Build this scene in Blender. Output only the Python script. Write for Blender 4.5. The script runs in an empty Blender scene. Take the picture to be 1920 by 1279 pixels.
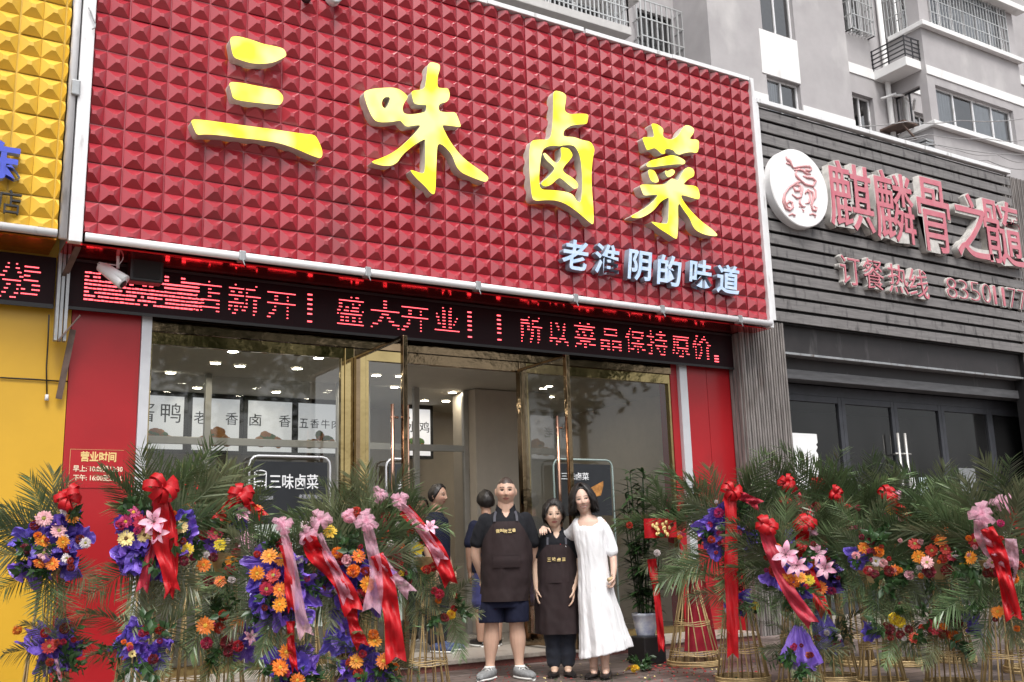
import bpy, bmesh, math, random
import numpy as np
from mathutils import Vector, Matrix, noise

random.seed(7)
PI = math.pi
S = bpy.context.scene
C = bpy.data.collections.new('scene'); S.collection.children.link(C)

# ---------------------------------------------------------------- camera, sky, sun, exposure
EX = np.array([0.8516759, -0.5232995, -0.0283865])      # image right in world axes
EY = np.array([0.0820081, 0.1865758, -0.9790118])       # image down
EZ = np.array([0.5176126, 0.8314728, 0.2018170])        # optical axis
FPX, CX, CY, EYE = 1884.05, 960.0, 639.5, 1.11
cam = bpy.data.cameras.new('camera'); co = bpy.data.objects.new('camera', cam); S.collection.objects.link(co)
m = Matrix(((EX[0], -EY[0], -EZ[0], 0), (EX[1], -EY[1], -EZ[1], 0), (EX[2], -EY[2], -EZ[2], EYE), (0, 0, 0, 1)))
co.matrix_world = m
cam.sensor_width = 36; cam.lens = 36 * FPX / 1920; cam.clip_end = 500; cam.clip_start = .05
S.camera = co

SUN_EL, SUN_AZ = math.radians(58), math.radians(-160)     # azimuth measured from +Y towards +X
w = bpy.data.worlds.new('World'); S.world = w; w.use_nodes = True
nt = w.node_tree; bg = nt.nodes['Background']
sky = nt.nodes.new('ShaderNodeTexSky'); sky.sky_type = 'NISHITA'; sky.sun_disc = False
sky.sun_elevation = SUN_EL; sky.sun_rotation = SUN_AZ; sky.air_density = 1.0; sky.dust_density = 4.0; sky.ozone_density = 1.0
hs = nt.nodes.new('ShaderNodeHueSaturation'); hs.inputs['Saturation'].default_value = 0.22
nt.links.new(sky.outputs[0], hs.inputs['Color']); nt.links.new(hs.outputs[0], bg.inputs['Color'])
bg.inputs['Strength'].default_value = 0.15
sl = bpy.data.lights.new('sun', 'SUN'); sl.energy = 1.5; sl.angle = math.radians(25); sl.color = (1, .97, .92)
so = bpy.data.objects.new('sun', sl); S.collection.objects.link(so)
sd = Vector((math.sin(SUN_AZ) * math.cos(SUN_EL), math.cos(SUN_AZ) * math.cos(SUN_EL), math.sin(SUN_EL)))
so.rotation_euler = sd.to_track_quat('Z', 'Y').to_euler()
S.view_settings.view_transform = 'Standard'; S.view_settings.look = 'None'
S.view_settings.exposure = 0.65; S.view_settings.gamma = 1
S.cycles.max_bounces = 8; S.cycles.transparent_max_bounces = 16; S.cycles.use_denoising = True
S.cycles.sample_clamp_indirect = 6

# ---------------------------------------------------------------- helpers
def ray(px, py):
    return EX * (px - CX) + EY * (py - CY) + EZ * FPX
def atY(px, py, Y):
    d = ray(px, py); p = d * (Y / d[1]); return Vector((p[0], Y, p[2] + EYE))
def atZ(px, py, Z):
    d = ray(px, py); p = d * ((Z - EYE) / d[2]); return Vector((p[0], p[1], Z))
def atX(px, py, X):
    d = ray(px, py); p = d * (X / d[0]); return Vector((X, p[1], p[2] + EYE))
def atD(px, py, depth):
    p = ray(px, py) * (depth / FPX); return Vector((p[0], p[1], p[2] + EYE))

def tag(o, label=None, cat=None, group=None, kind=None):
    if label: o['label'] = label
    if cat: o['category'] = cat
    if group: o['group'] = group
    if kind: o['kind'] = kind
    return o
def empty(name, loc=(0, 0, 0), label=None, cat=None, group=None, rz=0):
    o = bpy.data.objects.new(name, None); C.objects.link(o); o.location = loc; o.rotation_euler = (0, 0, rz)
    o.empty_display_size = .1
    return tag(o, label, cat, group)
def wloc(o):
    v = Vector((0, 0, 0))
    while o is not None:
        v = v + Vector(o.location); o = o.parent
    return v
def link_mesh(name, me, mats, parent=None, world=True):
    o = bpy.data.objects.new(name, me); C.objects.link(o)
    if mats is not None:
        for mm in (mats if isinstance(mats, (list, tuple)) else [mats]):
            me.materials.append(mm)
    if parent is not None:
        o.parent = parent
        if world: o.location = -wloc(parent)
    return o

class MB:
    def __init__(s): s.v = []; s.f = []; s.m = []
    def add(s, vs, fs, mi=0):
        n = len(s.v); s.v += [tuple(v) for v in vs]; s.f += [tuple(i + n for i in f) for f in fs]; s.m += [mi] * len(fs); return s
    def box(s, x0, x1, y0, y1, z0, z1, mi=0):
        vs = [(x, y, z) for x in (x0, x1) for y in (y0, y1) for z in (z0, z1)]
        return s.add(vs, [(0, 1, 3, 2), (4, 6, 7, 5), (0, 4, 5, 1), (2, 3, 7, 6), (0, 2, 6, 4), (1, 5, 7, 3)], mi)
    def bar(s, a, b, wx, wy, mi=0, up=(0, 0, 1)):
        a = Vector(a); b = Vector(b); d = (b - a).normalized(); u = Vector(up)
        if abs(d.dot(u)) > .95: u = Vector((0, 1, 0))
        p = d.cross(u).normalized(); q = p.cross(d).normalized()
        vs = [e + p * sx * wx / 2 + q * sy * wy / 2 for e in (a, b) for sx in (-1, 1) for sy in (-1, 1)]
        return s.add(vs, [(0, 1, 3, 2), (4, 6, 7, 5), (0, 4, 5, 1), (2, 3, 7, 6), (0, 2, 6, 4), (1, 5, 7, 3)], mi)
    def tube(s, path, r, n=8, mi=0, cap=True):
        path = [Vector(p) for p in path]; N = len(path)
        rs = r if isinstance(r, (list, tuple)) else [r] * N
        base = len(s.v); ref = None
        for i, p in enumerate(path):
            t = (path[min(i + 1, N - 1)] - path[max(i - 1, 0)])
            t = t.normalized() if t.length > 1e-9 else Vector((0, 0, 1))
            if ref is None:
                ref = t.orthogonal().normalized()
            ref = (ref - t * ref.dot(t)); ref = ref.normalized() if ref.length > 1e-6 else t.orthogonal().normalized()
            bi = t.cross(ref)
            for k in range(n):
                a = 2 * PI * k / n
                s.v.append(tuple(p + (ref * math.cos(a) + bi * math.sin(a)) * rs[i]))
        for i in range(N - 1):
            for k in range(n):
                k2 = (k + 1) % n
                s.f.append((base + i * n + k, base + i * n + k2, base + (i + 1) * n + k2, base + (i + 1) * n + k)); s.m.append(mi)
        if cap:
            s.f.append(tuple(base + k for k in range(n))[::-1]); s.m.append(mi)
            s.f.append(tuple(base + (N - 1) * n + k for k in range(n))); s.m.append(mi)
        return s
    def lathe(s, prof, c=(0, 0, 0), n=20, mi=0):
        b = len(s.v)
        for r, z in prof:
            for k in range(n):
                a = 2 * PI * k / n; s.v.append((c[0] + r * math.cos(a), c[1] + r * math.sin(a), c[2] + z))
        for i in range(len(prof) - 1):
            for k in range(n):
                k2 = (k + 1) % n
                s.f.append((b + i * n + k, b + i * n + k2, b + (i + 1) * n + k2, b + (i + 1) * n + k)); s.m.append(mi)
        return s
    def ell(s, c, r, n=14, k=10, mi=0, rot=None):
        b = len(s.v); M = rot or Matrix.Identity(3); c = Vector(c)
        for i in range(k + 1):
            t = PI * i / k
            for j in range(n):
                a = 2 * PI * j / n
                p = Vector((r[0] * math.sin(t) * math.cos(a), r[1] * math.sin(t) * math.sin(a), r[2] * math.cos(t)))
                s.v.append(tuple(c + M @ p))
        for i in range(k):
            for j in range(n):
                j2 = (j + 1) % n
                s.f.append((b + i * n + j, b + (i + 1) * n + j, b + (i + 1) * n + j2, b + i * n + j2)); s.m.append(mi)
        return s
    def wall(s, x0, x1, z0, z1, holes, y, rev=0, mi=0, rmi=None):
        """a wall sheet facing -Y with rectangular openings and their reveals (depth rev)"""
        xs = sorted({x0, x1, *[h[0] for h in holes], *[h[1] for h in holes]}); zs = sorted({z0, z1, *[h[2] for h in holes], *[h[3] for h in holes]})
        xs = [x for x in xs if x0 <= x <= x1]; zs = [z for z in zs if z0 <= z <= z1]
        for i in range(len(xs) - 1):
            for j in range(len(zs) - 1):
                cx = (xs[i] + xs[i + 1]) / 2; cz = (zs[j] + zs[j + 1]) / 2
                if any(h[0] < cx < h[1] and h[2] < cz < h[3] for h in holes): continue
                s.add([(xs[i], y, zs[j]), (xs[i + 1], y, zs[j]), (xs[i + 1], y, zs[j + 1]), (xs[i], y, zs[j + 1])], [(0, 1, 2, 3)], mi)
        if rev:
            r = mi if rmi is None else rmi
            for a, b, c, d in holes:
                s.add([(a, y, c), (a, y + rev, c), (a, y + rev, d), (a, y, d)], [(0, 1, 2, 3)], r)
                s.add([(b, y, c), (b, y + rev, c), (b, y + rev, d), (b, y, d)], [(3, 2, 1, 0)], r)
                s.add([(a, y, d), (b, y, d), (b, y + rev, d), (a, y + rev, d)], [(3, 2, 1, 0)], r)
                s.add([(a, y, c), (b, y, c), (b, y + rev, c), (a, y + rev, c)], [(0, 1, 2, 3)], r)
        return s
    def sheet(s, fn, nu, nv, mi=0):
        b = len(s.v)
        for i in range(nu + 1):
            for j in range(nv + 1): s.v.append(tuple(fn(i / nu, j / nv)))
        for i in range(nu):
            for j in range(nv):
                a = b + i * (nv + 1) + j; s.f.append((a, a + nv + 1, a + nv + 2, a + 1)); s.m.append(mi)
        return s
    def mesh(s, name, smooth=False):
        me = bpy.data.meshes.new(name); me.from_pydata(s.v, [], s.f)
        me.polygons.foreach_set('material_index', s.m)
        if smooth: me.polygons.foreach_set('use_smooth', [True] * len(s.f))
        me.update(); return me
    def build(s, name, mats, parent=None, smooth=False, world=True, bevel=0):
        me = s.mesh(name, smooth)
        if bevel:
            bm = bmesh.new(); bm.from_mesh(me); bmesh.ops.remove_doubles(bm, verts=bm.verts, dist=1e-5)
            bmesh.ops.recalc_face_normals(bm, faces=bm.faces)
            bmesh.ops.bevel(bm, geom=[e for e in bm.edges if len(e.link_faces) == 2 and e.calc_face_angle(0) > .5], offset=bevel, segments=2, profile=.5, affect='EDGES')
            bm.to_mesh(me); bm.free()
        return link_mesh(name, me, mats, parent, world)

# ---------------------------------------------------------------- materials
MATS = {}
def mat(name, col, rough=.5, metal=0., var=.12, nscale=6., bump=0., bscale=60., spec=.5, trans=0., emit=None, estr=0., coat=0., col2=None, detail=4, sheen=0., dirt=None, coord='Object', stretch=None):
    if name in MATS: return MATS[name]
    m = bpy.data.materials.new(name); m.use_nodes = True; t = m.node_tree; N = t.nodes; L = t.links
    b = N['Principled BSDF']; b.inputs['Roughness'].default_value = rough; b.inputs['Metallic'].default_value = metal
    b.inputs['Specular IOR Level'].default_value = spec; b.inputs['Coat Weight'].default_value = coat
    b.inputs['Sheen Weight'].default_value = sheen
    tc = N.new('ShaderNodeTexCoord'); src = tc.outputs[coord]
    if stretch:
        mp = N.new('ShaderNodeMapping'); mp.inputs['Scale'].default_value = stretch; L.new(src, mp.inputs[0]); src = mp.outputs[0]
    c4 = (*col, 1)
    if var or col2:
        nz = N.new('ShaderNodeTexNoise'); nz.inputs['Scale'].default_value = nscale; nz.inputs['Detail'].default_value = detail; nz.inputs['Roughness'].default_value = .6
        L.new(src, nz.inputs['Vector'])
        rp = N.new('ShaderNodeValToRGB'); rp.color_ramp.elements[0].position = .3; rp.color_ramp.elements[1].position = .7
        lo = col2 if col2 else [c * (1 - var) for c in col]; hi = [min(1, c * (1 + var * .6)) for c in col]
        rp.color_ramp.elements[0].color = (*lo, 1); rp.color_ramp.elements[1].color = (*hi, 1)
        L.new(nz.outputs['Fac'], rp.inputs[0]); out = rp.outputs[0]
        rr = N.new('ShaderNodeMapRange'); rr.inputs['To Min'].default_value = max(0, rough - .08); rr.inputs['To Max'].default_value = min(1, rough + .1)
        L.new(nz.outputs['Fac'], rr.inputs[0]); L.new(rr.outputs[0], b.inputs['Roughness'])
        if dirt:
            n2 = N.new('ShaderNodeTexNoise'); n2.inputs['Scale'].default_value = dirt[1]; n2.inputs['Detail'].default_value = 6
            mp2 = N.new('ShaderNodeMapping'); mp2.inputs['Scale'].default_value = dirt[3] if len(dirt) > 3 else (1, 1, .25)
            L.new(tc.outputs['Object'], mp2.inputs[0]); L.new(mp2.outputs[0], n2.inputs['Vector'])
            r2 = N.new('ShaderNodeValToRGB'); r2.color_ramp.elements[0].position = dirt[2]; r2.color_ramp.elements[1].position = dirt[2] + .16
            L.new(n2.outputs['Fac'], r2.inputs[0])
            mx = N.new('ShaderNodeMixRGB'); L.new(r2.outputs[0], mx.inputs[0]); L.new(out, mx.inputs[1]); mx.inputs[2].default_value = (*dirt[0], 1); out = mx.outputs[0]
        L.new(out, b.inputs['Base Color'])
    else:
        b.inputs['Base Color'].default_value = c4
    if bump:
        nb = N.new('ShaderNodeTexNoise'); nb.inputs['Scale'].default_value = bscale; nb.inputs['Detail'].default_value = 3; L.new(src, nb.inputs['Vector'])
        bp = N.new('ShaderNodeBump'); bp.inputs['Strength'].default_value = bump; bp.inputs['Distance'].default_value = .01
        L.new(nb.outputs['Fac'], bp.inputs['Height']); L.new(bp.outputs[0], b.inputs['Normal'])
    if emit:
        b.inputs['Emission Color'].default_value = (*emit, 1); b.inputs['Emission Strength'].default_value = estr
    if trans:
        tr = N.new('ShaderNodeBsdfTranslucent'); mx = N.new('ShaderNodeMixShader'); mx.inputs[0].default_value = trans
        if var or col2: L.new(out, tr.inputs['Color'])
        else: tr.inputs['Color'].default_value = c4
        L.new(b.outputs[0], mx.inputs[1]); L.new(tr.outputs[0], mx.inputs[2]); L.new(mx.outputs[0], N['Material Output'].inputs['Surface'])
    MATS[name] = m; return m

def glass_mat(name, tint=(.9, .93, .92), refl=1.45, rough=0.0, dirt=0.):
    m = bpy.data.materials.new(name); m.use_nodes = True; t = m.node_tree; N = t.nodes; L = t.links
    N.remove(N['Principled BSDF'])
    tr = N.new('ShaderNodeBsdfTransparent'); tr.inputs[0].default_value = (*tint, 1)
    gl = N.new('ShaderNodeBsdfGlossy'); gl.inputs['Roughness'].default_value = rough; gl.inputs['Color'].default_value = (1, 1, 1, 1)
    fr = N.new('ShaderNodeFresnel'); fr.inputs['IOR'].default_value = refl
    mx = N.new('ShaderNodeMixShader'); L.new(fr.outputs[0], mx.inputs[0]); L.new(tr.outputs[0], mx.inputs[1]); L.new(gl.outputs[0], mx.inputs[2])
    out = mx.outputs[0]
    if dirt:
        df = N.new('ShaderNodeBsdfDiffuse'); df.inputs[0].default_value = (.5, .5, .52, 1)
        nz = N.new('ShaderNodeTexNoise'); nz.inputs['Scale'].default_value = 3; nz.inputs['Detail'].default_value = 5
        ml = N.new('ShaderNodeMath'); ml.operation = 'MULTIPLY'; ml.inputs[1].default_value = dirt; L.new(nz.outputs['Fac'], ml.inputs[0])
        m2 = N.new('ShaderNodeMixShader'); L.new(ml.outputs[0], m2.inputs[0]); L.new(out, m2.inputs[1]); L.new(df.outputs[0], m2.inputs[2]); out = m2.outputs[0]
    L.new(out, N['Material Output'].inputs['Surface']); return m
def emat(name, col, strength, col2=None, scale=2., base=(.5, .4, .02)):
    m = bpy.data.materials.new(name); m.use_nodes = True; t = m.node_tree; N = t.nodes; L = t.links
    b = N['Principled BSDF']; b.inputs['Base Color'].default_value = (*base, 1); b.inputs['Roughness'].default_value = .3
    b.inputs['Emission Color'].default_value = (*col, 1); b.inputs['Emission Strength'].default_value = strength
    if col2:
        nz = N.new('ShaderNodeTexNoise'); nz.inputs['Scale'].default_value = scale; nz.inputs['Detail'].default_value = 1.5
        tc = N.new('ShaderNodeTexCoord'); L.new(tc.outputs['Object'], nz.inputs['Vector'])
        rp = N.new('ShaderNodeValToRGB'); rp.color_ramp.elements[0].position = .38; rp.color_ramp.elements[1].position = .62
        rp.color_ramp.elements[0].color = (*col, 1); rp.color_ramp.elements[1].color = (*col2, 1)
        L.new(nz.outputs['Fac'], rp.inputs[0]); L.new(rp.outputs[0], b.inputs['Emission Color'])
    return m

# ---------------------------------------------------------------- lettering
_dg = lambda: bpy.context.evaluated_depsgraph_get()
def _eval(cu):
    o = bpy.data.objects.new('tmp', cu); C.objects.link(o); bpy.context.view_layer.update()
    me = bpy.data.meshes.new_from_object(o.evaluated_get(_dg())); bpy.data.objects.remove(o); bpy.data.curves.remove(cu)
    return me
def glyph_mesh(ch, extrude=0., offset=0., bevel=0.):
    cu = bpy.data.curves.new('t', 'FONT'); cu.body = ch; cu.size = 1; cu.extrude = extrude; cu.offset = offset; cu.resolution_u = 3
    cu.bevel_depth = bevel
    return _eval(cu)
def poly_mesh(polys, extrude):
    cu = bpy.data.curves.new('t', 'CURVE'); cu.dimensions = '2D'; cu.fill_mode = 'BOTH'; cu.extrude = extrude
    for pl in polys:
        sp = cu.splines.new('POLY'); sp.points.add(len(pl) - 1); sp.use_cyclic_u = True
        for i, (x, y) in enumerate(pl): sp.points[i].co = (x, y, 0, 1)
    return _eval(cu)
def chaikin(pl, n=1, q=.2):
    for _ in range(n):
        out = []
        for i in range(len(pl)):
            a = pl[i]; b = pl[(i + 1) % len(pl)]
            out += [(a[0] + (b[0] - a[0]) * q, a[1] + (b[1] - a[1]) * q), (a[0] + (b[0] - a[0]) * (1 - q), a[1] + (b[1] - a[1]) * (1 - q))]
        pl = out
    return pl
def to_plane(me, fn):
    n = len(me.vertices); a = np.empty(n * 3); me.vertices.foreach_get('co', a); a = a.reshape(-1, 3)
    a = np.array([fn(*p) for p in a]) if n else a
    me.vertices.foreach_set('co', a.ravel()); me.update()
def side_mats(me):
    """slot 0 = face, slot 1 = sides"""
    me.update()
    for p in me.polygons: p.material_index = 0 if abs(p.normal.y) > .75 else 1
def glyph_on(ch, x0, x1, z0, z1, Y, depth, offset=0., name='character', mats=None, parent=None, shear=0., fit=True):
    """one character on a wall facing -Y, fitted to the box, standing proud by depth"""
    me = glyph_mesh(ch, .5, offset)
    n = len(me.vertices); a = np.empty(n * 3); me.vertices.foreach_get('co', a); a = a.reshape(-1, 3)
    lo = a.min(0); hi = a.max(0); sp = np.maximum(hi - lo, 1e-6)
    if not fit: lo = np.array([0, -.12, -.5]); sp = np.array([1., 1.0, 1.])
    u = (a[:, 0] - lo[0]) / sp[0]; v = (a[:, 1] - lo[1]) / sp[1]; wv = a[:, 2] + .5
    b = np.stack([x0 + (x1 - x0) * u + shear * (v - .5), Y - depth * wv, z0 + (z1 - z0) * v], 1)
    me.vertices.foreach_set('co', b.ravel())
    # mapping (x,y,z)->(x,-z,y) is a rotation, so normals stay outward
    side_mats(me)
    return link_mesh(name, me, mats, parent)
def raster(ch, cols, rows, offset=0.0):
    me = glyph_mesh(ch, 0, offset); me.calc_loop_triangles()
    vs = np.array([v.co[:2] for v in me.vertices]); tr = [t.vertices[:] for t in me.loop_triangles]
    lo = np.array([0.02, -.12]); sp = np.array([.96, 1.0]); k = 5
    gx, gy = np.meshgrid((np.arange(cols * k) + .5) / (cols * k), (np.arange(rows * k) + .5) / (rows * k)); gx = gx * sp[0] + lo[0]; gy = gy * sp[1] + lo[1]
    ins = np.zeros(gx.shape, bool)
    for t in tr:
        a, b, c = vs[list(t)]
        d = (b[1] - c[1]) * (a[0] - c[0]) + (c[0] - b[0]) * (a[1] - c[1])
        if abs(d) < 1e-12: continue
        l1 = ((b[1] - c[1]) * (gx - c[0]) + (c[0] - b[0]) * (gy - c[1])) / d; l2 = ((c[1] - a[1]) * (gx - c[0]) + (a[0] - c[0]) * (gy - c[1])) / d
        ins |= (l1 >= 0) & (l2 >= 0) & (l1 + l2 <= 1)
    bpy.data.meshes.remove(me)
    return ins.reshape(rows, k, cols, k).mean((1, 3))       # row 0 = bottom
# ---------------------------------------------------------------- shared materials
RED_TILE = mat('red_sign_tile', (.37, .016, .03), .3, var=.1, nscale=3, spec=.7, coat=.55, dirt=((.26, .02, .03), 1.3, .6, (1, 1, .5)))
YEL_TILE = mat('yellow_sign_tile', (.74, .45, .045), .38, var=.1, nscale=3, spec=.5)
WHITE_METAL = mat('white_painted_metal', (.74, .74, .75), .35, var=.08, nscale=4, dirt=((.3, .29, .28), 9, .6))
GREY_METAL = mat('grey_steel', (.36, .37, .38), .4, .5, var=.2, nscale=8, dirt=((.16, .13, .11), 12, .58))
RUST = mat('rusty_steel', (.16, .11, .09), .6, .3, var=.35, nscale=14)
RED_PANEL = mat('red_wall_panel', (.36, .008, .013), .36, var=.14, nscale=1.5, bump=.03, bscale=3, dirt=((.27, .012, .015), 3, .6, (1, 1, .25)))
YEL_PANEL = mat('yellow_wall_panel', (.62, .355, .022), .42, var=.08, nscale=1.5, dirt=((.45, .24, .03), 2, .62))
STRIP = mat('pale_aluminium', (.62, .63, .66), .35, .3, var=.06)
BLACK_BOX = mat('black_plastic', (.014, .013, .014), .45, var=.2)
LED_FACE = mat('led_black_face', (.016, .004, .006), .5, var=.2, nscale=40, spec=.15)
LED_RED = emat('led_red_dots', (1, .09, .11), 2.4, base=(.2, .01, .01))
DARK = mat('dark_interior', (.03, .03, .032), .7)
SOFFIT = mat('red_gloss_soffit', (.95, .035, .045), .13, .95, var=.15, nscale=5, spec=.8, bump=.05, bscale=14)
SOFFIT_Y = mat('orange_gloss_soffit', (.75, .28, .03), .2, .75, var=.15, nscale=5, spec=.7, bump=.05, bscale=14)
LIT_YELLOW = emat('lit_yellow_acrylic', (1.0, .90, .01), .70, (1.0, .98, .42), 3.2)
LETTER_SIDE = mat('letter_return_white', (.62, .6, .52), .45, var=.2, nscale=10)
BLUE_FACE = mat('pale_blue_acrylic', (.34, .50, .76), .3, var=.25, nscale=14, col2=(.62, .72, .84))
BLUE_SIDE = mat('grey_blue_return', (.24, .27, .34), .5)
DEEP_BLUE = mat('deep_blue_acrylic', (.06, .09, .55), .35, var=.15)
GOLD = mat('gold_mirror_steel', (.34, .26, .12), .07, 1., var=.14, nscale=3, bump=.6, bscale=4)
BRONZE = mat('bronze_mirror_steel', (.21, .15, .09), .1, 1., var=.2, nscale=4, bump=.35, bscale=8)
COPPER = mat('copper_tube', (.55, .33, .24), .16, 1., var=.1)
GLASS = glass_mat('shop_glass', (.74, .77, .75), 1.75, .03)
GLASS_DOOR = glass_mat('door_glass', (.88, .90, .89), 1.16)
GLASS_DARK = glass_mat('dusty_glass', (.45, .47, .5), 1.45, .06, .06)
PLASTER = mat('beige_plaster', (.56, .50, .43), .8, var=.06)
CEIL = mat('ceiling_panel', (.55, .52, .46), .75, var=.05)
ALU = mat('brushed_aluminium', (.46, .45, .43), .4, .5, var=.1)
DOWN = emat('downlight_lens', (1, .90, .72), 75, base=(.8, .8, .8))

def tile_panel(mb, x0, x1, z0, z1, Y, ox, oz, p=.175, h=.040, top=.2, g=.003, jit=True):
    """embossed panel of truncated pyramids facing -Y with thin seams"""
    mb.add([(x0, Y + .018, z0), (x1, Y + .018, z0), (x1, Y + .018, z1), (x0, Y + .018, z1)], [(0, 1, 2, 3)])
    rnd = random.Random(3); tilt = {}
    i0 = math.floor((x0 - ox) / p); i1 = math.ceil((x1 - ox) / p); j0 = math.floor((z0 - oz) / p); j1 = math.ceil((z1 - oz) / p)
    cx = lambda v: min(max(v, x0), x1); cz = lambda v: min(max(v, z0), z1)
    for i in range(i0, i1):
        for j in range(j0, j1):
            a, b, c, d = ox + i * p, ox + (i + 1) * p, oz + j * p, oz + (j + 1) * p
            ga = g * (2.2 if i % 2 == 0 else .5); gc = g * (2.2 if j % 2 == 0 else .5); gb = g * (2.2 if (i + 1) % 2 == 0 else .5); gd = g * (2.2 if (j + 1) % 2 == 0 else .5)
            a += ga; b -= gb; c += gc; d -= gd
            if b <= x0 or a >= x1 or d <= z0 or c >= z1: continue
            mx, mz = (a + b) / 2, (c + d) / 2; t = p * top / 2
            dx, dz = (rnd.uniform(-.004, .004), rnd.uniform(-.004, .004)) if jit else (0, 0)
            hh = h * rnd.uniform(.9, 1.05)
            vs = [(cx(a), Y + .008, cz(c)), (cx(b), Y + .008, cz(c)), (cx(b), Y + .008, cz(d)), (cx(a), Y + .008, cz(d)),
                  (cx(mx - t + dx), Y - hh, cz(mz - t + dz)), (cx(mx + t + dx), Y - hh, cz(mz - t + dz)), (cx(mx + t + dx), Y - hh, cz(mz + t + dz)), (cx(mx - t + dx), Y - hh, cz(mz + t + dz))]
            pk = (i // 2, j // 2)
            if pk not in tilt: tilt[pk] = (rnd.gauss(0, .016), rnd.gauss(0, .016), rnd.uniform(-.003, .003))
            tx, tz, t0 = tilt[pk]; xc = ox + (pk[0] * 2 + 1) * p; zc = oz + (pk[1] * 2 + 1) * p
            vs = [(v[0], v[1] + tx * (v[0] - xc) + tz * (v[2] - zc) + t0, v[2]) for v in vs]
            mb.add(vs, [(0, 1, 5, 4), (1, 2, 6, 5), (2, 3, 7, 6), (3, 0, 4, 7), (4, 5, 6, 7)])

# ---------------------------------------------------------------- ground
PAVE = bpy.data.materials.new('paving'); PAVE.use_nodes = True
def _pave():
    t = PAVE.node_tree; N = t.nodes; L = t.links; b = N['Principled BSDF']
    tc = N.new('ShaderNodeTexCoord'); br = N.new('ShaderNodeTexBrick'); br.inputs['Scale'].default_value = 1; br.inputs['Brick Width'].default_value = .3; br.inputs['Row Height'].default_value = .15
    br.inputs['Mortar Size'].default_value = .008; br.inputs['Color1'].default_value = (.15, .115, .10, 1); br.inputs['Color2'].default_value = (.20, .165, .15, 1); br.inputs['Mortar'].default_value = (.06, .05, .045, 1)
    L.new(tc.outputs['Object'], br.inputs['Vector'])
    nz = N.new('ShaderNodeTexNoise'); nz.inputs['Scale'].default_value = 1.7; nz.inputs['Detail'].default_value = 8; L.new(tc.outputs['Object'], nz.inputs['Vector'])
    rp = N.new('ShaderNodeValToRGB'); rp.color_ramp.elements[0].position = .35; rp.color_ramp.elements[0].color = (.45, .42, .4, 1); rp.color_ramp.elements[1].position = .68; rp.color_ramp.elements[1].color = (1.15, 1.1, 1.12, 1)
    L.new(nz.outputs['Fac'], rp.inputs[0])
    mx = N.new('ShaderNodeMixRGB'); mx.blend_type = 'MULTIPLY'; mx.inputs[0].default_value = 1; L.new(br.outputs['Color'], mx.inputs[1]); L.new(rp.outputs[0], mx.inputs[2]); L.new(mx.outputs[0], b.inputs['Base Color'])
    rr = N.new('ShaderNodeMapRange'); rr.inputs['To Min'].default_value = .22; rr.inputs['To Max'].default_value = .8; L.new(nz.outputs['Fac'], rr.inputs[0]); L.new(rr.outputs[0], b.inputs['Roughness'])
    bp = N.new('ShaderNodeBump'); bp.inputs['Strength'].default_value = .5; bp.inputs['Distance'].default_value = .008; L.new(br.outputs['Fac'], bp.inputs['Height']); bp.invert = True; L.new(bp.outputs[0], b.inputs['Normal'])
_pave()
g = MB(); g.add([(-150, -150, 0), (150, -150, 0), (150, 150, 0), (-150, 150, 0)], [(0, 1, 2, 3)])
tag(g.build('pavement', PAVE), kind='structure')
STONE = mat('step_granite', (.34, .30, .26), .45, var=.2, nscale=30, dirt=((.2, .15, .12), 4, .55))
STEP_EDGE = mat('step_red_granite', (.16, .055, .045), .4, var=.3, nscale=40)
g = MB(); g.box(1.9, 8.6, 8.66, 9.6, .06, .1); g.box(1.9, 8.6, 8.68, 9.6, 0, .06, 1)
tag(g.build('entrance_step', [STONE, STEP_EDGE], bevel=.004), kind='structure')

# ---------------------------------------------------------------- the shop
shop = empty('shop_building', (5.1, 9.3, 0), 'red fronted food shop with glass windows and open gold framed doors', 'shop')
for nm, x0, x1 in (('left', 1.25, 1.83), ('right', 8.27, 9.0)):
    pb = MB()
    if nm == 'left': pb.box(x0, x1, 9.25, 9.55, 0, 3.3)
    else: pb.box(x0, 8.60, 9.25, 9.55, 0, 3.3); pb.box(8.606, x1, 9.252, 9.55, 0, 3.3)
    pb.build('pillar', RED_PANEL, shop, bevel=.004)
MB().box(1.832, 1.92, 9.225, 9.5, 0, 3.3).build('trim_strip', STRIP, shop, bevel=.004)
MB().box(8.145, 8.262, 9.225, 9.5, 0, 3.3).build('trim_strip', STRIP, shop, bevel=.004)
MB().box(8.04, 8.143, 9.28, 9.5, 0, 3.3).build('door_jamb', RED_PANEL, shop)
MB().box(1.925, 8.038, 9.262, 9.5, 3.135, 3.3).build('lintel', BRONZE, shop)
# rooms behind the glass
b = MB(); b.add([(1.3, 9.5, 3.12), (9, 9.5, 3.12), (9, 13.4, 3.12), (1.3, 13.4, 3.12)], [(3, 2, 1, 0)]); b.build('ceiling', CEIL, shop)
b = MB(); b.box(1.3, 9, 13.2, 13.4, .1, 3.12); b.box(1.2, 1.3, 9.56, 13.2, .1, 3.12); b.box(9.0, 9.1, 9.56, 13.2, .1, 3.12); b.build('inner_wall', PLASTER, shop)
FLOOR_T = mat('floor_tile', (.33, .30, .26), .25, var=.1, nscale=2)
b = MB(); b.box(1.3, 9, 9.6, 13.2, .05, .1); b.build('inner_floor', FLOOR_T, shop)
b = MB(); b.box(1.2, 9.1, 13.4, 13.6, 0, 6.6); b.box(1.2, 9.1, 9.4, 13.4, 6.4, 6.6); b.box(1.2, 1.3, 9.56, 13.4, 3.14, 6.4); b.box(9.0, 9.1, 9.56, 13.4, 3.14, 6.4); b.box(1.3, 9, 9.4, 9.5, 3.31, 6.4); b.build('upper_wall', mat('grey_render', (.4, .39, .38), .85), shop)
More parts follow.
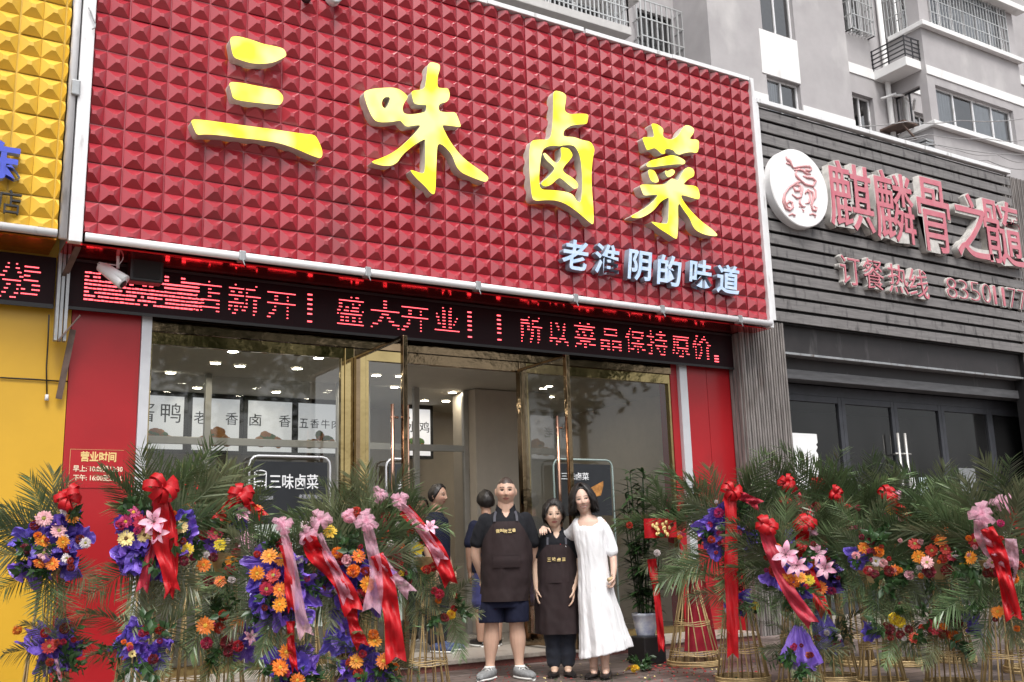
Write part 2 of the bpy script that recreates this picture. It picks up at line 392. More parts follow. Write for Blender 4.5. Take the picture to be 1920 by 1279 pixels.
def window(x0, x1, z0, z1, y):
    f = MB()
    f.box(x0, x1, y - .03, y + .03, z1 - .11, z1, 0); f.box(x0, x1, y - .03, y + .03, z0, z0 + .08, 0)
    f.box(x0, x0 + .018, y - .03, y + .03, z0 + .08, z1 - .11, 0); f.box(x1 - .035, x1, y - .03, y + .03, z0 + .08, z1 - .11, 0)
    fr = f.build('window', GOLD, shop, bevel=.004)
    p = MB(); p.add([(x0 + .018, y, z0 + .08), (x1 - .035, y, z0 + .08), (x1 - .035, y, z1 - .11), (x0 + .018, y, z1 - .11)], [(0, 1, 2, 3)])
    p.build('pane', GLASS, fr)
window(1.925, 3.80, .1, 3.13, 9.32)
window(5.96, 8.037, .1, 3.13, 9.32)
MB().box(3.802, 3.90, 9.28, 9.36, .1, 3.132).build('door_post', GOLD, shop, bevel=.006)
MB().box(5.86, 5.958, 9.28, 9.36, .1, 3.132).build('door_post', BRONZE, shop, bevel=.006)
MB().box(3.902, 5.858, 9.29, 9.35, 3.02, 3.132).build('door_head', BRONZE, shop, bevel=.004)
def leaf(X, y0, y1):
    """a glass door swung out square to the front"""
    f = MB(); zt = 3.04
    f.box(X - .022, X + .022, y1, y1 + .055, .13, zt); f.box(X - .022, X + .022, y0 - .06, y0, .13, zt)
    f.box(X - .022, X + .022, y1 + .055, y0 - .06, zt - .022, zt); f.box(X - .022, X + .022, y1 + .055, y0 - .06, .13, .24)
    d = f.build('glass_door', BRONZE, shop, bevel=.004)
    p = MB(); p.add([(X, y1 + .055, .24), (X, y0 - .06, .24), (X, y0 - .06, zt - .022), (X, y1 + .055, zt - .022)], [(0, 1, 2, 3)]); p.build('pane', GLASS_DOOR, d)
    for s in (-1, 1):
        h = MB(); xx = X + s * .075
        h.tube([(xx, y1 + .12, .85), (xx, y1 + .12, 2.42)], .016, 10)
        for zz in (.98, 2.30): h.tube([(X + s * .02, y1 + .12, zz), (xx + s * .02, y1 + .12, zz)], .012, 8)
        h.build('handle', COPPER, d, smooth=True)
leaf(3.915, 9.27, 8.13)
leaf(5.845, 9.27, 8.32)
# glazed partition across the room
pt = MB(); yP = 11.2
zb = atY(600, 832, yP).z
pxs = [1.3, atY(388, 800, yP).x, atY(636, 800, yP).x, atY(780, 800, yP).x, atY(872, 800, yP).x]
for x in pxs[1:]: pt.box(x - .035, x + .035, yP - .03, yP + .03, .1, 3.11)
for i in range(len(pxs) - 1):
    pt.box(pxs[i] + .036, pxs[i + 1] - .036, yP - .028, yP + .028, zb - .05, zb + .03)
pt.box(1.3, pxs[3] - .04, yP - .025, yP + .025, .1, .95)
part = pt.build('glazed_partition', ALU, shop, bevel=.003)
p = MB(); p.add([(1.3, yP, .95), (pxs[-1], yP, .95), (pxs[-1], yP, 3.1), (1.3, yP, 3.1)], [(0, 1, 2, 3)]); p.build('pane', glass_mat('inner_glass', (.88, .88, .86), 1.25), part)
xa = atY(892, 800, 11.1).x; xb = atY(966, 800, 11.1).x
MB().box(pxs[-1] + .04, xb + .5, 11.0, 11.6, .1, 3.11).build('inner_pillar', PLASTER, shop, bevel=.005)
# serving counter behind the partition and steel hatch
b = MB(); b.box(1.5, 5.3, 11.75, 12.3, .1, .98); b.box(1.45, 5.32, 11.7, 12.35, .982, 1.02, 1); b.build('counter', [mat('counter_grey', (.2, .2, .2), .5), ALU], shop, bevel=.004)
# downlights
DOWNS = [(437, 660), (404, 682), (450, 687), (557, 692), (597, 672), (370, 728), (518, 736), (685, 706), (700, 702), (737, 685), (796, 752), (848, 737), (836, 753), (1032, 745), (985, 758), (320, 700)]
for i, (px, py) in enumerate(DOWNS):
    c = atZ(px, py, 3.105)
    if c.y < 9.55 or c.y > 13.1: continue
    e = empty('downlight', (c.x, c.y, 3.12), 'round recessed downlight glowing in the shop ceiling', 'ceiling light', 'downlights in the shop ceiling')
    MB().lathe([(.062, 3.119), (.066, 3.105), (.055, 3.104), (.05, 3.115)], (c.x, c.y, 0), 20).build('rim', WHITE_METAL, e, True)
    MB().lathe([(.001, 3.108), (.052, 3.108)], (c.x, c.y, 0), 20).build('lens', DOWN, e)
# menu light boxes along the back wall
MENU_FACE = emat('menu_lightbox_face', (.80, .82, .9), .42, base=(.7, .7, .72))
INK = mat('black_ink', (.012, .012, .012), .6, var=0)
FOOD = mat('braised_food', (.20, .07, .025), .5, var=.6, nscale=9, col2=(.48, .22, .06))
FOOD2 = mat('food_greens', (.08, .16, .05), .6, var=.5, nscale=12)
yM = 12.6
def menu(px0, px1, chars, label, orange=False):
    a = atY(px0, 742, yM); b_ = atY(px1, 742, yM); z1 = atY(300, 742, yM).z; z0 = atY(300, 842, yM).z
    e = empty('menu_board', ((a.x + b_.x) / 2, yM, z0), label, 'menu board', 'lit menu boards on the back wall of the shop')
    mb = MB(); mb.box(a.x - .05, b_.x + .05, yM + .01, yM + .1, z0 - .04, z1 + .08); mb.build('casing', BLACK_BOX, e)
    mb = MB(); mb.add([(a.x, yM, z0), (b_.x, yM, z0), (b_.x, yM, z1), (a.x, yM, z1)], [(0, 1, 2, 3)]); mb.build('face', MENU_FACE, e)
    wd = b_.x - a.x; h = z1 - z0; n = len(chars)
    for i, ch in enumerate(chars):
        if ch == ' ': continue
        s = min(.24, wd / n * .8); cx = a.x + wd * (i + .5) / n
        glyph_on(ch, cx - s / 2, cx + s / 2, z0 + h * .50, z0 + h * .50 + s, yM - .002, .004, .0, 'character', INK, e)
    mb = MB(); rr = random.Random(px0)
    for k in range(16):
        t = rr.random(); mb.ell((a.x + wd * (.25 + .5 * t), yM + .012, z0 + h * .17 + h * .22 * math.sin(PI * t) * rr.random()), (.10 * rr.uniform(.6, 1.3), .022, .07 * rr.uniform(.6, 1.3)), 10, 6, 0 if rr.random() < .8 else 1)
    mb.build('food_picture', [FOOD, FOOD2], e, True)
menu(246, 346, '酱鸭', 'lit menu board reading 酱鸭 at far left of shop interior')
menu(362, 450, '老 香', 'lit menu board behind the first aluminium mullion, partly hidden by reflections')
menu(466, 548, '卤 香', 'lit menu board in the middle of the left window under tree reflections')
menu(560, 640, '五香牛肉', 'lit menu board with 五香牛肉 beside the gold door post')
menu(672, 722, '猪蹄', 'lit menu board reading 猪蹄 seen through the open left door')
menu(738, 806, '口水鸡', 'lit menu board reading 口水鸡 nearest the inner pillar')

# ---------------------------------------------------------------- red fascia sign
SX0, SX1, SZ0, SZ1, SY = 1.22, 9.175, 3.80, 6.985, 8.7
sign = empty('fascia_sign', (5.2, 8.9, 3.8), 'large red embossed fascia sign with yellow lit characters 三味卤菜', 'shop sign')
tp = MB(); tile_panel(tp, SX0, SX1, SZ0, SZ1, SY, 1.507, 5.8275); tp.build('tile_panel', RED_TILE, sign)
fb = MB()
fb.box(1.108, 1.213, 8.655, 8.74, 3.70, 7.5 - .45)                      # left upright
fb.box(9.178, 9.235, 8.655, 8.74, 3.70, 7.05)                            # right upright
for k in range(6):
    a = 1.22 + k * 1.327; fb.box(a, a + (1.30 if k % 2 else 1.318), 8.65, 8.73, 6.99 + (.006 if k % 2 else 0), 7.045 + (.008 if k % 2 else 0))
fb.build('frame', WHITE_METAL, sign, bevel=.006)
bx = MB(); bx.box(1.215, 9.172, 8.745, 9.24, 3.84, 6.98, 1); bx.box(1.10, 9.235, 8.745, 9.235, 3.70, 3.715, 0); bx.box(9.18, 9.23, 8.745, 9.24, 3.72, 7.04, 2); bx.box(1.112, 1.21, 8.745, 9.24, 3.72, 7.04, 2)
bx.build('sign_box', [SOFFIT, BLACK_BOX, WHITE_METAL], sign)
tb = MB(); tb.tube([(1.235, 8.672, 3.755), (9.20, 8.672, 3.755)], .038, 14)
TUBEW = mat('white_lamp_tube', (.82, .81, .83), .25, var=.05)
tb.build('bottom_tube', TUBEW, sign, True)
for k in range(6):
    x = 2.55 + k * 1.22; c = MB(); c.box(x - .03, x + .03, 8.625, 8.72, 3.705, 3.80); c.bar((x, 8.63, 3.72), (x + .02, 8.62, 3.66), .008, .008); c.build('tube_clip', GREY_METAL, sign, bevel=.008)
wv = MB(); q = [atY(*p, 8.63) for p in ((166, 14), (170, 22), (174, 34), (179, 45), (178, 52), (173, 55))]; wv.tube(q, .006, 6); wv.build('loose_wire', GREY_METAL, sign, True)
Z2 = lambda p: (340 + p[0] / 3.045, 40 + p[1] / 3.045)
Z3 = lambda p: (920 + p[0] / 2.558, 120 + p[1] / 2.558)
YF = 8.56      # front of the letters
def traced(polys, cv, name='character'):
    pl = []
    for q in polys:
        ww = [atY(*cv(p), YF) for p in q]; pl.append(chaikin([(v.x, v.z) for v in ww], 2, .22))
    d = .13
    me = poly_mesh(pl, d / 2); to_plane(me, lambda x, y, z: (x, YF + d / 2 - z, y)); side_mats(me)
    return link_mesh(name, me, [LIT_YELLOW, LETTER_SIDE], sign)
traced([[(275, 90), (325, 84), (400, 105), (470, 130), (540, 143), (587, 156), (603, 195), (580, 210), (530, 235), (470, 243), (400, 240), (340, 222), (300, 207), (288, 170)],
        [(270, 345), (340, 350), (430, 368), (520, 385), (550, 392), (578, 420), (583, 445), (570, 472), (555, 478), (480, 470), (400, 462), (297, 446), (285, 400)],
        [(52, 560), (120, 562), (250, 580), (400, 600), (550, 620), (700, 643), (762, 648), (782, 680), (805, 735), (805, 770), (792, 783), (740, 765), (650, 725), (560, 695), (450, 677), (330, 665), (200, 648), (130, 645), (90, 650), (70, 610)]], Z2)
traced([[(1042, 400), (1090, 385), (1150, 380), (1210, 378), (1250, 390), (1292, 425), (1290, 440), (1270, 470), (1262, 500), (1270, 525), (1300, 532), (1345, 528), (1392, 518), (1400, 505), (1400, 480), (1398, 478), (1330, 474), (1320, 440), (1313, 405), (1325, 395), (1390, 388), (1398, 330), (1410, 228), (1475, 243), (1478, 270), (1462, 320), (1462, 378), (1490, 382), (1525, 382), (1535, 425), (1520, 460), (1475, 470), (1468, 490), (1475, 515), (1520, 520), (1565, 518), (1580, 550), (1597, 598), (1590, 604), (1550, 598), (1495, 592), (1490, 600), (1530, 680), (1590, 760), (1640, 805), (1720, 860), (1755, 890), (1748, 912), (1730, 917), (1670, 895), (1600, 865), (1570, 830), (1545, 760), (1500, 710), (1470, 697), (1460, 720), (1455, 850), (1450, 985), (1430, 987), (1390, 940), (1340, 895), (1305, 850), (1320, 850), (1380, 872), (1392, 850), (1393, 680), (1388, 672), (1330, 705), (1275, 750), (1250, 780), (1235, 805), (1200, 825), (1150, 825), (1100, 812), (1085, 800), (1130, 785), (1190, 760), (1250, 720), (1320, 655), (1362, 605), (1363, 592), (1330, 595), (1285, 603), (1262, 580), (1250, 565), (1200, 575), (1140, 577), (1105, 568), (1080, 530), (1060, 480), (1045, 430)],
        [(1165, 432), (1188, 432), (1192, 445), (1180, 480), (1165, 498), (1150, 490), (1143, 470), (1150, 445)]], Z2)
traced([[(300, 125), (345, 135), (363, 150), (360, 180), (353, 225), (380, 242), (420, 238), (470, 240), (465, 270), (462, 288), (420, 290), (385, 295), (355, 315), (348, 335), (352, 348), (400, 350), (440, 365), (480, 372), (500, 408), (490, 450), (483, 520), (485, 600), (492, 680), (495, 770), (480, 765), (430, 720), (370, 675), (320, 655), (270, 652), (205, 658), (195, 620), (185, 500), (188, 370), (230, 362), (275, 365), (290, 345), (298, 280), (300, 200)],
        [(248, 415), (265, 398), (300, 390), (330, 395), (345, 390), (380, 388), (405, 395), (425, 430), (435, 480), (440, 560), (438, 620), (432, 665), (415, 660), (395, 625), (360, 612), (300, 605), (235, 603), (232, 540), (238, 470)],
        [(250, 430), (262, 425), (300, 465), (318, 480), (340, 450), (335, 402), (345, 400), (375, 405), (395, 435), (385, 455), (345, 500), (350, 520), (400, 550), (420, 575), (418, 595), (400, 600), (375, 580), (335, 545), (320, 550), (290, 580), (262, 588), (245, 580), (242, 570), (280, 540), (308, 505), (300, 490), (265, 460)]], Z3)
traced([[(768, 285), (800, 288), (830, 312), (825, 340), (832, 355), (868, 365), (900, 345), (912, 320), (932, 293), (956, 295), (978, 312), (972, 335), (950, 362), (1000, 362), (998, 402), (992, 428), (960, 422), (925, 428), (905, 436), (885, 428), (880, 415), (850, 405), (835, 412), (838, 430), (820, 432), (800, 412), (785, 402), (757, 412), (748, 412), (738, 385), (725, 352), (760, 350), (785, 352), (780, 320)],
        [(745, 485), (760, 465), (800, 455), (835, 445), (870, 436), (905, 446), (935, 464), (930, 482), (905, 480), (870, 482), (830, 487), (790, 493), (755, 495)],
        [(755, 505), (785, 510), (800, 540), (808, 565), (790, 570), (770, 562), (758, 535)],
        [(835, 510), (850, 515), (868, 503), (885, 512), (880, 530), (855, 545), (840, 535)],
        [(945, 495), (965, 498), (978, 515), (975, 540), (950, 550), (925, 575), (930, 580), (990, 585), (1003, 620), (1002, 648), (985, 648), (935, 632), (910, 628), (925, 660), (960, 705), (1010, 755), (1060, 790), (1090, 820), (1080, 827), (1030, 820), (990, 802), (970, 780), (955, 740), (925, 700), (905, 668), (898, 680), (900, 760), (895, 838), (885, 838), (850, 815), (810, 790), (765, 755), (790, 760), (840, 768), (852, 760), (856, 645), (850, 640), (815, 660), (785, 700), (750, 725), (715, 740), (680, 738), (672, 730), (700, 715), (745, 690), (785, 655), (805, 625), (770, 628), (735, 632), (725, 610), (715, 580), (740, 578), (790, 580), (840, 578), (855, 560), (870, 548), (885, 555), (900, 560), (915, 530), (930, 505)]], Z3)
for ch, x0, x1, y0, y1 in (('老', 340, 462, 846, 990), ('淮', 496, 612, 866, 1012), ('阴', 656, 765, 896, 1042), ('的', 796, 908, 920, 1066), ('味', 950, 1056, 940, 1076), ('道', 1080, 1188, 965, 1105)):
    a = atY(*Z3((x0, (y0 + y1) / 2)), 8.6); b_ = atY(*Z3((x1, (y0 + y1) / 2)), 8.6); xm = (x0 + x1) / 2
    glyph_on(ch, a.x, b_.x, atY(*Z3((xm, y1)), 8.6).z, atY(*Z3((xm, y0)), 8.6).z, 8.665, .085, .022, 'small_character', [BLUE_FACE, BLUE_SIDE], sign, shear=.05)
q = atY(628, -2, 8.58)                                                    # foot of the emblem cut off by the top of the frame
mb = MB()
for r0, r1, mi in ((.075, .058, 0), (.058, .03, 1)):
    mb.lathe([(r0, 0), (r0, .1), (r1, .1)], n=24, mi=mi)
me = mb.mesh('emblem', True); to_plane(me, lambda x, y, z: (q.x + x, 8.66 - z, q.z + .035 + y)); link_mesh('emblem', me, [WHITE_METAL, BLUE_FACE], sign)
q = atY(578, -6, 8.58); mb = MB(); mb.lathe([(.05, 0), (.05, .1), (.02, .1)], n=20); me = mb.mesh('emblem', True); to_plane(me, lambda x, y, z: (q.x + x, 8.66 - z, q.z + .02 + y)); link_mesh('emblem', me, [BLACK_BOX], sign)

# ---------------------------------------------------------------- LED message boards
def led_rows(mb, ch, x0, x1, z0, z1, Y, cols=18, rows=9, off=-.004):
    r = raster(ch, cols, rows, off); dw = (x1 - x0) / cols; dh = (z1 - z0) / rows
    for j in range(rows):
        for i in range(cols):
            if r[j, i] > .30:
                xx = x0 + i * dw; zz = z0 + (j + .5) * dh
                mb.add([(xx + dw * .06, Y, zz - dh * .14), (xx + dw * .94, Y, zz - dh * .14), (xx + dw * .94, Y, zz + dh * .14), (xx + dw * .06, Y, zz + dh * .14)], [(0, 1, 2, 3)])
led = empty('led_message_board', (5.1, 9.2, 3.25), 'long black LED board with red running text under the red sign', 'LED board')
lb = MB(); lb.box(1.16, 8.99, 9.15, 9.245, 3.255, 3.69); lb.build('housing', [LED_FACE], led)
lb = MB(); lb.box(1.16, 8.99, 9.14, 9.149, 3.235, 3.262); lb.box(1.16, 8.99, 9.14, 9.149, 3.668, 3.69); lb.build('rim', BLACK_BOX, led)
YL = 9.146
zt = atY(527, 540, YL).z; zbm = atY(527, 599, YL).z
mb = MB()
for ch, p0, p1 in (('店', 359, 417), ('新', 424, 488), ('开', 497, 557), ('盛', 629, 685), ('大', 692, 752), ('开', 750, 806), ('业', 812, 864), ('所', 974, 1016), ('以', 1025, 1066), ('菜', 1074, 1117), ('品', 1122, 1165), ('保', 1169, 1207), ('持', 1211, 1250), ('原', 1256, 1291), ('价', 1294, 1331)):
    led_rows(mb, ch, atY(p0, 600, YL).x, atY(p1, 600, YL).x, zbm, zt, YL)
dh = (zt - zbm) / 9
for p in (580, 880, 935):
    x = atY(p, 600, YL).x
    for j in (0, 2.2, 3.6, 5, 6.4, 7.8): mb.box(x - .02, x + .028, YL, YL + .002, zbm + j * dh, zbm + j * dh + dh * .42)
x = atY(1343, 670, YL).x
for j in (0, 1, 2): mb.box(x - .03, x + .04, YL, YL + .002, zbm + (j - .3) * dh, zbm + (j - .3) * dh + dh * .4)
rr = random.Random(5); x0 = atY(158, 540, YL).x
for j, pe in ((0, 373), (1, 378), (2, 372), (3, 376), (4, 365), (5, 250), (6, 186), (7, 186)):       # frozen scan lines at the left end
    xe = atY(pe, 560, YL).x; xx = x0 + (0 if j != 5 else .0)
    while xx < xe:
        wd = rr.uniform(.018, .05)
        if rr.random() < .93: mb.box(xx, xx + wd * .86, YL, YL + .002, zbm + (j + .2) * dh, zbm + (j + .2) * dh + dh * rr.choice((.3, .38, .42)))
        xx += wd
for i, (p0, ch) in enumerate(((262, '味'), (306, '卤'))):
    r = raster(ch, 18, 9, .012); a = atY(p0, 560, YL).x; wd = .019
    for j in (5, 6, 7, 8):
        for k in range(18):
            if r[j, k] > .3: mb.box(a + k * wd, a + k * wd + wd * .88, YL, YL + .002, zbm + (j + .3) * dh, zbm + (j + .3) * dh + dh * .42)
mb.build('led_text', LED_RED, led)

# ---------------------------------------------------------------- yellow neighbour
yel = empty('yellow_shop_building', (-.5, 9.3, 0), 'neighbouring shop with plain yellow wall panels at the left', 'shop')
b = MB(); zs = atY(50, 711, 9.25).z; b.box(-3, 1.245, 9.25, 9.6, 0, zs - .006); b.box(-3, 1.245, 9.25, 9.6, zs + .006, 3.9); b.box(-3, 1.2, 9.28, 9.6, zs - .006, zs + .006); b.box(-3, 1.1, 9.3, 13.4, 3.9, 8.5)
b.build('wall', YEL_PANEL, yel)
ys = empty('yellow_fascia_sign', (-.5, 8.9, 3.75), 'yellow embossed fascia sign with a blue character at the left edge', 'shop sign')
tp = MB(); tile_panel(tp, -2.2, 1.02, 3.79, 8.2, 8.7, .985, 5.81); tp.build('tile_panel', YEL_TILE, ys)
b = MB(); b.tube([(1.065, 8.69, 3.72), (1.065, 8.69, 8.3)], .033, 12); b.tube([(-2.2, 8.68, 3.757), (1.02, 8.68, 3.757)], .035, 12); b.build('frame', WHITE_METAL, ys, True)
c = atY(143, 165, 8.65); b = MB(); b.box(c.x - .04, c.x + .03, 8.63, 8.66, c.z - .07, c.z + .07); b.build('pipe_clip', GREY_METAL, ys, bevel=.01)
b = MB(); b.box(-2.2, 1.03, 8.76, 9.24, 3.72, 3.735, 0); b.box(-2.2, 1.03, 8.76, 9.24, 3.85, 8.2, 1); b.build('sign_box', [SOFFIT_Y, BLACK_BOX], ys)
a = atY(-34, 300, 8.6); b_ = atY(40, 305, 8.6)
glyph_on('东', a.x, b_.x, atY(20, 338, 8.6).z, atY(20, 266, 8.6).z, 8.665, .07, .035, 'character', [DEEP_BLUE, mat('pale_blue_return', (.35, .42, .6), .5)], ys)
a = atY(-6, 380, 8.65); b_ = atY(40, 380, 8.65)
glyph_on('店', a.x, b_.x, atY(20, 402, 8.65).z, atY(20, 357, 8.65).z, 8.668, .03, .0, 'small_character', [BLACK_BOX, BLACK_BOX], ys)
yl = empty('led_message_board', (0, 9.2, 3.25), 'black LED board with digit 5 under the yellow sign', 'LED board')
x1 = atY(103, 530, 9.15).x; lb = MB(); lb.box(-2.2, x1, 9.15, 9.245, 3.25, 3.68); lb.build('housing', [LED_FACE], yl); lb = MB(); lb.box(-2.2, x1, 9.135, 9.149, 3.225, 3.262); lb.build('rim', BLACK_BOX, yl)
mb = MB(); led_rows(mb, '份', atY(-24, 530, YL).x, atY(47, 530, YL).x, atY(15, 560, YL).z, atY(15, 489, YL).z, YL); led_rows(mb, '5', atY(40, 530, YL).x, atY(118, 530, YL).x, atY(75, 566, YL).z, atY(75, 490, YL).z, YL, 20, 9, .03); mb.build('led_text', LED_RED, yl)

# bits of steelwork and cables between the two shops
st = empty('steel_bracket', (1.15, 9.1, 2.9), 'old grey steel channel with diagonal angle irons between yellow and red walls', 'bracket')
q = lambda x, y, Y: tuple(atY(x, y, Y))
b = MB(); z0 = atY(110, 640, 9.1).z; z1 = atY(118, 470, 9.1).z; xx = atY(108, 640, 9.1).x
for k in range(3): b.box(xx - .035 + k * .035, xx - .01 + k * .035, 9.06 + (k % 2) * .02, 9.13, z0, 3.71)
b.build('channel', GREY_METAL, st)
MB().bar(q(150, 592, 9.05), q(108, 640, 9.06), .05, .012).build('brace', RUST, st)
MB().bar(q(137, 618, 9.1), q(110, 748, 9.2), .05, .012).build('brace', RUST, st)
MB().bar(q(150, 455, 8.78), q(120, 520, 9.1), .05, .014).build('brace', RUST, st)
for pts, lab, rad in (([(92, 590, 9.12), (90, 640, 9.2), (87, 690, 9.21), (88, 740, 9.22)], 'thin dark cable with a plug hanging down the yellow wall', .006), ([(0, 708, 9.235), (60, 711, 9.235), (112, 715, 9.235)], 'dark cable pinned level across the yellow wall', .006)):
    p = [q(*u) for u in pts]; e = empty('cable', p[0], lab, 'cable')
    MB().tube(p, rad, 6).build('wire', BLACK_BOX, e, True)
    if 'plug' in lab: MB().tube([p[-1], (p[-1][0], p[-1][1], p[-1][2] - .05)], [.014, .018], 8).build('plug', WHITE_METAL, e, True)

# camera and box under the sign
cc = empty('security_camera', q(215, 470, 8.95), 'white bullet security camera hanging under the red sign', 'security camera')
MB().tube([q(221, 468, 8.95), q(221, 503, 8.95)], .014, 10).build('stem', WHITE_METAL, cc, True)
a = Vector(q(187, 499, 8.99)); b_ = Vector(q(231, 533, 8.86)); d = (b_ - a)
mb = MB(); mb.tube([a, a + d * .03, a + d * .95, a + d], [.035, .042, .052, .046], 16); mb.build('body', WHITE_METAL, cc, True)
mb = MB(); mb.tube([a + d * .2 + Vector((0, 0, .035)), a + d * 1.08 + Vector((0, 0, .045))], [.03, .05], 12); mb.build('sunshade', WHITE_METAL, cc, True)
MB().tube([a + d * .99, a + d * 1.01], [.036, .036], 14).build('lens', BLACK_BOX, cc, True)
mb = MB(); mb.tube([q(187, 499, 8.98), q(183, 495, 8.98), q(186, 492, 8.97), q(200, 495, 8.96), q(222, 498, 8.95), q(230, 487, 8.95), q(233, 472, 8.95)], .005, 6); mb.build('lead', WHITE_METAL, cc, True)
sb = empty('loudspeaker_box', q(270, 500, 9.05), 'black loudspeaker box hanging below the sign beside the white camera', 'loudspeaker')
a = atY(243, 525, 8.98); b_ = atY(306, 532, 8.98); zt2 = atY(270, 478, 8.98).z
mb = MB(); mb.box(a.x, b_.x, 8.98, 9.13, a.z, zt2); mb.build('cabinet', BLACK_BOX, sb, bevel=.012)
mb = MB(); mb.box(a.x + .03, b_.x - .03, 8.972, 8.978, a.z + .03, zt2 - .05); mb.build('grille', mat('speaker_cloth', (.02, .02, .02), .9), sb)
mb = MB(); mb.box((a.x + b_.x) / 2 - .02, (a.x + b_.x) / 2 + .02, 9.03, 9.08, zt2, 3.70); mb.build('hanger', BLACK_BOX, sb)
# opening hours on the red pillar
oh = empty('opening_hours_notice', q(182, 880, 9.245), 'red and gold opening hours notice 营业时间 on left red pillar', 'notice')
a = atY(132, 842, 9.246); b_ = atY(232, 845, 9.246); z0 = atY(180, 915, 9.246).z
GOLDT = mat('gold_lettering', (.75, .55, .22), .4, var=.05); WT = mat('cream_lettering', (.8, .68, .5), .5, var=.05)
mb = MB(); mb.box(a.x, b_.x, 9.2445, 9.2495, z0, a.z); mb.build('plate', mat('notice_red', (.40, .01, .016), .3, var=.05), oh)
mb = MB(); mb.box(a.x, b_.x, 9.242, 9.2444, a.z - .002, a.z); mb.box(a.x, a.x + .002, 9.242, 9.2444, z0, a.z - .004); mb.build('border', GOLDT, oh)
def line(txt, px0, px1, y0, y1, m, Y=9.2445, par=oh, off=.01, name='lettering', dep=.002):
    me = glyph_mesh(txt, .5, off); n = len(me.vertices); A = np.empty(n * 3); me.vertices.foreach_get('co', A); A = A.reshape(-1, 3)
    lo = A.min(0); sp = np.maximum(A.max(0) - lo, 1e-6); p0 = atY(px0, (y0 + y1) / 2, Y); p1 = atY(px1, (y0 + y1) / 2, Y); xm = (px0 + px1) / 2
    za = atY(xm, y1, Y).z; zc = atY(xm, y0, Y).z
    B = np.stack([p0.x + (p1.x - p0.x) * (A[:, 0] - lo[0]) / sp[0], Y - dep * (A[:, 2] + .5), za + (zc - za) * (A[:, 1] - lo[1]) / sp[1]], 1)
    me.vertices.foreach_set('co', B.ravel()); me.update(); return link_mesh(name, me, [m], par)
line('营业时间', 151, 218, 847, 866, GOLDT, off=.03); line('早上: 10:00至12:30', 137, 230, 873, 885, WT, off=.02); line('下午: 16:00至20:30', 137, 230, 890, 902, WT, off=.02)
# ---------------------------------------------------------------- dark neighbour on the right
SLAT = mat('weathered_grey_board', (.18, .17, .168), .6, var=.3, nscale=5, stretch=(.6, 1, 6), dirt=((.06, .056, .056), 5, .55, (2.2, 1, .7)), bump=.15, bscale=30)
RIB = mat('weathered_rib_board', (.22, .20, .19), .6, var=.45, nscale=6, stretch=(5, 5, .5), dirt=((.10, .075, .065), 4, .56, (1, 1, .3)))
SHOPDARK = mat('black_painted_timber', (.024, .021, .022), .55, var=.4, nscale=4, dirt=((.08, .075, .075), 6, .6))
BEAM = mat('grey_worn_beam', (.085, .085, .09), .5, var=.4, nscale=5, stretch=(.6, 1, 4))
FRAME_D = mat('dark_door_frame', (.055, .058, .068), .45, .3, var=.3, nscale=5)
dsg = empty('slatted_fascia_sign', (12.5, 9.1, 3.9), 'weathered grey slatted fascia sign with dusty red characters and round white emblem', 'shop sign')
XR = atY(1894, 345, 9.0).x
b = MB(); zb0, zt0 = 3.905, 6.90; np_ = 17; ph = (zt0 - zb0) / np_
rr = random.Random(11)
for k in range(np_):
    z = zb0 + k * ph; x = 9.64
    while x < XR:
        x2 = min(XR, x + rr.uniform(1.8, 2.6)); dy = rr.uniform(-.004, .004); b.box(x, x2 - .003, 9.0 + dy, 9.03 + dy, z + rr.uniform(0, .003), z + ph * .75); x = x2
b.build('slats', SLAT, dsg)
b = MB(); b.box(9.64, XR, 9.06, 9.3, 3.89, 6.92); b.build('backing', BLACK_BOX, dsg)
b = MB(); b.box(9.60, XR, 8.96, 9.06, 6.925, 6.99); b.box(9.57, 9.635, 8.98, 9.06, 3.9, 6.98); b.build('frame', WHITE_METAL, dsg, bevel=.006)
PINK_FACE = mat('faded_red_acrylic', (.46, .11, .15), .4, var=.25, nscale=7, col2=(.55, .20, .23))
RETURN_W = mat('dirty_white_return', (.55, .53, .50), .5, var=.25, nscale=9)
K = lambda x, y: (1400 + x / 2.908, 240 + y / 2.908)
def dchar(ch, x0, x1, y0, y1, Y=8.90, off=.024, dep=.13, nm='character'):
    xm = (x0 + x1) / 2; ym = (y0 + y1) / 2
    a = atY(*K(x0, ym - (xm - x0) * .27), Y); c = atY(*K(x1, ym + (x1 - xm) * .27), Y)
    zc = atY(*K(xm, y1), Y).z; ze = atY(*K(xm, y0), Y).z
    # white outline plate behind, a slightly smaller red face in front
    o = glyph_on(ch, a.x, c.x, zc, ze, Y + dep, dep, off + .010, nm, [RETURN_W, RETURN_W], dsg)
    e = .017
    glyph_on(ch, a.x + e, c.x - e, zc + e, ze - e, Y - .001, .012, off - .022, 'face', [PINK_FACE, PINK_FACE], o).location = (0, 0, 0)
for a in (('麒', 440, 690, 190, 560), ('麟', 690, 915, 240, 625), ('骨', 930, 1112, 280, 680), ('之', 1130, 1330, 360, 715), ('髓', 1290, 1498, 395, 750)): dchar(*a)
for a in (('订', 505, 622, 695, 862), ('餐', 630, 748, 712, 885), ('热', 765, 880, 742, 905), ('线', 880, 992, 768, 932)): dchar(*a, Y=8.93, off=.015, dep=.09, nm='small_character')
for a in (('8', 1085, 1147, 815, 932), ('3', 1153, 1207, 828, 938), ('5', 1215, 1273, 838, 948), ('0', 1280, 1332, 848, 958), ('1', 1342, 1361, 858, 966), ('1', 1389, 1408, 866, 976), ('7', 1424, 1470, 872, 986), ('7', 1478, 1522, 882, 994)): dchar(*a, Y=8.97, off=-.008, dep=.04, nm='digit')
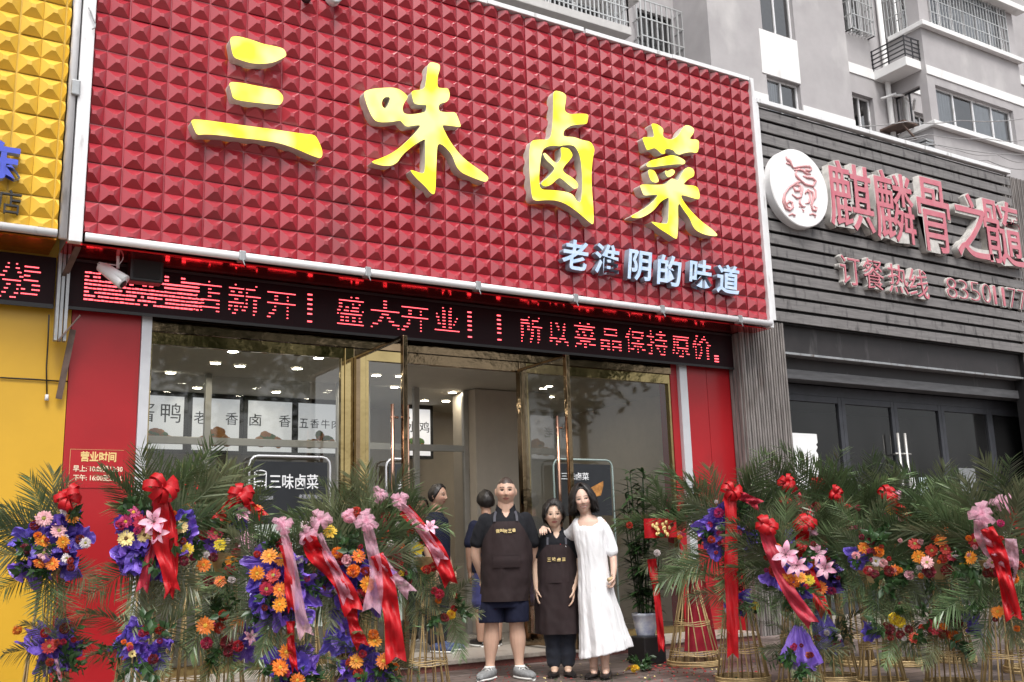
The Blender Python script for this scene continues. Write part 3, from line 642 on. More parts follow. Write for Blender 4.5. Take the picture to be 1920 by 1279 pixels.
# round emblem
Cm = atY(1499, 353, 8.88); R = (atY(1553, 360, 8.88).x - atY(1446, 340, 8.88).x) / 2
mb = MB(); mb.lathe([(R, 0), (R, .12), (R - .012, .13), (.001, .13)], n=64); me = mb.mesh('emblem'); to_plane(me, lambda x, y, z: (Cm.x + x, 9.0 - z, Cm.z + y))
em = link_mesh('emblem', me, [mat('white_acrylic_disc', (.84, .83, .83), .3, var=.03)], dsg)
E6 = lambda x, y: atY(1440 + x / 6.73, 260 + y / 6.73, 8.868)
mb = MB(); CREST = mat('faded_pink_line', (.70, .36, .37), .5, var=.2, nscale=20)
def crest(pts, r=.011):
    r *= 1.7
    mb.tube([tuple(E6(*p)) for p in pts], [r * .55] + [r] * (len(pts) - 2) + [r * .4], 6)
crest([(225, 225), (240, 265), (275, 290), (290, 330), (320, 380)], .014); crest([(225, 310), (260, 320), (290, 340)], .01); crest([(262, 250), (285, 285), (285, 320)], .009)
crest([(310, 370), (380, 360), (450, 350), (520, 350), (545, 385), (520, 410), (480, 400), (470, 375)], .012); crest([(330, 400), (390, 390), (440, 405), (480, 440), (540, 450)], .012)
crest([(340, 430), (360, 480), (420, 540), (470, 580), (560, 600), (600, 540), (560, 500), (490, 490), (440, 470)], .013); crest([(360, 410), (350, 470), (390, 520)], .012)
crest([(420, 540), (350, 560), (260, 620), (205, 700), (190, 800), (220, 880), (270, 905), (310, 870), (300, 810), (260, 790), (240, 830)], .013)
crest([(215, 690), (215, 790), (245, 860), (280, 870)], .009); crest([(310, 590), (340, 660), (390, 660), (400, 600), (360, 580), (330, 600)], .013); crest([(300, 700), (360, 750), (410, 740), (430, 640), (430, 590)], .012)
crest([(470, 700), (480, 660), (520, 680), (530, 750), (510, 810), (470, 820)], .012); crest([(500, 640), (560, 680), (570, 760), (545, 840), (560, 900), (600, 910), (610, 870), (580, 850)], .012); crest([(560, 600), (600, 660), (600, 740), (570, 800)], .01)
crest([(400, 760), (400, 820), (430, 860), (470, 860)], .012); crest([(390, 860), (430, 850), (420, 880)], .009); crest([(260, 970), (300, 950), (340, 970), (320, 990)], .01); crest([(520, 960), (560, 950), (600, 970), (590, 1000)], .01); crest([(430, 890), (450, 910), (440, 930)], .008)
o = mb.build('crest', CREST, em, True); o.location = (0, 0, 0); o.location = -wloc(em)

dk = empty('dark_shop_building', (12.5, 9.4, 0), 'closed shop with black timber front and dusty glass doors on the right', 'shop')
def ribs(mb, x0, x1, y, z0, z1, n, axis='x'):
    for k in range(n):
        a = x0 + (x1 - x0) * k / n; w_ = (x1 - x0) / n
        if axis == 'x':
            mb.box(a + w_ * .12, a + w_ * .88, y, y + .03, z0, z1)
            mb.box(a + w_ * .36, a + w_ * .64, y - .018, y, z0, z1)
        else: mb.box(y, y + .03, a + w_ * .12, a + w_ * .88, z0, z1)
b = MB(); ribs(b, 8.99, 9.80, 9.02, 0, 3.88, 9); ribs(b, 9.055, 9.245, 8.985, 0, 3.69, 3, 'y'); b.build('ribbed_pillar', RIB, dk)
b = MB(); b.box(9.02, 9.79, 9.055, 9.5, 0, 3.88); b.build('pillar_core', BLACK_BOX, dk)
zz = lambda px, py, Y: atY(px, py, Y).z
f1 = zz(1470, 660, 9.12); f2 = zz(1470, 692, 9.25); f3 = zz(1470, 712, 9.3)
XE = 16.4
b = MB(); b.box(9.80, XE, 9.12, 9.35, f1, 3.90); b.build('fascia_board', SHOPDARK, dk)
MB().box(9.80, XE, 9.08, 9.34, f1 - .035, f1 - .004).build('ledge', GREY_METAL, dk, bevel=.004)
b = MB(); b.box(9.80, XE, 9.25, 9.45, f2, f1 - .037); b.build('head_board', SHOPDARK, dk)
b = MB(); b.box(9.80, XE, 9.20, 9.44, f3, f2 - .003); b.build('shutter_rail', BEAM, dk, bevel=.008)
yD = 9.5
b = MB(); b.box(9.80, XE, yD, yD + .12, zz(1480, 738, yD), f3 - .002); b.build('door_head', FRAME_D, dk)
zd = zz(1480, 738, yD)
edges = [9.82] + [atY(p, 800, yD).x for p in (1582, 1680, 1768, 1858)] + [XE]
for i in range(len(edges) - 1):
    x0, x1 = edges[i], edges[i + 1]; f = MB(); s = .07
    f.box(x0, x0 + s, yD, yD + .06, .12, zd); f.box(x1 - s, x1 - .004, yD, yD + .06, .12, zd); f.box(x0 + s, x1 - s, yD + .002, yD + .06, zd - .09, zd); f.box(x0 + s, x1 - s, yD + .002, yD + .06, .12, .5)
    d = f.build('glass_door', FRAME_D, dk, bevel=.004)
    p = MB(); p.add([(x0 + s, yD + .03, .5), (x1 - s, yD + .03, .5), (x1 - s, yD + .03, zd - .09), (x0 + s, yD + .03, zd - .09)], [(0, 1, 2, 3)]); p.build('pane', GLASS_DARK, d)
    if i in (1, 2):
        xh = x1 - .1 if i == 1 else x0 + .06; h = MB(); zt3 = zz(1690, 812, 9.4); zb3 = zz(1690, 1010, 9.4)
        h.tube([(xh, yD - .09, zb3 - .3), (xh, yD - .09, zt3)], .02, 10)
        h.tube([(xh, yD - .09, zt3 - .3), (xh, yD + .01, zt3 - .3)], .012, 8); h.tube([(xh, yD - .09, zb3), (xh, yD + .01, zb3)], .012, 8)
        h.tube([(xh - .09, yD - .09, zt3 - .3), (xh + .09, yD - .09, zt3 - .3)], .012, 8); h.build('handle', ALU, d, True)
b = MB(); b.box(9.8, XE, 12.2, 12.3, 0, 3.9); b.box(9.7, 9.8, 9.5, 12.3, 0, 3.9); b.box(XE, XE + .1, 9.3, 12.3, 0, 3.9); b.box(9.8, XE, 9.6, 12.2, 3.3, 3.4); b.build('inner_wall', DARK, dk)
b = MB(); b.box(9.8, XE, 9.1, 9.5, 0, .118); b.build('threshold', STONE, dk)
b = MB(); b.box(11.6, 13.4, 10.4, 10.9, 0, 1.0); b.box(14, 15.5, 11.3, 11.4, 1, 2.1, 1); b.build('stored_furniture', [mat('old_wood', (.10, .075, .06), .7, var=.3), mat('pale_board', (.3, .31, .32), .7)], dk)
b = MB(); xq = atY(1893, 400, 8.95).x; ribs(b, xq, xq + 1.2, 9.02, 0, 6.9, 12); b.build('ribbed_pillar', RIB, dk); MB().box(xq, xq + 1.2, 9.055, 9.25, 0, 6.88).build('pillar_core', BLACK_BOX, dk)
b = MB(); b.box(9.2, 18, 9.35, 13, 3.95, 6.8); b.build('upper_wall', MATS['grey_render'], dk)
# torn white paper on the glass
pp = [(1474, 811), (1531, 814), (1533, 830), (1530, 834), (1533, 838), (1530, 846), (1534, 852), (1533, 868), (1535, 884), (1533, 900), (1536, 930), (1479, 930)]
mp = poly_mesh([[(lambda v: (v.x, v.z))(atY(px, py, yD + .018)) for px, py in pp]], .001); to_plane(mp, lambda x, y, z: (x, yD + .018 - z, y))
tag(link_mesh('torn_paper', mp, [mat('white_paper', (.86, .87, .88), .7, var=.03)]), 'torn sheet of white paper on the dusty dark door beside the ribbed pillar', 'paper')
for (px, py, w_, h_, lab, cm) in ((1714, 906, .055, .09, 'small white sticker on the dark glass right of the door handles', (.6, .62, .62)), (1733, 912, .1, .13, 'pale blue notice on the dark glass right of the door handles', (.5, .6, .62)), (1817, 915, .2, .3, 'faded grey paper on the last dark glass door', (.22, .23, .24))):
    c = atY(px, py, yD + .02); o = MB().box(c.x - w_, c.x + w_, yD + .02, yD + .022, c.z - h_, c.z + h_).build('sticker', mat('sticker_%d' % px, cm, .6)); tag(o, lab, 'sticker')

# ---------------------------------------------------------------- apartment block behind
AW = mat('mauve_grey_render', (.39, .372, .378), .88, var=.12, nscale=1.2, dirt=((.50, .485, .48), .9, .56, (1, 1, .6)), bump=.1, bscale=40)
AWW = mat('white_render', (.76, .755, .75), .8, var=.07, nscale=2, dirt=((.55, .54, .53), 2.5, .64, (1, 1, .3)))
AGL = glass_mat('apartment_glass', (.82, .84, .86), 2.4)
CURT = mat('pale_curtain', (.82, .84, .86), .8, var=.1, nscale=3, stretch=(8, 1, .3))
BAR = mat('galvanised_bar', (.55, .56, .56), .4, .4, var=.1)
BARD = mat('dark_iron_bar', (.06, .06, .065), .5, .3)
apt = empty('apartment_building', (18, 16.5, 0), 'pale mauve grey apartment block with barred windows rising behind the shops', 'building')
YDb, YB, YC = 15.5, 16.45, 16.7
# key lines
xBL = atY(1333, 110, YB).x; xBR = atY(1592, 130, YB).x; yA = atX(1265, 60, xBL).y
xD0 = atY(1735, 124, YDb).x; xD1 = atY(1912, 140, YDb).x
yside = YC
zA = 22
def win(name, x0, x1, z0, z1, y, panes=2, frame=WHITE_METAL, cur=None, par=apt):
    f = MB(); s = .045
    f.box(x0, x1, y, y + .05, z1 - s, z1); f.box(x0, x1, y, y + .05, z0, z0 + s)
    for k in range(panes + 1):
        xx = x0 + (x1 - x0 - s) * k / panes; f.box(xx, xx + s, y - .004, y + .052, z0 + s, z1 - s)
    o = f.build(name, frame, par)
    p = MB(); p.add([(x0, y + .03, z0), (x1, y + .03, z0), (x1, y + .03, z1), (x0, y + .03, z1)], [(0, 1, 2, 3)]); p.build('pane', AGL, o)
    if cur:
        c = MB()
        for a, e in cur: c.sheet(lambda u, v: (x0 + (x1 - x0) * (a + (e - a) * u), y + .07 + .015 * math.sin(u * 40), z0 + (z1 - z0) * v), 24, 1)
        c.build('curtain', CURT, o)
    return o
def grille(x0, x1, z0, z1, y, nv, nh, m, deep=0, r=.012):
    b = MB(); yy = y - deep
    for k in range(nv + 1): xx = x0 + (x1 - x0) * k / nv; b.box(xx - r, xx + r, yy - r, yy + r, z0, z1)
    for k in range(nh + 1): zz_ = z0 + (z1 - z0) * k / nh; b.box(x0, x1, yy - r * 1.4, yy - r * .2, zz_ - r, zz_ + r)
    if deep:
        for xx in (x0, x1):
            for k in range(nh + 1): zz_ = z0 + (z1 - z0) * k / nh; b.box(xx - r, xx + r, yy, y, zz_ - r, zz_ + r)
            b.box(xx - r, xx + r, y - deep * .5 - r, y - deep * .5 + r, z0, z1)
        for k in range(nv + 1): xx = x0 + (x1 - x0) * k / nv; b.box(xx - r, xx + r, yy, y, z0 - r, z0 + r)
    return b.build('window_grille', m, apt)
# block front with white column of windows
x_w0 = atY(1437, 140, YB).x; x_w1 = atY(1500, 160, YB).x
zw1 = atY(1437, 140, YB).z; zw0 = zw1 - 1.75
holes = [(x_w0, x_w1, zw0, zw1), (x_w0, x_w1, zw0 + 3, zw1 + 3 - .05)]
b = MB(); b.wall(xBL, xBR, 4, zA, holes, YB, .18)
b.add([(xBL, YB, 4), (xBL, YB, zA), (xBL, yA + .3, zA), (xBL, yA + .3, 4)], [(0, 1, 2, 3)]); b.add([(xBR, YB, 4), (xBR, YB, zA), (xBR, YC + .3, zA), (xBR, YC + .3, 4)], [(3, 2, 1, 0)])
b.build('wall', AW, apt)
xp0 = atY(1420, 30, YB).x
b = MB(); b.box(xp0, x_w1 + .02, YB - .02, YB - .001, zw1 + .02, zw0 + 3 - .02); b.build('spandrel', AWW, apt)
win('window', x_w0, x_w1, zw0, zw1, YB + .12, 2, WHITE_METAL, [(.0, .45)])
win('window', x_w0, x_w1, zw0 + 3, zw1 + 2.95, YB + .12, 2)
zl = atY(1506, 206, YB).z
b = MB(); b.box(xBL, x_w0 - .02, YB - .03, YB - .001, zl - .16, zl + .12); b.build('white_band', AWW, apt)
b = MB(); b.box(x_w1 + .02, xBR, YB - .03, YB - .001, zl - .16, zl + .12)
zb2 = atY(1590, 118, YB).z; b.build('white_band', AWW, apt)
# wall C (recess) and its windows
xC1 = atX(1668, 130, 0).x if False else xD0
zband = atY(1638, 143, YC).z
wz1 = atY(1597, 172, YC).z; wx0 = atY(1597, 172, YC).x; wx1 = atY(1636, 180, YC).x; wz0 = wz1 - 1.7
w2x0 = atY(1579, 0, YC).x; w2x1 = atY(1621, 20, YC).x; w2z0 = atY(1600, 62, YC).z
b = MB(); b.wall(xBR - .3, xD0 + .3, 4, zA, [(wx0, wx1, wz0, wz1), (w2x0, w2x1, w2z0, w2z0 + 1.7)], YC, .2); b.build('wall', AW, apt)
win('window', wx0, wx1, wz0, wz1, YC + .15, 2, WHITE_METAL); win('window', w2x0, w2x1, w2z0, w2z0 + 1.7, YC + .15, 2)
grille(w2x0, w2x1, w2z0 - .05, w2z0 + 1.7, YC, 7, 4, BAR, .25)
b = MB(); b.box(xBR + .001, xD0 - .001, YC - .03, YC - .001, zband - .12, zband + .18); b.build('white_band', AWW, apt)
# bay on the right
zs_hi = atY(1725, 46, YDb).z; zs_lo = atY(1751, 234, YDb).z; zbd = atY(1735, 130, YDb).z
gx0 = atY(1742, 20, YDb).x; gx1 = atY(1888, 90, YDb).x
vx0 = atY(1757, 190, YDb).x; vx1 = atY(1905, 250, YDb).x; vz1 = atY(1757, 160, YDb).z
holes = [(gx0, gx1, zs_hi + .08, zs_hi + 1.75), (vx0, vx1, zs_lo + .08, vz1)]
b = MB(); b.wall(xD0, xD1, 4, zA, holes, YDb, .15)
# side face of the bay, with its two side windows
def side(y0, y1, z0, z1, hs):
    t = MB(); t.wall(-y1, -y0, z0, z1, [(-h[1], -h[0], h[2], h[3]) for h in hs], 0, .15); return [(xD0 + v[1], -v[0], v[2]) for v in t.v], t.f
s1 = atX(1665, 90, xD0).y; s2 = atX(1700, 30, xD0).y; s3 = atX(1676, 190, xD0).y; s4 = atX(1724, 160, xD0).y
hs_ = [(s4, s3, zs_lo + .1, vz1), (s2, s1 - .02, zs_hi + .08, zs_hi + 1.75)]
vs, fs = side(YDb, YC + .25, 4, zA, hs_); b.add(vs, fs)
b.add([(xD1, YDb, 4), (xD1, YDb, zA), (xD1, 18, zA), (xD1, 18, 4)], [(3, 2, 1, 0)])
b.build('wall', AW, apt)
for y0, y1, z0, z1 in hs_:
    f = MB()
    for k in range(3): yy = y0 + (y1 - y0 - .04) * k / 2; f.box(xD0 + .1, xD0 + .14, yy, yy + .04, z0, z1)
    f.box(xD0 + .1, xD0 + .14, y0, y1, z1 - .04, z1 - .001); f.box(xD0 + .1, xD0 + .14, y0, y1, z0 + .001, z0 + .04); o = f.build('window', BARD, apt)
    p = MB(); p.add([(xD0 + .12, y0, z0), (xD0 + .12, y1, z0), (xD0 + .12, y1, z1), (xD0 + .12, y0, z1)], [(0, 1, 2, 3)]); p.build('pane', AGL, o)
f = MB(); y0, y1, z0, z1 = hs_[1]
for k in range(7): yy = y0 + (y1 - y0) * k / 6; f.box(xD0 - .04, xD0 - .015, yy - .01, yy + .01, z0, z1)
for k in range(4): f.box(xD0 - .045, xD0 - .03, y0, y1, z0 + (z1 - z0) * k / 3 - .01, z0 + (z1 - z0) * k / 3 + .01)
f.build('window_grille', BAR, apt)
win('window', gx0, gx1, zs_hi + .08, zs_hi + 1.75, YDb + .12, 6, WHITE_METAL, [(0, 1)])
win('window', vx0, vx1, zs_lo + .08, vz1, YDb + .12, 4, WHITE_METAL, [(.02, .24), (.5, .98)])
grille(gx0 - .03, gx1 + .03, zs_hi + .08, zs_hi + 1.7, YDb, 26, 4, BAR, .06, .011)
for zz_, nm in ((zs_hi, 'sill'), (zs_lo, 'sill')):
    b = MB(); b.box(xD0 - .12, xD1 + .06, YDb - .16, YDb - .001, zz_ - .08, zz_ + .06); b.box(xD0 - .12, xD0 - .001, YDb, s1 - .1, zz_ - .08, zz_ + .06); b.build('sill_ledge', AWW, apt, bevel=.01)
b = MB(); b.box(xD0 + .002, xD1, YDb - .03, YDb - .002, zbd - .12, zbd + .14); b.build('white_band', AWW, apt)
zup = atY(1850, 8, YDb).z
b = MB(); b.box(xD0, xD1 + .25, YDb - .3, YDb - .002, zup, zup + .18); b.build('upper_ledge', AWW, apt, bevel=.01)
# little balcony with iron rail in the corner
xb0 = atY(1640, 150, YC).x - .2; xb0 = atY(1638, 150, YC).x; yb0 = YDb + .1
b = MB(); b.box(xb0, xD0 - .002, atX(1706, 116, xD0 - .0).y if False else YDb + .12, YC - .002, zband - .14, zband + .12); b.build('balcony_slab', AWW, apt, bevel=.01)
b = MB(); r = .014; zr = zband + .12
for k in range(5):
    z = zr + .08 + k * .13; b.box(xb0, xD0, yb0 + .02 - r, yb0 + .02 + r, z - r, z + r); b.box(xb0 - r, xb0 + r, yb0 + .02, YC, z - r, z + r)
for x, y in ((xb0, yb0 + .02), (xb0, (yb0 + YC) / 2), (xb0, YC - .03), ((xb0 + xD0) / 2, yb0 + .02), (xD0 - .03, yb0 + .02)): b.box(x - r, x + r, y - r, y + r, zr, zr + .62)
b.build('balcony_rail', BARD, apt)
# drain pipe
b = MB(); p0 = atY(1648, 20, YC - .12); b.tube([(p0.x + .02, YC - .12, 4), (p0.x + .02, YC - .12, zA)], .075, 12); b.tube([tuple(atY(1652, 186, YC - .12)), tuple(atY(1680, 176, YC - .4))], .04, 10)
b.build('drain_pipe', AWW, apt, True)
MB().tube([(p0.x + .02, YC - .26, zband - .6), (p0.x + .75, YC - .5, zband - .5)], .035, 8).build('waste_pipe', AWW, apt, True)
# far right return
b = MB(); b.add([(xD1, 16.6, 4), (xD1 + 8, 16.6, 4), (xD1 + 8, 16.6, zA), (xD1, 16.6, zA)], [(0, 1, 2, 3)]); b.build('wall', AW, apt)
b = MB(); b.box(xD1 + .01, xD1 + 8, 16.56, 16.598, zbd - .1, zbd + .2); b.build('white_band', AWW, apt); b = MB(); b.box(xD1 + .01, xD1 + 8, 16.56, 16.598, zs_hi + .2, zs_hi + .5); b.build('white_band', AWW, apt)
# recess on the left with balcony and window guard
gx0 = atY(1188, 60, yA).x; gx1 = atY(1265, 60, yA).x; gz1 = atY(1192, 14, yA).z; gz0 = gz1 - 1.9
bx0 = atY(900, 0, yA).x
b = MB(); b.wall(4, xBL + .01, 4, zA, [(gx0 + .1, gx1 - .05, gz0, gz1), (gx0 - 3.2, gx0 - .9, gz0 - .5, gz1)], yA, .2); b.build('wall', AW, apt)
win('window', gx0 + .1, gx1 - .05, gz0, gz1, yA + .12, 2, BARD); win('window', gx0 - 3.2, gx0 - .9, gz0 - .5, gz1, yA + .12, 3)
grille(gx0, gx1, gz0, gz1 + .05, yA, 8, 4, BAR, .3, .016)
ybf = yA - 1.25; sb1 = atY(1184, 55, ybf)
b = MB(); b.box(sb1.x - 5.5, sb1.x, ybf, yA - .002, sb1.z - .15, sb1.z + .05); b.build('balcony_slab', mat('grey_slab', (.5, .49, .48), .85, var=.08), apt, bevel=.012)
b = MB(); r = .014; zr = sb1.z + .05
for k in range(46):
    x = sb1.x - .06 - k * .12; b.box(x - r, x + r, ybf + .03 - r, ybf + .03 + r, zr, zr + 1.6)
for k in range(12):
    y = ybf + .03 + k * .1; b.box(sb1.x - .06 - r, sb1.x - .06 + r, y - r, y + r, zr, zr + 1.6)
for k in range(5):
    z = zr + .12 + k * .36; b.box(sb1.x - 5.5, sb1.x - .05, ybf + .03 - r * 1.5, ybf + .03 - r * .5, z - r, z + r); b.box(sb1.x - .06 - r * 1.5, sb1.x - .06 - r * .5, ybf + .03, yA, z - r, z + r)
b.build('balcony_rail', BAR, apt)
ov = atY(1200, 2, yA - .8); b = MB(); b.box(ov.x - 2.0, ov.x, yA - .8, yA - .002, ov.z, ov.z + .2); b.build('upper_ledge', AWW, apt, bevel=.01)
b = MB(); b.box(4, 40, 16.8 + 1.2, 24, 4, zA - .2); b.box(xD0 + .22, xD1 - .2, YDb + .6, 17.9, 4, zA - .3); b.build('core', MATS['grey_render'], apt)  # second box is an added blocker in the hollow bay against bright see-through
b = MB(); cA = atX(1705, 236, xD0 - .25); b.box(xD0 - .62, xD0 - .002, cA.y - .1, cA.y + .75, cA.z + .02, cA.z + .07); b.bar((xD0 - .6, cA.y, cA.z + .02), (xD0 - .01, cA.y, cA.z - .35), .04, .04); b.bar((xD0 - .6, cA.y + .7, cA.z + .02), (xD0 - .01, cA.y + .7, cA.z - .35), .04, .04); b.build('canopy', RUST, apt)
b = MB(); cA = atX(1720, 290, xD0 - .2)
for k in range(7): b.box(xD0 - .34, xD0 - .003, cA.y - .4, cA.y + .5, cA.z - .35 + .1 * k, cA.z - .30 + .1 * k)
b.build('louvre_unit', GREY_METAL, apt)

# overhead wires across the roof of the dark shop
WIRE = mat('grey_wire', (.30, .29, .29), .5)
WL = [('topmost thin grey overhead wire crossing the bay window', [(1440, 262, 11), (1560, 236, 11.5), (1700, 228, 12), (1800, 226, 12), (1925, 222, 12)], .010),
      ('thin wire sagging across the foot of the bay window', [(1500, 240, 10), (1640, 262, 11), (1740, 252, 12), (1850, 260, 12), (1925, 262, 12)], .009),
      ('thin looped wire lying just above the slatted sign', [(1460, 212, 9.2), (1540, 232, 9.6), (1620, 250, 9.8), (1760, 272, 10), (1925, 290, 10)], .008),
      ('lowest loose wire sagging over the top of the slatted sign', [(1600, 252, 9.1), (1680, 272, 9.2), (1780, 290, 9.2), (1850, 300, 9.4), (1925, 318, 9.5)], .008),
      ('twisted wire drooping beside the round pipe above the slatted sign', [(1660, 262, 11), (1730, 258, 11), (1800, 283, 10), (1870, 290, 10), (1925, 305, 10)], .007)]
for lab, pts, r in WL:
    p = [Vector(q(*u)) for u in pts]; pts2 = []
    for i in range(len(p) - 1):
        for k in range(6):
            t = k / 6; v = p[i].lerp(p[i + 1], t); v.z -= .05 * math.sin(PI * t); pts2.append(v)
    o = MB().tube(pts2 + [p[-1]], r, 6).build('overhead_wire', WIRE, None, True); tag(o, lab, 'wire', 'wires over the dark shop')

# two display boards standing inside the glass
def aboard(px0, px1, py0, Y, label, words, wx, frame_m):
    a = atY(px0, py0 + 20, Y); c = atY(px1, py0 + 20, Y); zt_ = atY((px0 + px1) / 2, py0, Y).z
    e = empty('display_board', ((a.x + c.x) / 2, Y, .1), label, 'display board')
    fr = MB(); r = .08; pts = [(a.x, Y, .1), (a.x, Y, zt_ - r)] + [(a.x + r - r * math.cos(t), Y, zt_ - r + r * math.sin(t)) for t in (PI / 6, PI / 3, PI / 2)] + [(c.x - r + r * math.sin(t), Y, zt_ - r + r * math.cos(t)) for t in (0, PI / 6, PI / 3, PI / 2)] + [(c.x, Y, .1)]
    fr.tube(pts, .011, 8); fr.build('frame', frame_m, e, True)
    b = MB(); b.box(a.x + .03, c.x - .03, Y - .004, Y + .008, zt_ - .62, zt_ - .05); b.build('panel', mat('chalk_black_panel', (.018, .02, .024), .35), e)
    return e, a, c, zt_
WPAINT = mat('white_print', (.75, .76, .78), .5, var=.03)
e, a, c, zt_ = aboard(468, 619, 856, 9.20, 'black display board with silver frame and white 三味卤菜 before left window', '', 0, STRIP)
line('三味卤菜', 505, 597, 889, 917, WPAINT, 9.19, e, .01, 'lettering'); line('老淮阴的味道', 560, 604, 927, 936, mat('grey_print', (.35, .36, .38), .6, var=.03), 9.19, e); line('老淮阴的味道', 486, 512, 930, 938, MATS['grey_print'], 9.19, e)
mb = MB(); cL = atY(488, 905, 9.187)
for aa in range(2): mb.tube([(cL.x + .055 * math.cos(t), 9.187, cL.z + .09 - aa * .1 + .022 * math.sin(t)) for t in np.linspace(0, 2 * PI, 17)], .006, 5)
mb.tube([(cL.x - .055, 9.187, cL.z + .09), (cL.x - .055, 9.187, cL.z - .06)], .006, 5); mb.tube([(cL.x + .055, 9.187, cL.z + .09), (cL.x + .055, 9.187, cL.z - .06)], .006, 5); mb.build('pot_drawing', WPAINT, e)
b = MB(); b.box(a.x + .06, c.x - .06, 9.198, 9.21, .45, zt_ - .63); b.build('poster', mat('pale_poster', (.42, .47, .42), .6, var=.4, nscale=7), e)
e, a, c, zt_ = aboard(1038, 1148, 862, 9.20, 'dark display board with pale green frame and food picture before right window', '', 0, mat('pale_green_pipe', (.30, .38, .36), .4))
line('三味卤菜', 1052, 1104, 886, 900, WPAINT, 9.19, e, .01, 'lettering')
c2 = atY(1118, 912, 9.192); b = MB(); b.add([(c2.x - .11, 9.192, c2.z - .03), (c2.x + .1, 9.192, c2.z + .06), (c2.x + .1, 9.192, c2.z + .01), (c2.x + .06, 9.192, c2.z - .1), (c2.x - .05, 9.192, c2.z - .12)], [(0, 4, 3, 2, 1)]); b.build('food_picture', mat('orange_food_print', (.45, .2, .05), .5, var=.5, nscale=20), e)
# ---------------------------------------------------------------- flower stands
PALM = mat('palm_leaf', (.135, .20, .09), .32, var=.45, nscale=3, trans=.18, spec=.6)
PALM2 = mat('pale_palm_leaf', (.22, .255, .14), .36, var=.4, nscale=3, trans=.2, spec=.5)
LEAFY = mat('broad_leaf', (.035, .085, .025), .35, var=.4, nscale=9, trans=.15, spec=.5)
BAMBOO = mat('bamboo_strip', (.52, .38, .18), .5, var=.35, nscale=12, col2=(.32, .22, .10))
PAPER = mat('purple_wrap', (.30, .20, .74), .36, var=.3, nscale=9, trans=.25, spec=.7, col2=(.14, .07, .50))
SATIN = mat('red_satin', (.50, .007, .013), .45, var=.25, nscale=9, trans=.15, spec=.35)
SATIN2 = mat('crimson_ribbon', (.44, .03, .055), .5, var=.25, nscale=9, trans=.15, spec=.3)
def organza(name, col, alpha):
    m = bpy.data.materials.new(name); m.use_nodes = True; t = m.node_tree; N = t.nodes; L = t.links; b = N['Principled BSDF']
    b.inputs['Base Color'].default_value = (*col, 1); b.inputs['Roughness'].default_value = .45; b.inputs['Sheen Weight'].default_value = .5
    tl = N.new('ShaderNodeBsdfTranslucent'); tl.inputs[0].default_value = (*col, 1); a = N.new('ShaderNodeMixShader'); a.inputs[0].default_value = .35; L.new(b.outputs[0], a.inputs[1]); L.new(tl.outputs[0], a.inputs[2])
    tr = N.new('ShaderNodeBsdfTransparent'); tr.inputs[0].default_value = (1, .93, .95, 1); x = N.new('ShaderNodeMixShader')
    wv = N.new('ShaderNodeTexNoise'); wv.inputs['Scale'].default_value = 14; mr = N.new('ShaderNodeMapRange'); mr.inputs['To Min'].default_value = alpha - .2; mr.inputs['To Max'].default_value = alpha + .2; L.new(wv.outputs['Fac'], mr.inputs[0]); L.new(mr.outputs[0], x.inputs[0])
    L.new(tr.outputs[0], x.inputs[1]); L.new(a.outputs[0], x.inputs[2]); L.new(x.outputs[0], N['Material Output'].inputs['Surface']); return m
ORG = organza('pink_organza', (.88, .50, .64), .50)
PET = {'red': (.50, .012, .016), 'dark': (.22, .008, .014), 'orange': (.85, .25, .015), 'yellow': (.88, .62, .03), 'pale': (.90, .74, .30), 'pink': (.86, .48, .52), 'white': (.84, .76, .76), 'magenta': (.55, .03, .14), 'lily': (.86, .42, .60)}
PM = {k: mat('petal_' + k, c, .5, var=.22, nscale=30, trans=.2, sheen=.2) for k, c in PET.items()}
DISC = {k: mat('flower_centre_' + k, c, .8, var=.4, nscale=120) for k, c in {'brown': (.10, .045, .012), 'gold': (.55, .32, .03), 'olive': (.28, .26, .05)}.items()}

def vary(m, lo, hi):
    t = m.node_tree; N = t.nodes; L = t.links; b = N['Principled BSDF']; oi = N.new('ShaderNodeObjectInfo'); mr = N.new('ShaderNodeMapRange'); mr.inputs['To Min'].default_value = lo; mr.inputs['To Max'].default_value = hi
    h = N.new('ShaderNodeHueSaturation'); L.new(oi.outputs['Random'], mr.inputs[0]); L.new(mr.outputs[0], h.inputs['Value']); L.new(b.inputs['Base Color'].links[0].from_socket, h.inputs['Color'])
    m2 = N.new('ShaderNodeMapRange'); m2.inputs['To Min'].default_value = .485; m2.inputs['To Max'].default_value = .515; ml = N.new('ShaderNodeMath'); ml.operation = 'FRACT'; mm = N.new('ShaderNodeMath'); mm.operation = 'MULTIPLY'; mm.inputs[1].default_value = 17.3; L.new(oi.outputs['Random'], mm.inputs[0]); L.new(mm.outputs[0], ml.inputs[0]); L.new(ml.outputs[0], m2.inputs[0]); L.new(m2.outputs[0], h.inputs['Hue']); L.new(h.outputs[0], b.inputs['Base Color'])
vary(PALM, .6, 1.5); vary(PALM2, .6, 1.35); vary(PAPER, .75, 1.15)
for _m in PM.values(): vary(_m, .78, 1.1)
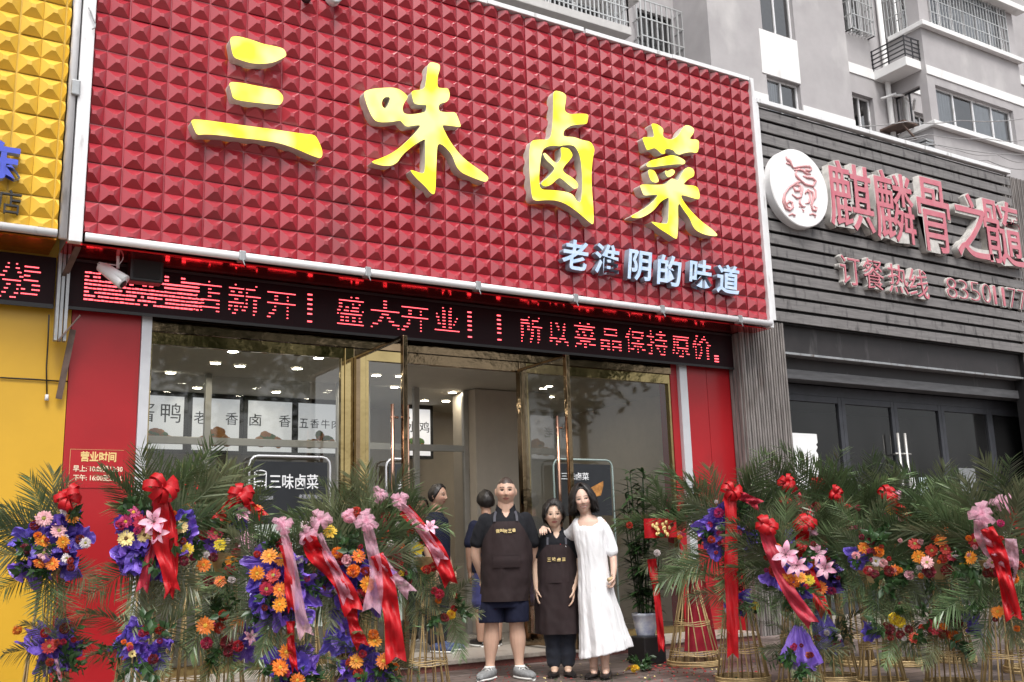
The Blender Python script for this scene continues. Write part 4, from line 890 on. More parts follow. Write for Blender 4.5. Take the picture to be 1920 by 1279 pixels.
def frond_mesh(seed, L=.72, dens=30, droop=.45, lw=.0128, ll=.27):
    r = random.Random(seed); mb = MB(); P = []
    for i in range(15):
        t = i / 14; P.append(Vector((.05 * math.sin(t * 3 + seed) * t, -L * (.04 * t + droop * t ** 2.2), L * (t - .30 * droop * t ** 3))))
    def at(t):
        f = t * 14; i = min(int(f), 13); return P[i].lerp(P[i + 1], f - i), (P[i + 1] - P[i]).normalized()
    mb.tube(P, [.007 * (1 - .75 * i / 14) for i in range(15)], 5)
    for k in range(dens):
        t = .16 + .83 * (k + r.uniform(-.2, .2)) / dens; t = min(max(t, .1), .995); p, d = at(t)
        l0 = ll * (math.sin(PI * min(.98, .22 + .66 * t)) ** .8) * r.uniform(.85, 1.1)
        for s in (-1, 1):
            side = Vector((s, 0, 0)); nrm = side.cross(d) * s
            ang = math.radians(58 - 34 * t + r.uniform(-6, 6)); dr = side * math.sin(ang) + d * math.cos(ang) + nrm * r.uniform(-.05, .28)
            dr.normalize(); wd = dr.cross(Vector((0, -1, .3))).normalized(); wd = (d * .9 + wd * .4 * s).normalized(); wd = (wd - dr * wd.dot(dr)).normalized()
            dd = r.uniform(.08, .32); pts = []
            for q_ in range(5):
                u = q_ / 4; c = p + dr * (l0 * u) + Vector((0, -1, -.35)) * (dd * l0 * u * u); wq = lw * (.45, 1, .95, .6, .05)[q_] * .5; pts += [c + wd * wq, c - wd * wq]
            mb.add(pts, [(2 * q_, 2 * q_ + 1, 2 * q_ + 3, 2 * q_ + 2) for q_ in range(4)])
    return mb.mesh('palm_frond', True)
FRONDS = [frond_mesh(i, .70 + .06 * (i % 3), 30 + 2 * (i % 3), (.14, .3, .42, .2, .34, .1)[i]) for i in range(6)]
for i, f in enumerate(FRONDS): f.materials.append(PALM if i % 3 else PALM2)

def gerbera_mesh(col, cen, seed, R=.050):
    r = random.Random(seed); mb = MB(); layers = ((R, 19, .004, 0, .0064), (R * .80, 17, .009, .5, .0054), (R * .48, 15, .012, .2, .0036))
    for rad, n, up, ph, wv0 in layers:
        for k in range(n):
            a = 2 * PI * (k + ph) / n + r.uniform(-.08, .08); ra = rad * r.uniform(.86, 1.06); ca, sa = math.cos(a), math.sin(a); wv = wv0 * r.uniform(.85, 1.1); lift = up + r.uniform(-.004, .005); dr = r.uniform(-.006, .003)
            ring = ((.2, .5, 0), (.6, 1, lift), (.88, .8, lift + dr), (1.0, .2, lift + dr * 1.6)); pts = []
            for f, wf, z in ring:
                for s in (-1, 1): pts.append((ca * ra * f - sa * wv * wf * s, sa * ra * f + ca * wv * wf * s, z + .004))
            mb.add(pts, [(0, 1, 3, 2), (2, 3, 5, 4), (4, 5, 7, 6)], 0)
    mb.ell((0, 0, .011), (R * .27, R * .27, .007), 12, 6, 1)
    me = mb.mesh('gerbera', True); me.materials.append(PM[col]); me.materials.append(DISC[cen]); return me
GER = {c: gerbera_mesh(c, k, i) for i, (c, k) in enumerate((('red', 'olive'), ('dark', 'brown'), ('orange', 'gold'), ('yellow', 'olive'), ('pale', 'brown'), ('pink', 'olive'), ('white', 'pink' if False else 'olive'), ('magenta', 'gold')))}
def carnation_mesh(col, seed, R=.036):
    r = random.Random(seed); mb = MB()
    for k in range(70):
        th = math.acos(1 - 1.5 * (k + .5) / 70); ph = k * 2.399; d = Vector((math.sin(th) * math.cos(ph), math.sin(th) * math.sin(ph), math.cos(th)))
        a = d.orthogonal().normalized(); a = Matrix.Rotation(r.uniform(0, 2 * PI), 3, d) @ a; b_ = d.cross(a); c = d * R * r.uniform(.35, .6); e = d * R * r.uniform(.9, 1.1); w1 = R * .30
        mb.add([c - a * w1 * .4, c + a * w1 * .4, e + a * w1 + b_ * r.uniform(-.008, .008), e + b_ * r.uniform(-.006, .006), e - a * w1 + b_ * r.uniform(-.008, .008)], [(0, 1, 2, 3, 4)])
    me = mb.mesh('carnation', False); me.materials.append(PM[col]); return me
CARN = {c: carnation_mesh(c, i) for i, c in enumerate(('red', 'dark', 'pink', 'orange', 'yellow', 'white', 'magenta'))}
def lily_mesh():
    mb = MB(); m1 = mat('lily_petal', (.80, .28, .46), .45, var=.35, nscale=16, trans=.25, col2=(.90, .66, .74))
    for k in range(6):
        a = 2 * PI * k / 6 + (.1 if k % 2 else 0); L0 = .115 if k % 2 else .105; ca, sa = math.cos(a), math.sin(a); pts = []
        for i in range(8):
            t = i / 7; rr_ = L0 * (t ** 1.15) * .95; z = .055 * math.sin(PI * min(1, t * 1.05) * .62) - .045 * max(0, t - .6) ** 1.2; wd = .026 * math.sin(PI * (.06 + .92 * t)) ** .8 * (1 if k % 2 else .8)
            for s, dz in ((-1, .006), (0, 0), (1, .006)): pts.append((ca * rr_ - sa * wd * s, sa * rr_ + ca * wd * s, z + dz))
        fs = []
        for i in range(7):
            for j in range(2): fs.append((3 * i + j, 3 * i + j + 1, 3 * i + j + 4, 3 * i + j + 3))
        mb.add(pts, fs, 0)
    for k in range(6):
        a = 2 * PI * (k + .5) / 6; mb.tube([(0, 0, .01), (.015 * math.cos(a), .015 * math.sin(a), .06), (.03 * math.cos(a), .03 * math.sin(a), .085)], .0015, 4, 1); mb.ell((.03 * math.cos(a), .03 * math.sin(a), .086), (.006, .003, .003), 6, 4, 2)
    me = mb.mesh('lily', True)
    for x in (m1, LEAFY, DISC['brown']): me.materials.append(x)
    return me
LILY = lily_mesh()
def paper_mesh(seed, R=.12):
    r = random.Random(seed); mb = MB(); n, k = 40, 7; ph = [r.uniform(0, 6.28) for _ in range(6)]
    def fn(u, v):
        a = 2 * PI * u; rr_ = R * (.10 + .9 * v) * (1 + .22 * math.sin(3 * a + ph[0]) * v + .12 * math.sin(7 * a + ph[1]) * v)
        z = .10 * v ** .7 + v * (.035 * math.sin(5 * a + ph[2]) + .022 * math.sin(11 * a + ph[3]) + .012 * math.sin(19 * a + ph[4] + 6 * v))
        j = noise.noise((math.cos(a) * 3 * v + seed * 7, math.sin(a) * 3 * v, v * 2)) * .03
        return (rr_ * math.cos(a) + j, rr_ * math.sin(a) - j, z + j)
    mb.sheet(fn, n, k); me = mb.mesh('wrapping_paper', False); me.materials.append(PAPER); return me
PAPERS = [paper_mesh(i) for i in range(5)]
def bow_mesh(seed, m):
    r = random.Random(seed); mb = MB()
    for k in range(8):
        a = 2 * PI * k / 8 + r.uniform(-.3, .3); el = r.uniform(.05, .9); d = Vector((math.cos(a) * math.cos(el), math.sin(a) * math.cos(el), math.sin(el))); s = d.cross(Vector((0, 0, 1))).normalized(); u_ = s.cross(d); Lp = r.uniform(.055, .095); wd = r.uniform(.014, .024)
        def fn(u, v):
            t = 2 * PI * u; x = Lp * .5 * (1 - math.cos(t)); y = .032 * math.sin(t) * (1 + .4 * (1 - math.cos(t)) / 2); tw = wd * (.35 + .65 * (1 - math.cos(t)) / 2)
            return tuple(d * x + u_ * y + s * (v - .5) * 2 * tw)
        mb.sheet(fn, 14, 2)
    mb.ell((0, 0, .02), (.02, .02, .02), 8, 6)
    me = mb.mesh('bow', True); me.materials.append(m); return me
BOWS = [bow_mesh(i, SATIN) for i in range(3)]; PBOW = bow_mesh(9, ORG)
def spray_mesh(seed):
    r = random.Random(seed); mb = MB()
    for sst in range(3):
        d = Vector((r.uniform(-.6, .6), r.uniform(-.6, .6), 1)).normalized(); p = [d * (.05 * i) + Vector((0, 0, -.004 * i * i)) for i in range(5)]; mb.tube(p, .0025, 4)
        for i in range(9):
            c = p[min(4, 1 + i // 2)]; o = Vector((r.uniform(-1, 1), r.uniform(-1, 1), r.uniform(0, .9))).normalized(); s = o.orthogonal().normalized(); L0 = r.uniform(.045, .075); wd = L0 * .26; up = o.cross(s) * .008
            mb.add([c, c + o * L0 * .4 + s * wd + up, c + o * L0 * .45, c + o * L0 * .4 - s * wd + up, c + o * L0], [(0, 1, 2), (0, 2, 3), (1, 4, 2), (2, 4, 3)])
    me = mb.mesh('leaf_spray', True); me.materials.append(LEAFY); return me
SPRAYS = [spray_mesh(i) for i in range(4)]

def orient(z, y=None, roll=0.):
    z = Vector(z).normalized(); y = Vector(y) if y is not None else Vector((0, 0, 1)); y = y - z * y.dot(z)
    if y.length < 1e-4: y = z.orthogonal()
    y.normalize(); x = y.cross(z); M = Matrix((x, y, z)).transposed(); return (M @ Matrix.Rotation(roll, 3, 'Z')).to_euler()

class Stand:
    def __init__(s, px, ppm, label, name='flower_stand', group='congratulatory flower stands outside the shop', ytop=None, seed=0):
        s.r = random.Random(seed + int(px)); s.ppm = ppm; D = FPX / ppm
        # follow the leaning image vertical: point at eye height lies on the tilted horizon
        hy = 1028 - .029 * (px - 960); P = ray(px, hy) * (D / FPX); s.A = Vector((P[0], P[1], 0))
        s.n = Vector((-P[0], -P[1], 0)).normalized(); s.right = Vector((0, 0, 1)).cross(s.n) ; s.right = s.right if s.right.dot(Vector(EX)) > 0 else -s.right
        s.root = empty(name, s.A, label, 'flower stand', group); s.label = label
    def at(s, px, py, off=.16):
        o = s.A + s.n * off; d = Vector(ray(px, py)); e = Vector((0, 0, EYE)); t = (o - e).dot(s.n) / d.dot(s.n); return e + d * t
    def put(s, me, p, rot, sc=1., name=None):
        o = bpy.data.objects.new(name or me.name.split('.')[0], me); C.objects.link(o); o.parent = s.root; o.location = p - s.A; o.rotation_euler = rot; o.scale = (sc, sc, sc); return o
    def frame(s, z1, r0=.2, r1=.05, n=15, hoops=(.26,), basket=True, ztop2=None):
        mb = MB(); r = s.r
        for k in range(n):
            a = 2 * PI * k / n; b_ = a + r.uniform(-.9, .9); mb.tube([(r0 * math.cos(a), r0 * math.sin(a), .005), (r1 * math.cos(b_) + r.uniform(-.02, .02), r1 * math.sin(b_), z1)], [.0065, .005], 5)
        for h in hoops:
            rad = r0 + (r1 - r0) * h / z1
            for e in range(3): mb.tube([((rad + .008) * math.cos(t), (rad + .008) * math.sin(t), h + .016 * (e - 1) + .006 * math.sin(4 * t + e)) for t in np.linspace(0, 2 * PI, 25)], .005, 4, cap=False)
        if basket:
            for e in range(4): mb.tube([((r0 + .006 + .004 * (e % 2)) * math.cos(t), (r0 + .006) * math.sin(t), .012 + .013 * e) for t in np.linspace(0, 2 * PI, 29)], .0075, 4, cap=False)
        # neck and little basket under the upper bouquet
        mb.lathe([(r1, z1 - .08), (r1 + .03, z1), (.11, z1 + .08), (.115, z1 + .1)], n=14)
        o = mb.build('bamboo_frame', BAMBOO, s.root, True, world=False); return o
    def fan(s, c, n, lo, hi, sc=1., lean=.25, jit=.35, back=.1):
        """fronds fanned from point c; angles in degrees from straight up, positive to the image right"""
        for k in range(n):
            a = math.radians(lo + (hi - lo) * (k + .5) / n + s.r.uniform(-9, 9)); ln = s.r.uniform(-.35, .08) if jit < .45 else s.r.uniform(-.1, .45)
            d = (Vector((0, 0, 1)) * math.cos(a) + s.right * math.sin(a) + s.n * ln).normalized()
            g_ = s.n * s.r.uniform(.55, 1.0) - Vector((0, 0, 1)) * .35 + s.right * (.35 * math.sin(a) + s.r.uniform(-.25, .25))
            me = FRONDS[s.r.randrange(6)]; s.put(me, c + Vector((s.r.uniform(-.03, .03), s.r.uniform(-.03, .03), s.r.uniform(-.03, .03))), orient(d, -g_), sc * s.r.uniform(.8, 1.12))
    def flower(s, kind, px, py, off=None, sc=1., col=None):
        off = .2 + s.r.uniform(-.02, .03) if off is None else off
        me = {'g': GER, 'c': CARN}[kind][col] if kind in 'gc' else LILY; f = (s.n + Vector((s.r.uniform(-.45, .45), s.r.uniform(-.45, .45), s.r.uniform(-.1, .6)))).normalized()
        s.put(me, s.at(px, py, off), orient(f, None, s.r.uniform(0, 6)), sc * (.74 if kind == 'l' else .88) * s.r.uniform(.9, 1.1))
    def flowers(s, spec):
        for it in spec: s.flower(it[0], it[2], it[3], it[4] if len(it) > 4 else None, it[5] if len(it) > 5 else 1., it[1])
    def paper(s, pts, sc=1.):
        for px, py in pts:
            f = (s.n * s.r.uniform(.6, 1) + Vector((s.r.uniform(-.5, .5), s.r.uniform(-.5, .5), s.r.uniform(-.6, .4)))).normalized(); s.put(s.r.choice(PAPERS), s.at(px, py, .08), orient(f, None, s.r.uniform(0, 6)), sc * s.r.uniform(.75, 1.0))
    def spray(s, c, n, rad=.16, off=.1):
        for k in range(n):
            a = s.r.uniform(0, 2 * PI); p = c + s.right * math.cos(a) * rad * s.r.random() + Vector((0, 0, 1)) * math.sin(a) * rad * s.r.random() + s.n * off; d = s.n * .7 + s.right * math.cos(a) + Vector((0, 0, math.sin(a))); s.put(s.r.choice(SPRAYS), p, orient(d, None, s.r.uniform(0, 6)), s.r.uniform(.8, 1.3))
    def bow(s, px, py, sc=1., pink=False, off=.22):
        s.put(PBOW if pink else s.r.choice(BOWS), s.at(px, py, off), orient(s.n + Vector((s.r.uniform(-.4, .4), 0, .3)), None, s.r.uniform(0, 6)), sc * (.8 if pink else .92), 'bow')
    def sash(s, pts, w0, w1, m, name='ribbon', off=.24, ruff=.012, depth=0.):
        p = [s.at(x, y, off + depth * i / max(1, len(pts) - 1)) for i, (x, y) in enumerate(pts)]
        def cat(t):
            f = t * (len(p) - 1); i = min(int(f), len(p) - 2); u = f - i; a = p[max(i - 1, 0)]; b_ = p[i]; c = p[i + 1]; d = p[min(i + 2, len(p) - 1)]
            return .5 * ((2 * b_) + (c - a) * u + (2 * a - 5 * b_ + 4 * c - d) * u * u + (3 * b_ - a - 3 * c + d) * u ** 3)
        ph = s.r.uniform(0, 6)
        def fn(u, v):
            c = cat(u); t = (cat(min(1, u + .02)) - cat(max(0, u - .02))).normalized(); sd_ = t.cross(s.n).normalized(); wd = (w0 + (w1 - w0) * u) * (.62 if m is ORG else .78); k = (v - .5)
            wd *= 1 + .10 * math.sin(9 * u + ph)
            tip = (.04 * abs(k) * 2 * (1 if u > .98 else 0))
            return tuple(c + sd_ * wd * k + s.n * (ruff * math.sin(v * 11 + u * 14 + ph) + ruff * 1.3 * math.sin(u * 19 + ph + v * 3) + ruff * .8 * noise.noise((u * 16, v * 3, ph))) - s.A + t * tip)
        mb = MB(); mb.sheet(fn, 34, 6); mb.build(name, m, s.root, True, world=False)
G = lambda c: [('g', *x) for x in c]

def proj_(p):
    d = np.array((p.x, p.y, p.z - EYE)); w_ = d @ EZ; return CX + FPX * (d @ EX) / w_, CY + FPX * (d @ EY) / w_
def L_(label, px, ppm, z1, cu, cl=None, up=(9, -78, 78), dn=(6, 105, 255), lowfan=(5, -115, 115), sc=1., r0=.17, sprays=(5, 3), hoops=(.26,)):
    sc *= .80 if px < 1000 else .92
    s = Stand(px, ppm, label); c = s.at(*cu, .02); s.frame(max(.5, c.z - .12) if z1 is None else z1, r0, hoops=hoops); s.cu = c
    s.fan(c + Vector((0, 0, -.04)), up[0], up[1], up[2], sc); s.fan(c + Vector((0, 0, -.10)), max(2, dn[0] - 2), dn[1], dn[2], sc * .85, .5, .5)
    s.spray(c, sprays[0])
    for k in range(7 if px < 1000 else 11):
        q = proj_(c + s.n * .2 + s.right * s.r.gauss(0, .10) + Vector((0, 0, s.r.gauss(0, .09)))); s.flower('c', *q, None, s.r.uniform(.45, .8), s.r.choice(('red', 'dark', 'dark', 'white', 'magenta', 'orange', 'pink')))
    if cl:
        b_ = s.at(*cl, .06); s.fan(b_, lowfan[0], lowfan[1], lowfan[2], sc * .62, .6, .5); s.fan(b_, 2, 130, 230, sc * .6, .7, .5); s.spray(b_, sprays[1], .1)
        for k in range(5):
            q = proj_(b_ + s.n * .15 + s.right * s.r.gauss(0, .08) + Vector((0, 0, s.r.gauss(0, .06)))); s.flower('c', *q, None, s.r.uniform(.5, .8), s.r.choice(('red', 'dark', 'magenta', 'orange', 'white')))
    return s
# ---- left of the entrance
s = L_('flower stand against the yellow wall with pink and orange gerberas in purple paper', 98, 300, None, (102, 1015), (102, 1210), (8, -95, 15), sc=.95)
s.paper([(66, 1012), (118, 972), (108, 1030), (134, 1040), (62, 1050), (110, 1010), (140, 1010)]); s.bow(128, 934, 1.15)
s.flowers([('g', 'pink', 82, 972, None, 1.2), ('g', 'white', 125, 956), ('g', 'pink', 109, 996, None, 1.1), ('g', 'pink', 82, 1037, None, 1.1), ('g', 'orange', 78, 1016, None, 1.15), ('g', 'orange', 117, 1017), ('g', 'orange', 72, 1057), ('g', 'orange', 99, 1058, None, .95), ('g', 'orange', 136, 971, None, .9), ('g', 'white', 160, 1018, None, .8), ('c', 'dark', 47, 1030), ('c', 'dark', 66, 985), ('c', 'dark', 150, 1012), ('g', 'white', 124, 1047, None, .7)])
s.paper([(80, 1205), (118, 1190), (122, 1225), (92, 1235), (108, 1208)], .8); s.flowers([('g', 'red', 93, 1213), ('c', 'red', 85, 1186), ('c', 'dark', 122, 1178)]); s.sash([(105, 1235), (114, 1279)], .03, .03, ORG)
s = L_('flower stand before the red pillar with long red ribbon and pale yellow gerberas', 268, 300, None, (285, 1000), (268, 1200), (8, -40, 75))
s.paper([(245, 985), (262, 1000), (250, 1040), (278, 1045), (232, 1035), (325, 990), (340, 1012), (298, 1030)])
s.flowers([('l', 'lily', 290, 980, .26, 1.1), ('l', 'lily', 300, 998, .26, 1.), ('g', 'pale', 237, 1010, None, 1.15), ('g', 'pale', 270, 1004, None, 1.1), ('g', 'magenta', 235, 978, None, 1.1), ('g', 'magenta', 250, 962), ('g', 'red', 264, 979), ('g', 'pale', 339, 989, None, 1.15), ('g', 'pale', 329, 1019, None, .95), ('g', 'yellow', 352, 1030, None, .95), ('c', 'magenta', 225, 985), ('c', 'dark', 330, 1040), ('c', 'dark', 345, 1052)])
s.bow(300, 919, 1.5, off=.28); s.sash([(300, 925), (303, 970), (302, 1020), (312, 1060), (322, 1100)], .12, .10, SATIN, off=.27); s.sash([(296, 925), (292, 960), (288, 1010), (275, 1068), (268, 1100)], .07, .08, SATIN2, off=.2); s.sash([(305, 925), (322, 980), (326, 1060), (318, 1112)], .06, .07, SATIN, off=.25)
s.paper([(239, 1200), (258, 1226), (285, 1225), (298, 1198), (256, 1178), (272, 1210), (290, 1235)], .8); s.flowers([('c', 'red', 275, 1180, None, 1.1), ('c', 'red', 300, 1180), ('c', 'dark', 287, 1236), ('g', 'pale', 248, 1226, None, .6)])
s = L_('flower stand with orange gerbera low down and red bow beside the black display board', 425, 285, None, (425, 1030), (415, 1180), (8, -70, 25))
s.paper([(450, 965), (392, 1020)], .7); s.bow(450, 930, 1.25, off=.2); s.sash([(446, 935), (425, 952), (412, 970)], .06, .09, SATIN); s.sash([(455, 935), (472, 950), (490, 966)], .06, .08, SATIN)
s.flowers([('g', 'red', 404, 1000, None, 1.15), ('g', 'yellow', 413, 1021, None, 1.), ('g', 'orange', 425, 971), ('l', 'lily', 456, 967, None, .8), ('l', 'lily', 463, 1016, None, .9), ('g', 'orange', 434, 1053), ('c', 'red', 430, 1068), ('c', 'dark', 391, 1089, None, 1.2), ('g', 'orange', 413, 1091), ('g', 'orange', 382, 1060), ('c', 'red', 443, 1036), ('c', 'red', 382, 1003), ('c', 'dark', 400, 1045), ('c', 'white', 480, 960, None, .8), ('g', 'orange', 482, 957)])
s.flowers([('g', 'orange', 386, 1174, .24, 1.25), ('c', 'red', 418, 1154, None, 1.2), ('c', 'red', 412, 1178, None, 1.1), ('g', 'orange', 445, 1170), ('c', 'dark', 425, 1205, None, 1.2), ('c', 'red', 446, 1212, None, 1.2), ('l', 'lily', 468, 1196, None, .7), ('c', 'magenta', 387, 1206, None, 1.1), ('c', 'dark', 428, 1222)]); s.paper([(470, 1180), (462, 1215)], .7)
s = L_('flower stand leaning at the shop corner with small dull red bow behind others', 352, 262, None, (358, 985), None, (9, -60, 60), (3, 110, 250)); s.bow(356, 922, 1.0, off=.12); s.sash([(356, 930), (368, 950), (372, 975)], .08, .1, SATIN2, off=.14); s.flowers([('c', 'orange', 350, 952), ('c', 'orange', 365, 962), ('c', 'pink', 372, 985), ('c', 'red', 366, 1005)])
s = L_('flower stand with broad purple wrapping, orange gerberas and a straight red ribbon', 528, 300, None, (522, 1085), (545, 1245), (8, -70, 75), sc=.8)
s.paper([(482, 1105), (500, 1060), (512, 1140), (562, 1105), (500, 1125), (532, 1090), (545, 1060), (516, 1075), (560, 1130)], 1.05)
s.flowers([('c', 'red', 529, 1021, None, 1.2), ('g', 'orange', 505, 1044, .27, 1.15), ('g', 'orange', 481, 1075, .27, 1.15), ('g', 'orange', 527, 1050), ('g', 'red', 513, 1080, .27, 1.1), ('g', 'orange', 524, 1106, .27), ('g', 'red', 500, 1104, .27), ('g', 'orange', 526, 1134, .27, 1.05), ('c', 'dark', 500, 1092), ('c', 'white', 560, 1050, None, .8)])
s.sash([(535, 1020), (542, 1060), (543, 1100), (546, 1138)], .09, .06, SATIN, off=.31); s.sash([(522, 975), (532, 1000), (545, 1050), (555, 1100), (565, 1160), (572, 1185)], .05, .13, ORG, 'organza', .34, .02); s.bow(530, 985, 1.0, True, .3)
s.paper([(535, 1245), (560, 1250), (525, 1255), (550, 1262)], .9); s.flowers([('g', 'orange', 536, 1222, .24), ('g', 'orange', 524, 1252, .24, 1.1), ('g', 'orange', 558, 1275, .24)]); s.sash([(545, 1165), (546, 1210), (552, 1250)], .06, .05, SATIN, off=.26)
s = L_('flower stand with pink organza and diagonal red sashes over orange and purple flowers', 655, 290, None, (648, 1060), (700, 1235), (9, -60, 75), sc=.9)
s.paper([(625, 1092), (645, 1130), (690, 1085), (706, 1115), (640, 1060), (668, 1055), (640, 1182), (660, 1100)], .95)
s.flowers([('g', 'orange', 672, 1043, .27), ('c', 'orange', 663, 1071, .27, 1.3), ('g', 'orange', 688, 1096, .29, 1.1), ('c', 'orange', 632, 1037, None, 1.2), ('g', 'yellow', 619, 998), ('g', 'orange', 622, 1062), ('g', 'orange', 635, 1090), ('c', 'red', 640, 1050), ('c', 'red', 686, 1072), ('c', 'red', 676, 1118, None, 1.3), ('c', 'red', 690, 1123), ('c', 'pink', 656, 968, None, 1.3), ('c', 'pink', 650, 1050), ('c', 'red', 668, 960)])
s.sash([(578, 1005), (590, 1035), (620, 1068), (645, 1100), (660, 1140)], .12, .14, SATIN, off=.31, ruff=.025); s.sash([(600, 1000), (612, 1035), (632, 1075), (650, 1120)], .05, .12, ORG, 'organza', .33, .03); s.sash([(658, 1140), (664, 1175), (676, 1205)], .08, .1, SATIN, off=.26)
s.bow(577, 1004, 1.0, True, .32); s.bow(600, 978, 1.2, True, .28); s.bow(655, 968, .8, True, .22); s.bow(688, 978, 1.2, True, .3)
s.sash([(688, 985), (696, 1020), (704, 1060), (704, 1100), (698, 1138)], .09, .17, ORG, 'organza', .34, .03); s.sash([(706, 1040), (722, 1090), (734, 1150), (742, 1232)], .12, .15, SATIN, off=.32, ruff=.02); s.sash([(712, 1040), (735, 1075), (765, 1108)], .06, .12, ORG, 'organza', .3, .03)
s.paper([(700, 1220), (708, 1250), (650, 1252), (665, 1265), (632, 1195)], .85); s.flowers([('g', 'orange', 720, 1240, .24, 1.15), ('g', 'orange', 702, 1204, .24, 1.1), ('c', 'orange', 700, 1190), ('c', 'red', 658, 1245), ('g', 'orange', 668, 1240), ('c', 'red', 672, 1262)])
s = L_('flower stand beside the open left door with pink and red sash sliding to its right', 800, 235, None, (775, 1040), (838, 1140), (5, -80, 5), (7, 110, 250), sc=.95, r0=.18)
s.flowers([('l', 'lily', 806, 992, .3, 1.), ('c', 'red', 730, 1047, None, 1.2), ('c', 'dark', 738, 1062, None, 1.2), ('c', 'dark', 753, 1075, None, 1.3), ('c', 'red', 748, 1055), ('c', 'red', 812, 1063, None, 1.2), ('c', 'red', 800, 1068), ('g', 'yellow', 784, 1030, None, 1.2), ('c', 'yellow', 752, 1076, None, .9), ('c', 'red', 770, 1000), ('c', 'red', 776, 985), ('c', 'white', 732, 1020, None, .9), ('c', 'dark', 765, 1090)])
s.bow(750, 940, 1.2, True, .26); s.sash([(758, 955), (785, 985), (812, 1020), (830, 1055), (843, 1090)], .12, .15, SATIN, off=.28, ruff=.025); s.sash([(748, 942), (770, 965), (795, 1000), (815, 1030), (826, 1048)], .08, .15, ORG, 'organza', .33, .03)
s.flowers([('c', 'yellow', 846, 1152, None, 1.1), ('c', 'dark', 833, 1158, None, 1.1), ('c', 'red', 824, 1114, None, 1.1), ('c', 'red', 815, 1108)])
s = L_('flower stand half hidden behind the pink organza one, with single pink bow on top', 712, 236, None, (712, 1000), None, (10, -75, 75), (6, 110, 250)); s.bow(711, 929, 1.1, True, .15); s.flowers([('c', 'red', 724, 1000), ('c', 'dark', 735, 1030), ('c', 'dark', 745, 1045), ('c', 'red', 700, 1010)])
s.sash([(722, 960), (724, 990), (722, 1020)], .09, .08, SATIN2, off=.12)
s = L_('plain flower stand of palm leaves behind the orange and purple one', 590, 258, None, (600, 1050), None, (9, -80, 80), (5, 110, 250), sc=.75); s.flowers([('c', 'white', 572, 985), ('c', 'dark', 600, 1020)])
# ---- right of the entrance
s = L_('small flower stand by the white potted plant with red cloth wrapped round its bamboo cone', 1288, 198, .86, (1270, 995), None, (9, -80, 75), (7, 105, 255), sc=.85, r0=.24, hoops=(.12, .38))
b = MB(); b.sheet(lambda u, v: (s.right * ((.20 - .12 * v) * math.sin((u - .5) * 1.8) + .07) - s.n * (.05 + .03 * math.cos(9 * u)) + Vector((0, 0, .12 + .78 * v))), 16, 8); b.build('red_cloth', SATIN2, s.root, True, world=False)
s.sash([(1222, 1048), (1226, 1080), (1232, 1120), (1238, 1180), (1240, 1215)], .1, .07, SATIN, off=.1); b_ = s.at(1238, 990, .2)
b = MB(); b.sheet(lambda u, v: tuple(b_ - s.A + s.right * ((u - .5) * .30) + Vector((0, 0, (v - .5) * .18)) + s.n * (.02 * math.sin(u * 9))), 10, 4); b.build('hanging_banner', SATIN, s.root, True, world=False)
b = MB()
for k in range(16): b.ell(tuple(b_ - s.A + s.right * s.r.uniform(-.09, .09) + Vector((0, 0, s.r.uniform(-.07, .05))) + s.n * .03), (.02, .006, .02), 6, 4)
b.build('gold_pattern', GOLDT, s.root, True, world=False)
s.flowers([('c', 'white', 1232, 1037, None, .9), ('c', 'red', 1180, 985)])
s = L_('flower stand before the ribbed pillar with straight red ribbon down to the ground', 1375, 227, None, (1370, 1000), (1385, 1120), (9, -70, 70), r0=.21)
s.paper([(1341, 1007), (1350, 1020), (1358, 965), (1398, 1000), (1390, 1020), (1335, 990), (1348, 985)]); s.flowers([('c', 'magenta', 1348, 962, None, 1.2), ('c', 'red', 1334, 1012), ('c', 'red', 1360, 1018), ('c', 'magenta', 1330, 985), ('c', 'dark', 1405, 990, None, 1.1), ('c', 'magenta', 1350, 1000), ('c', 'magenta', 1385, 1000)])
s.bow(1371, 924, 1.25, off=.26); s.sash([(1374, 928), (1395, 932), (1420, 945)], .07, .11, SATIN2, off=.24, ruff=.02); s.sash([(1369, 930), (1371, 990), (1371, 1060), (1373, 1140), (1374, 1225)], .13, .12, SATIN, off=.28)
s.paper([(1371, 1118), (1398, 1134), (1388, 1125)], .7); s.flowers([('c', 'yellow', 1416, 1136), ('c', 'dark', 1372, 1128), ('c', 'dark', 1396, 1140), ('c', 'magenta', 1386, 1132)])
s = L_('flower stand with pink lilies, crimson sash to the right and purple bag below', 1480, 240, None, (1475, 1055), (1500, 1215), (8, -80, 10), sc=.8, r0=.18)
s.paper([(1450, 1080), (1470, 1060), (1495, 1060), (1500, 1100)], .9); s.flowers([('l', 'lily', 1473, 1041, .3, 1.25), ('l', 'lily', 1494, 1060, .3, 1.2), ('g', 'orange', 1477, 1083, .28), ('g', 'orange', 1500, 1084, .28, 1.1), ('c', 'orange', 1488, 1092, .28, 1.4), ('c', 'orange', 1478, 1100, .26, 1.3), ('g', 'yellow', 1516, 1087), ('c', 'orange', 1456, 1028, None, 1.3), ('c', 'red', 1452, 1070, None, 1.3)])
s.bow(1436, 988, 1.2, off=.28); s.sash([(1436, 995), (1446, 1030), (1462, 1075), (1490, 1125), (1520, 1165)], .12, .12, SATIN2, off=.31, ruff=.02)
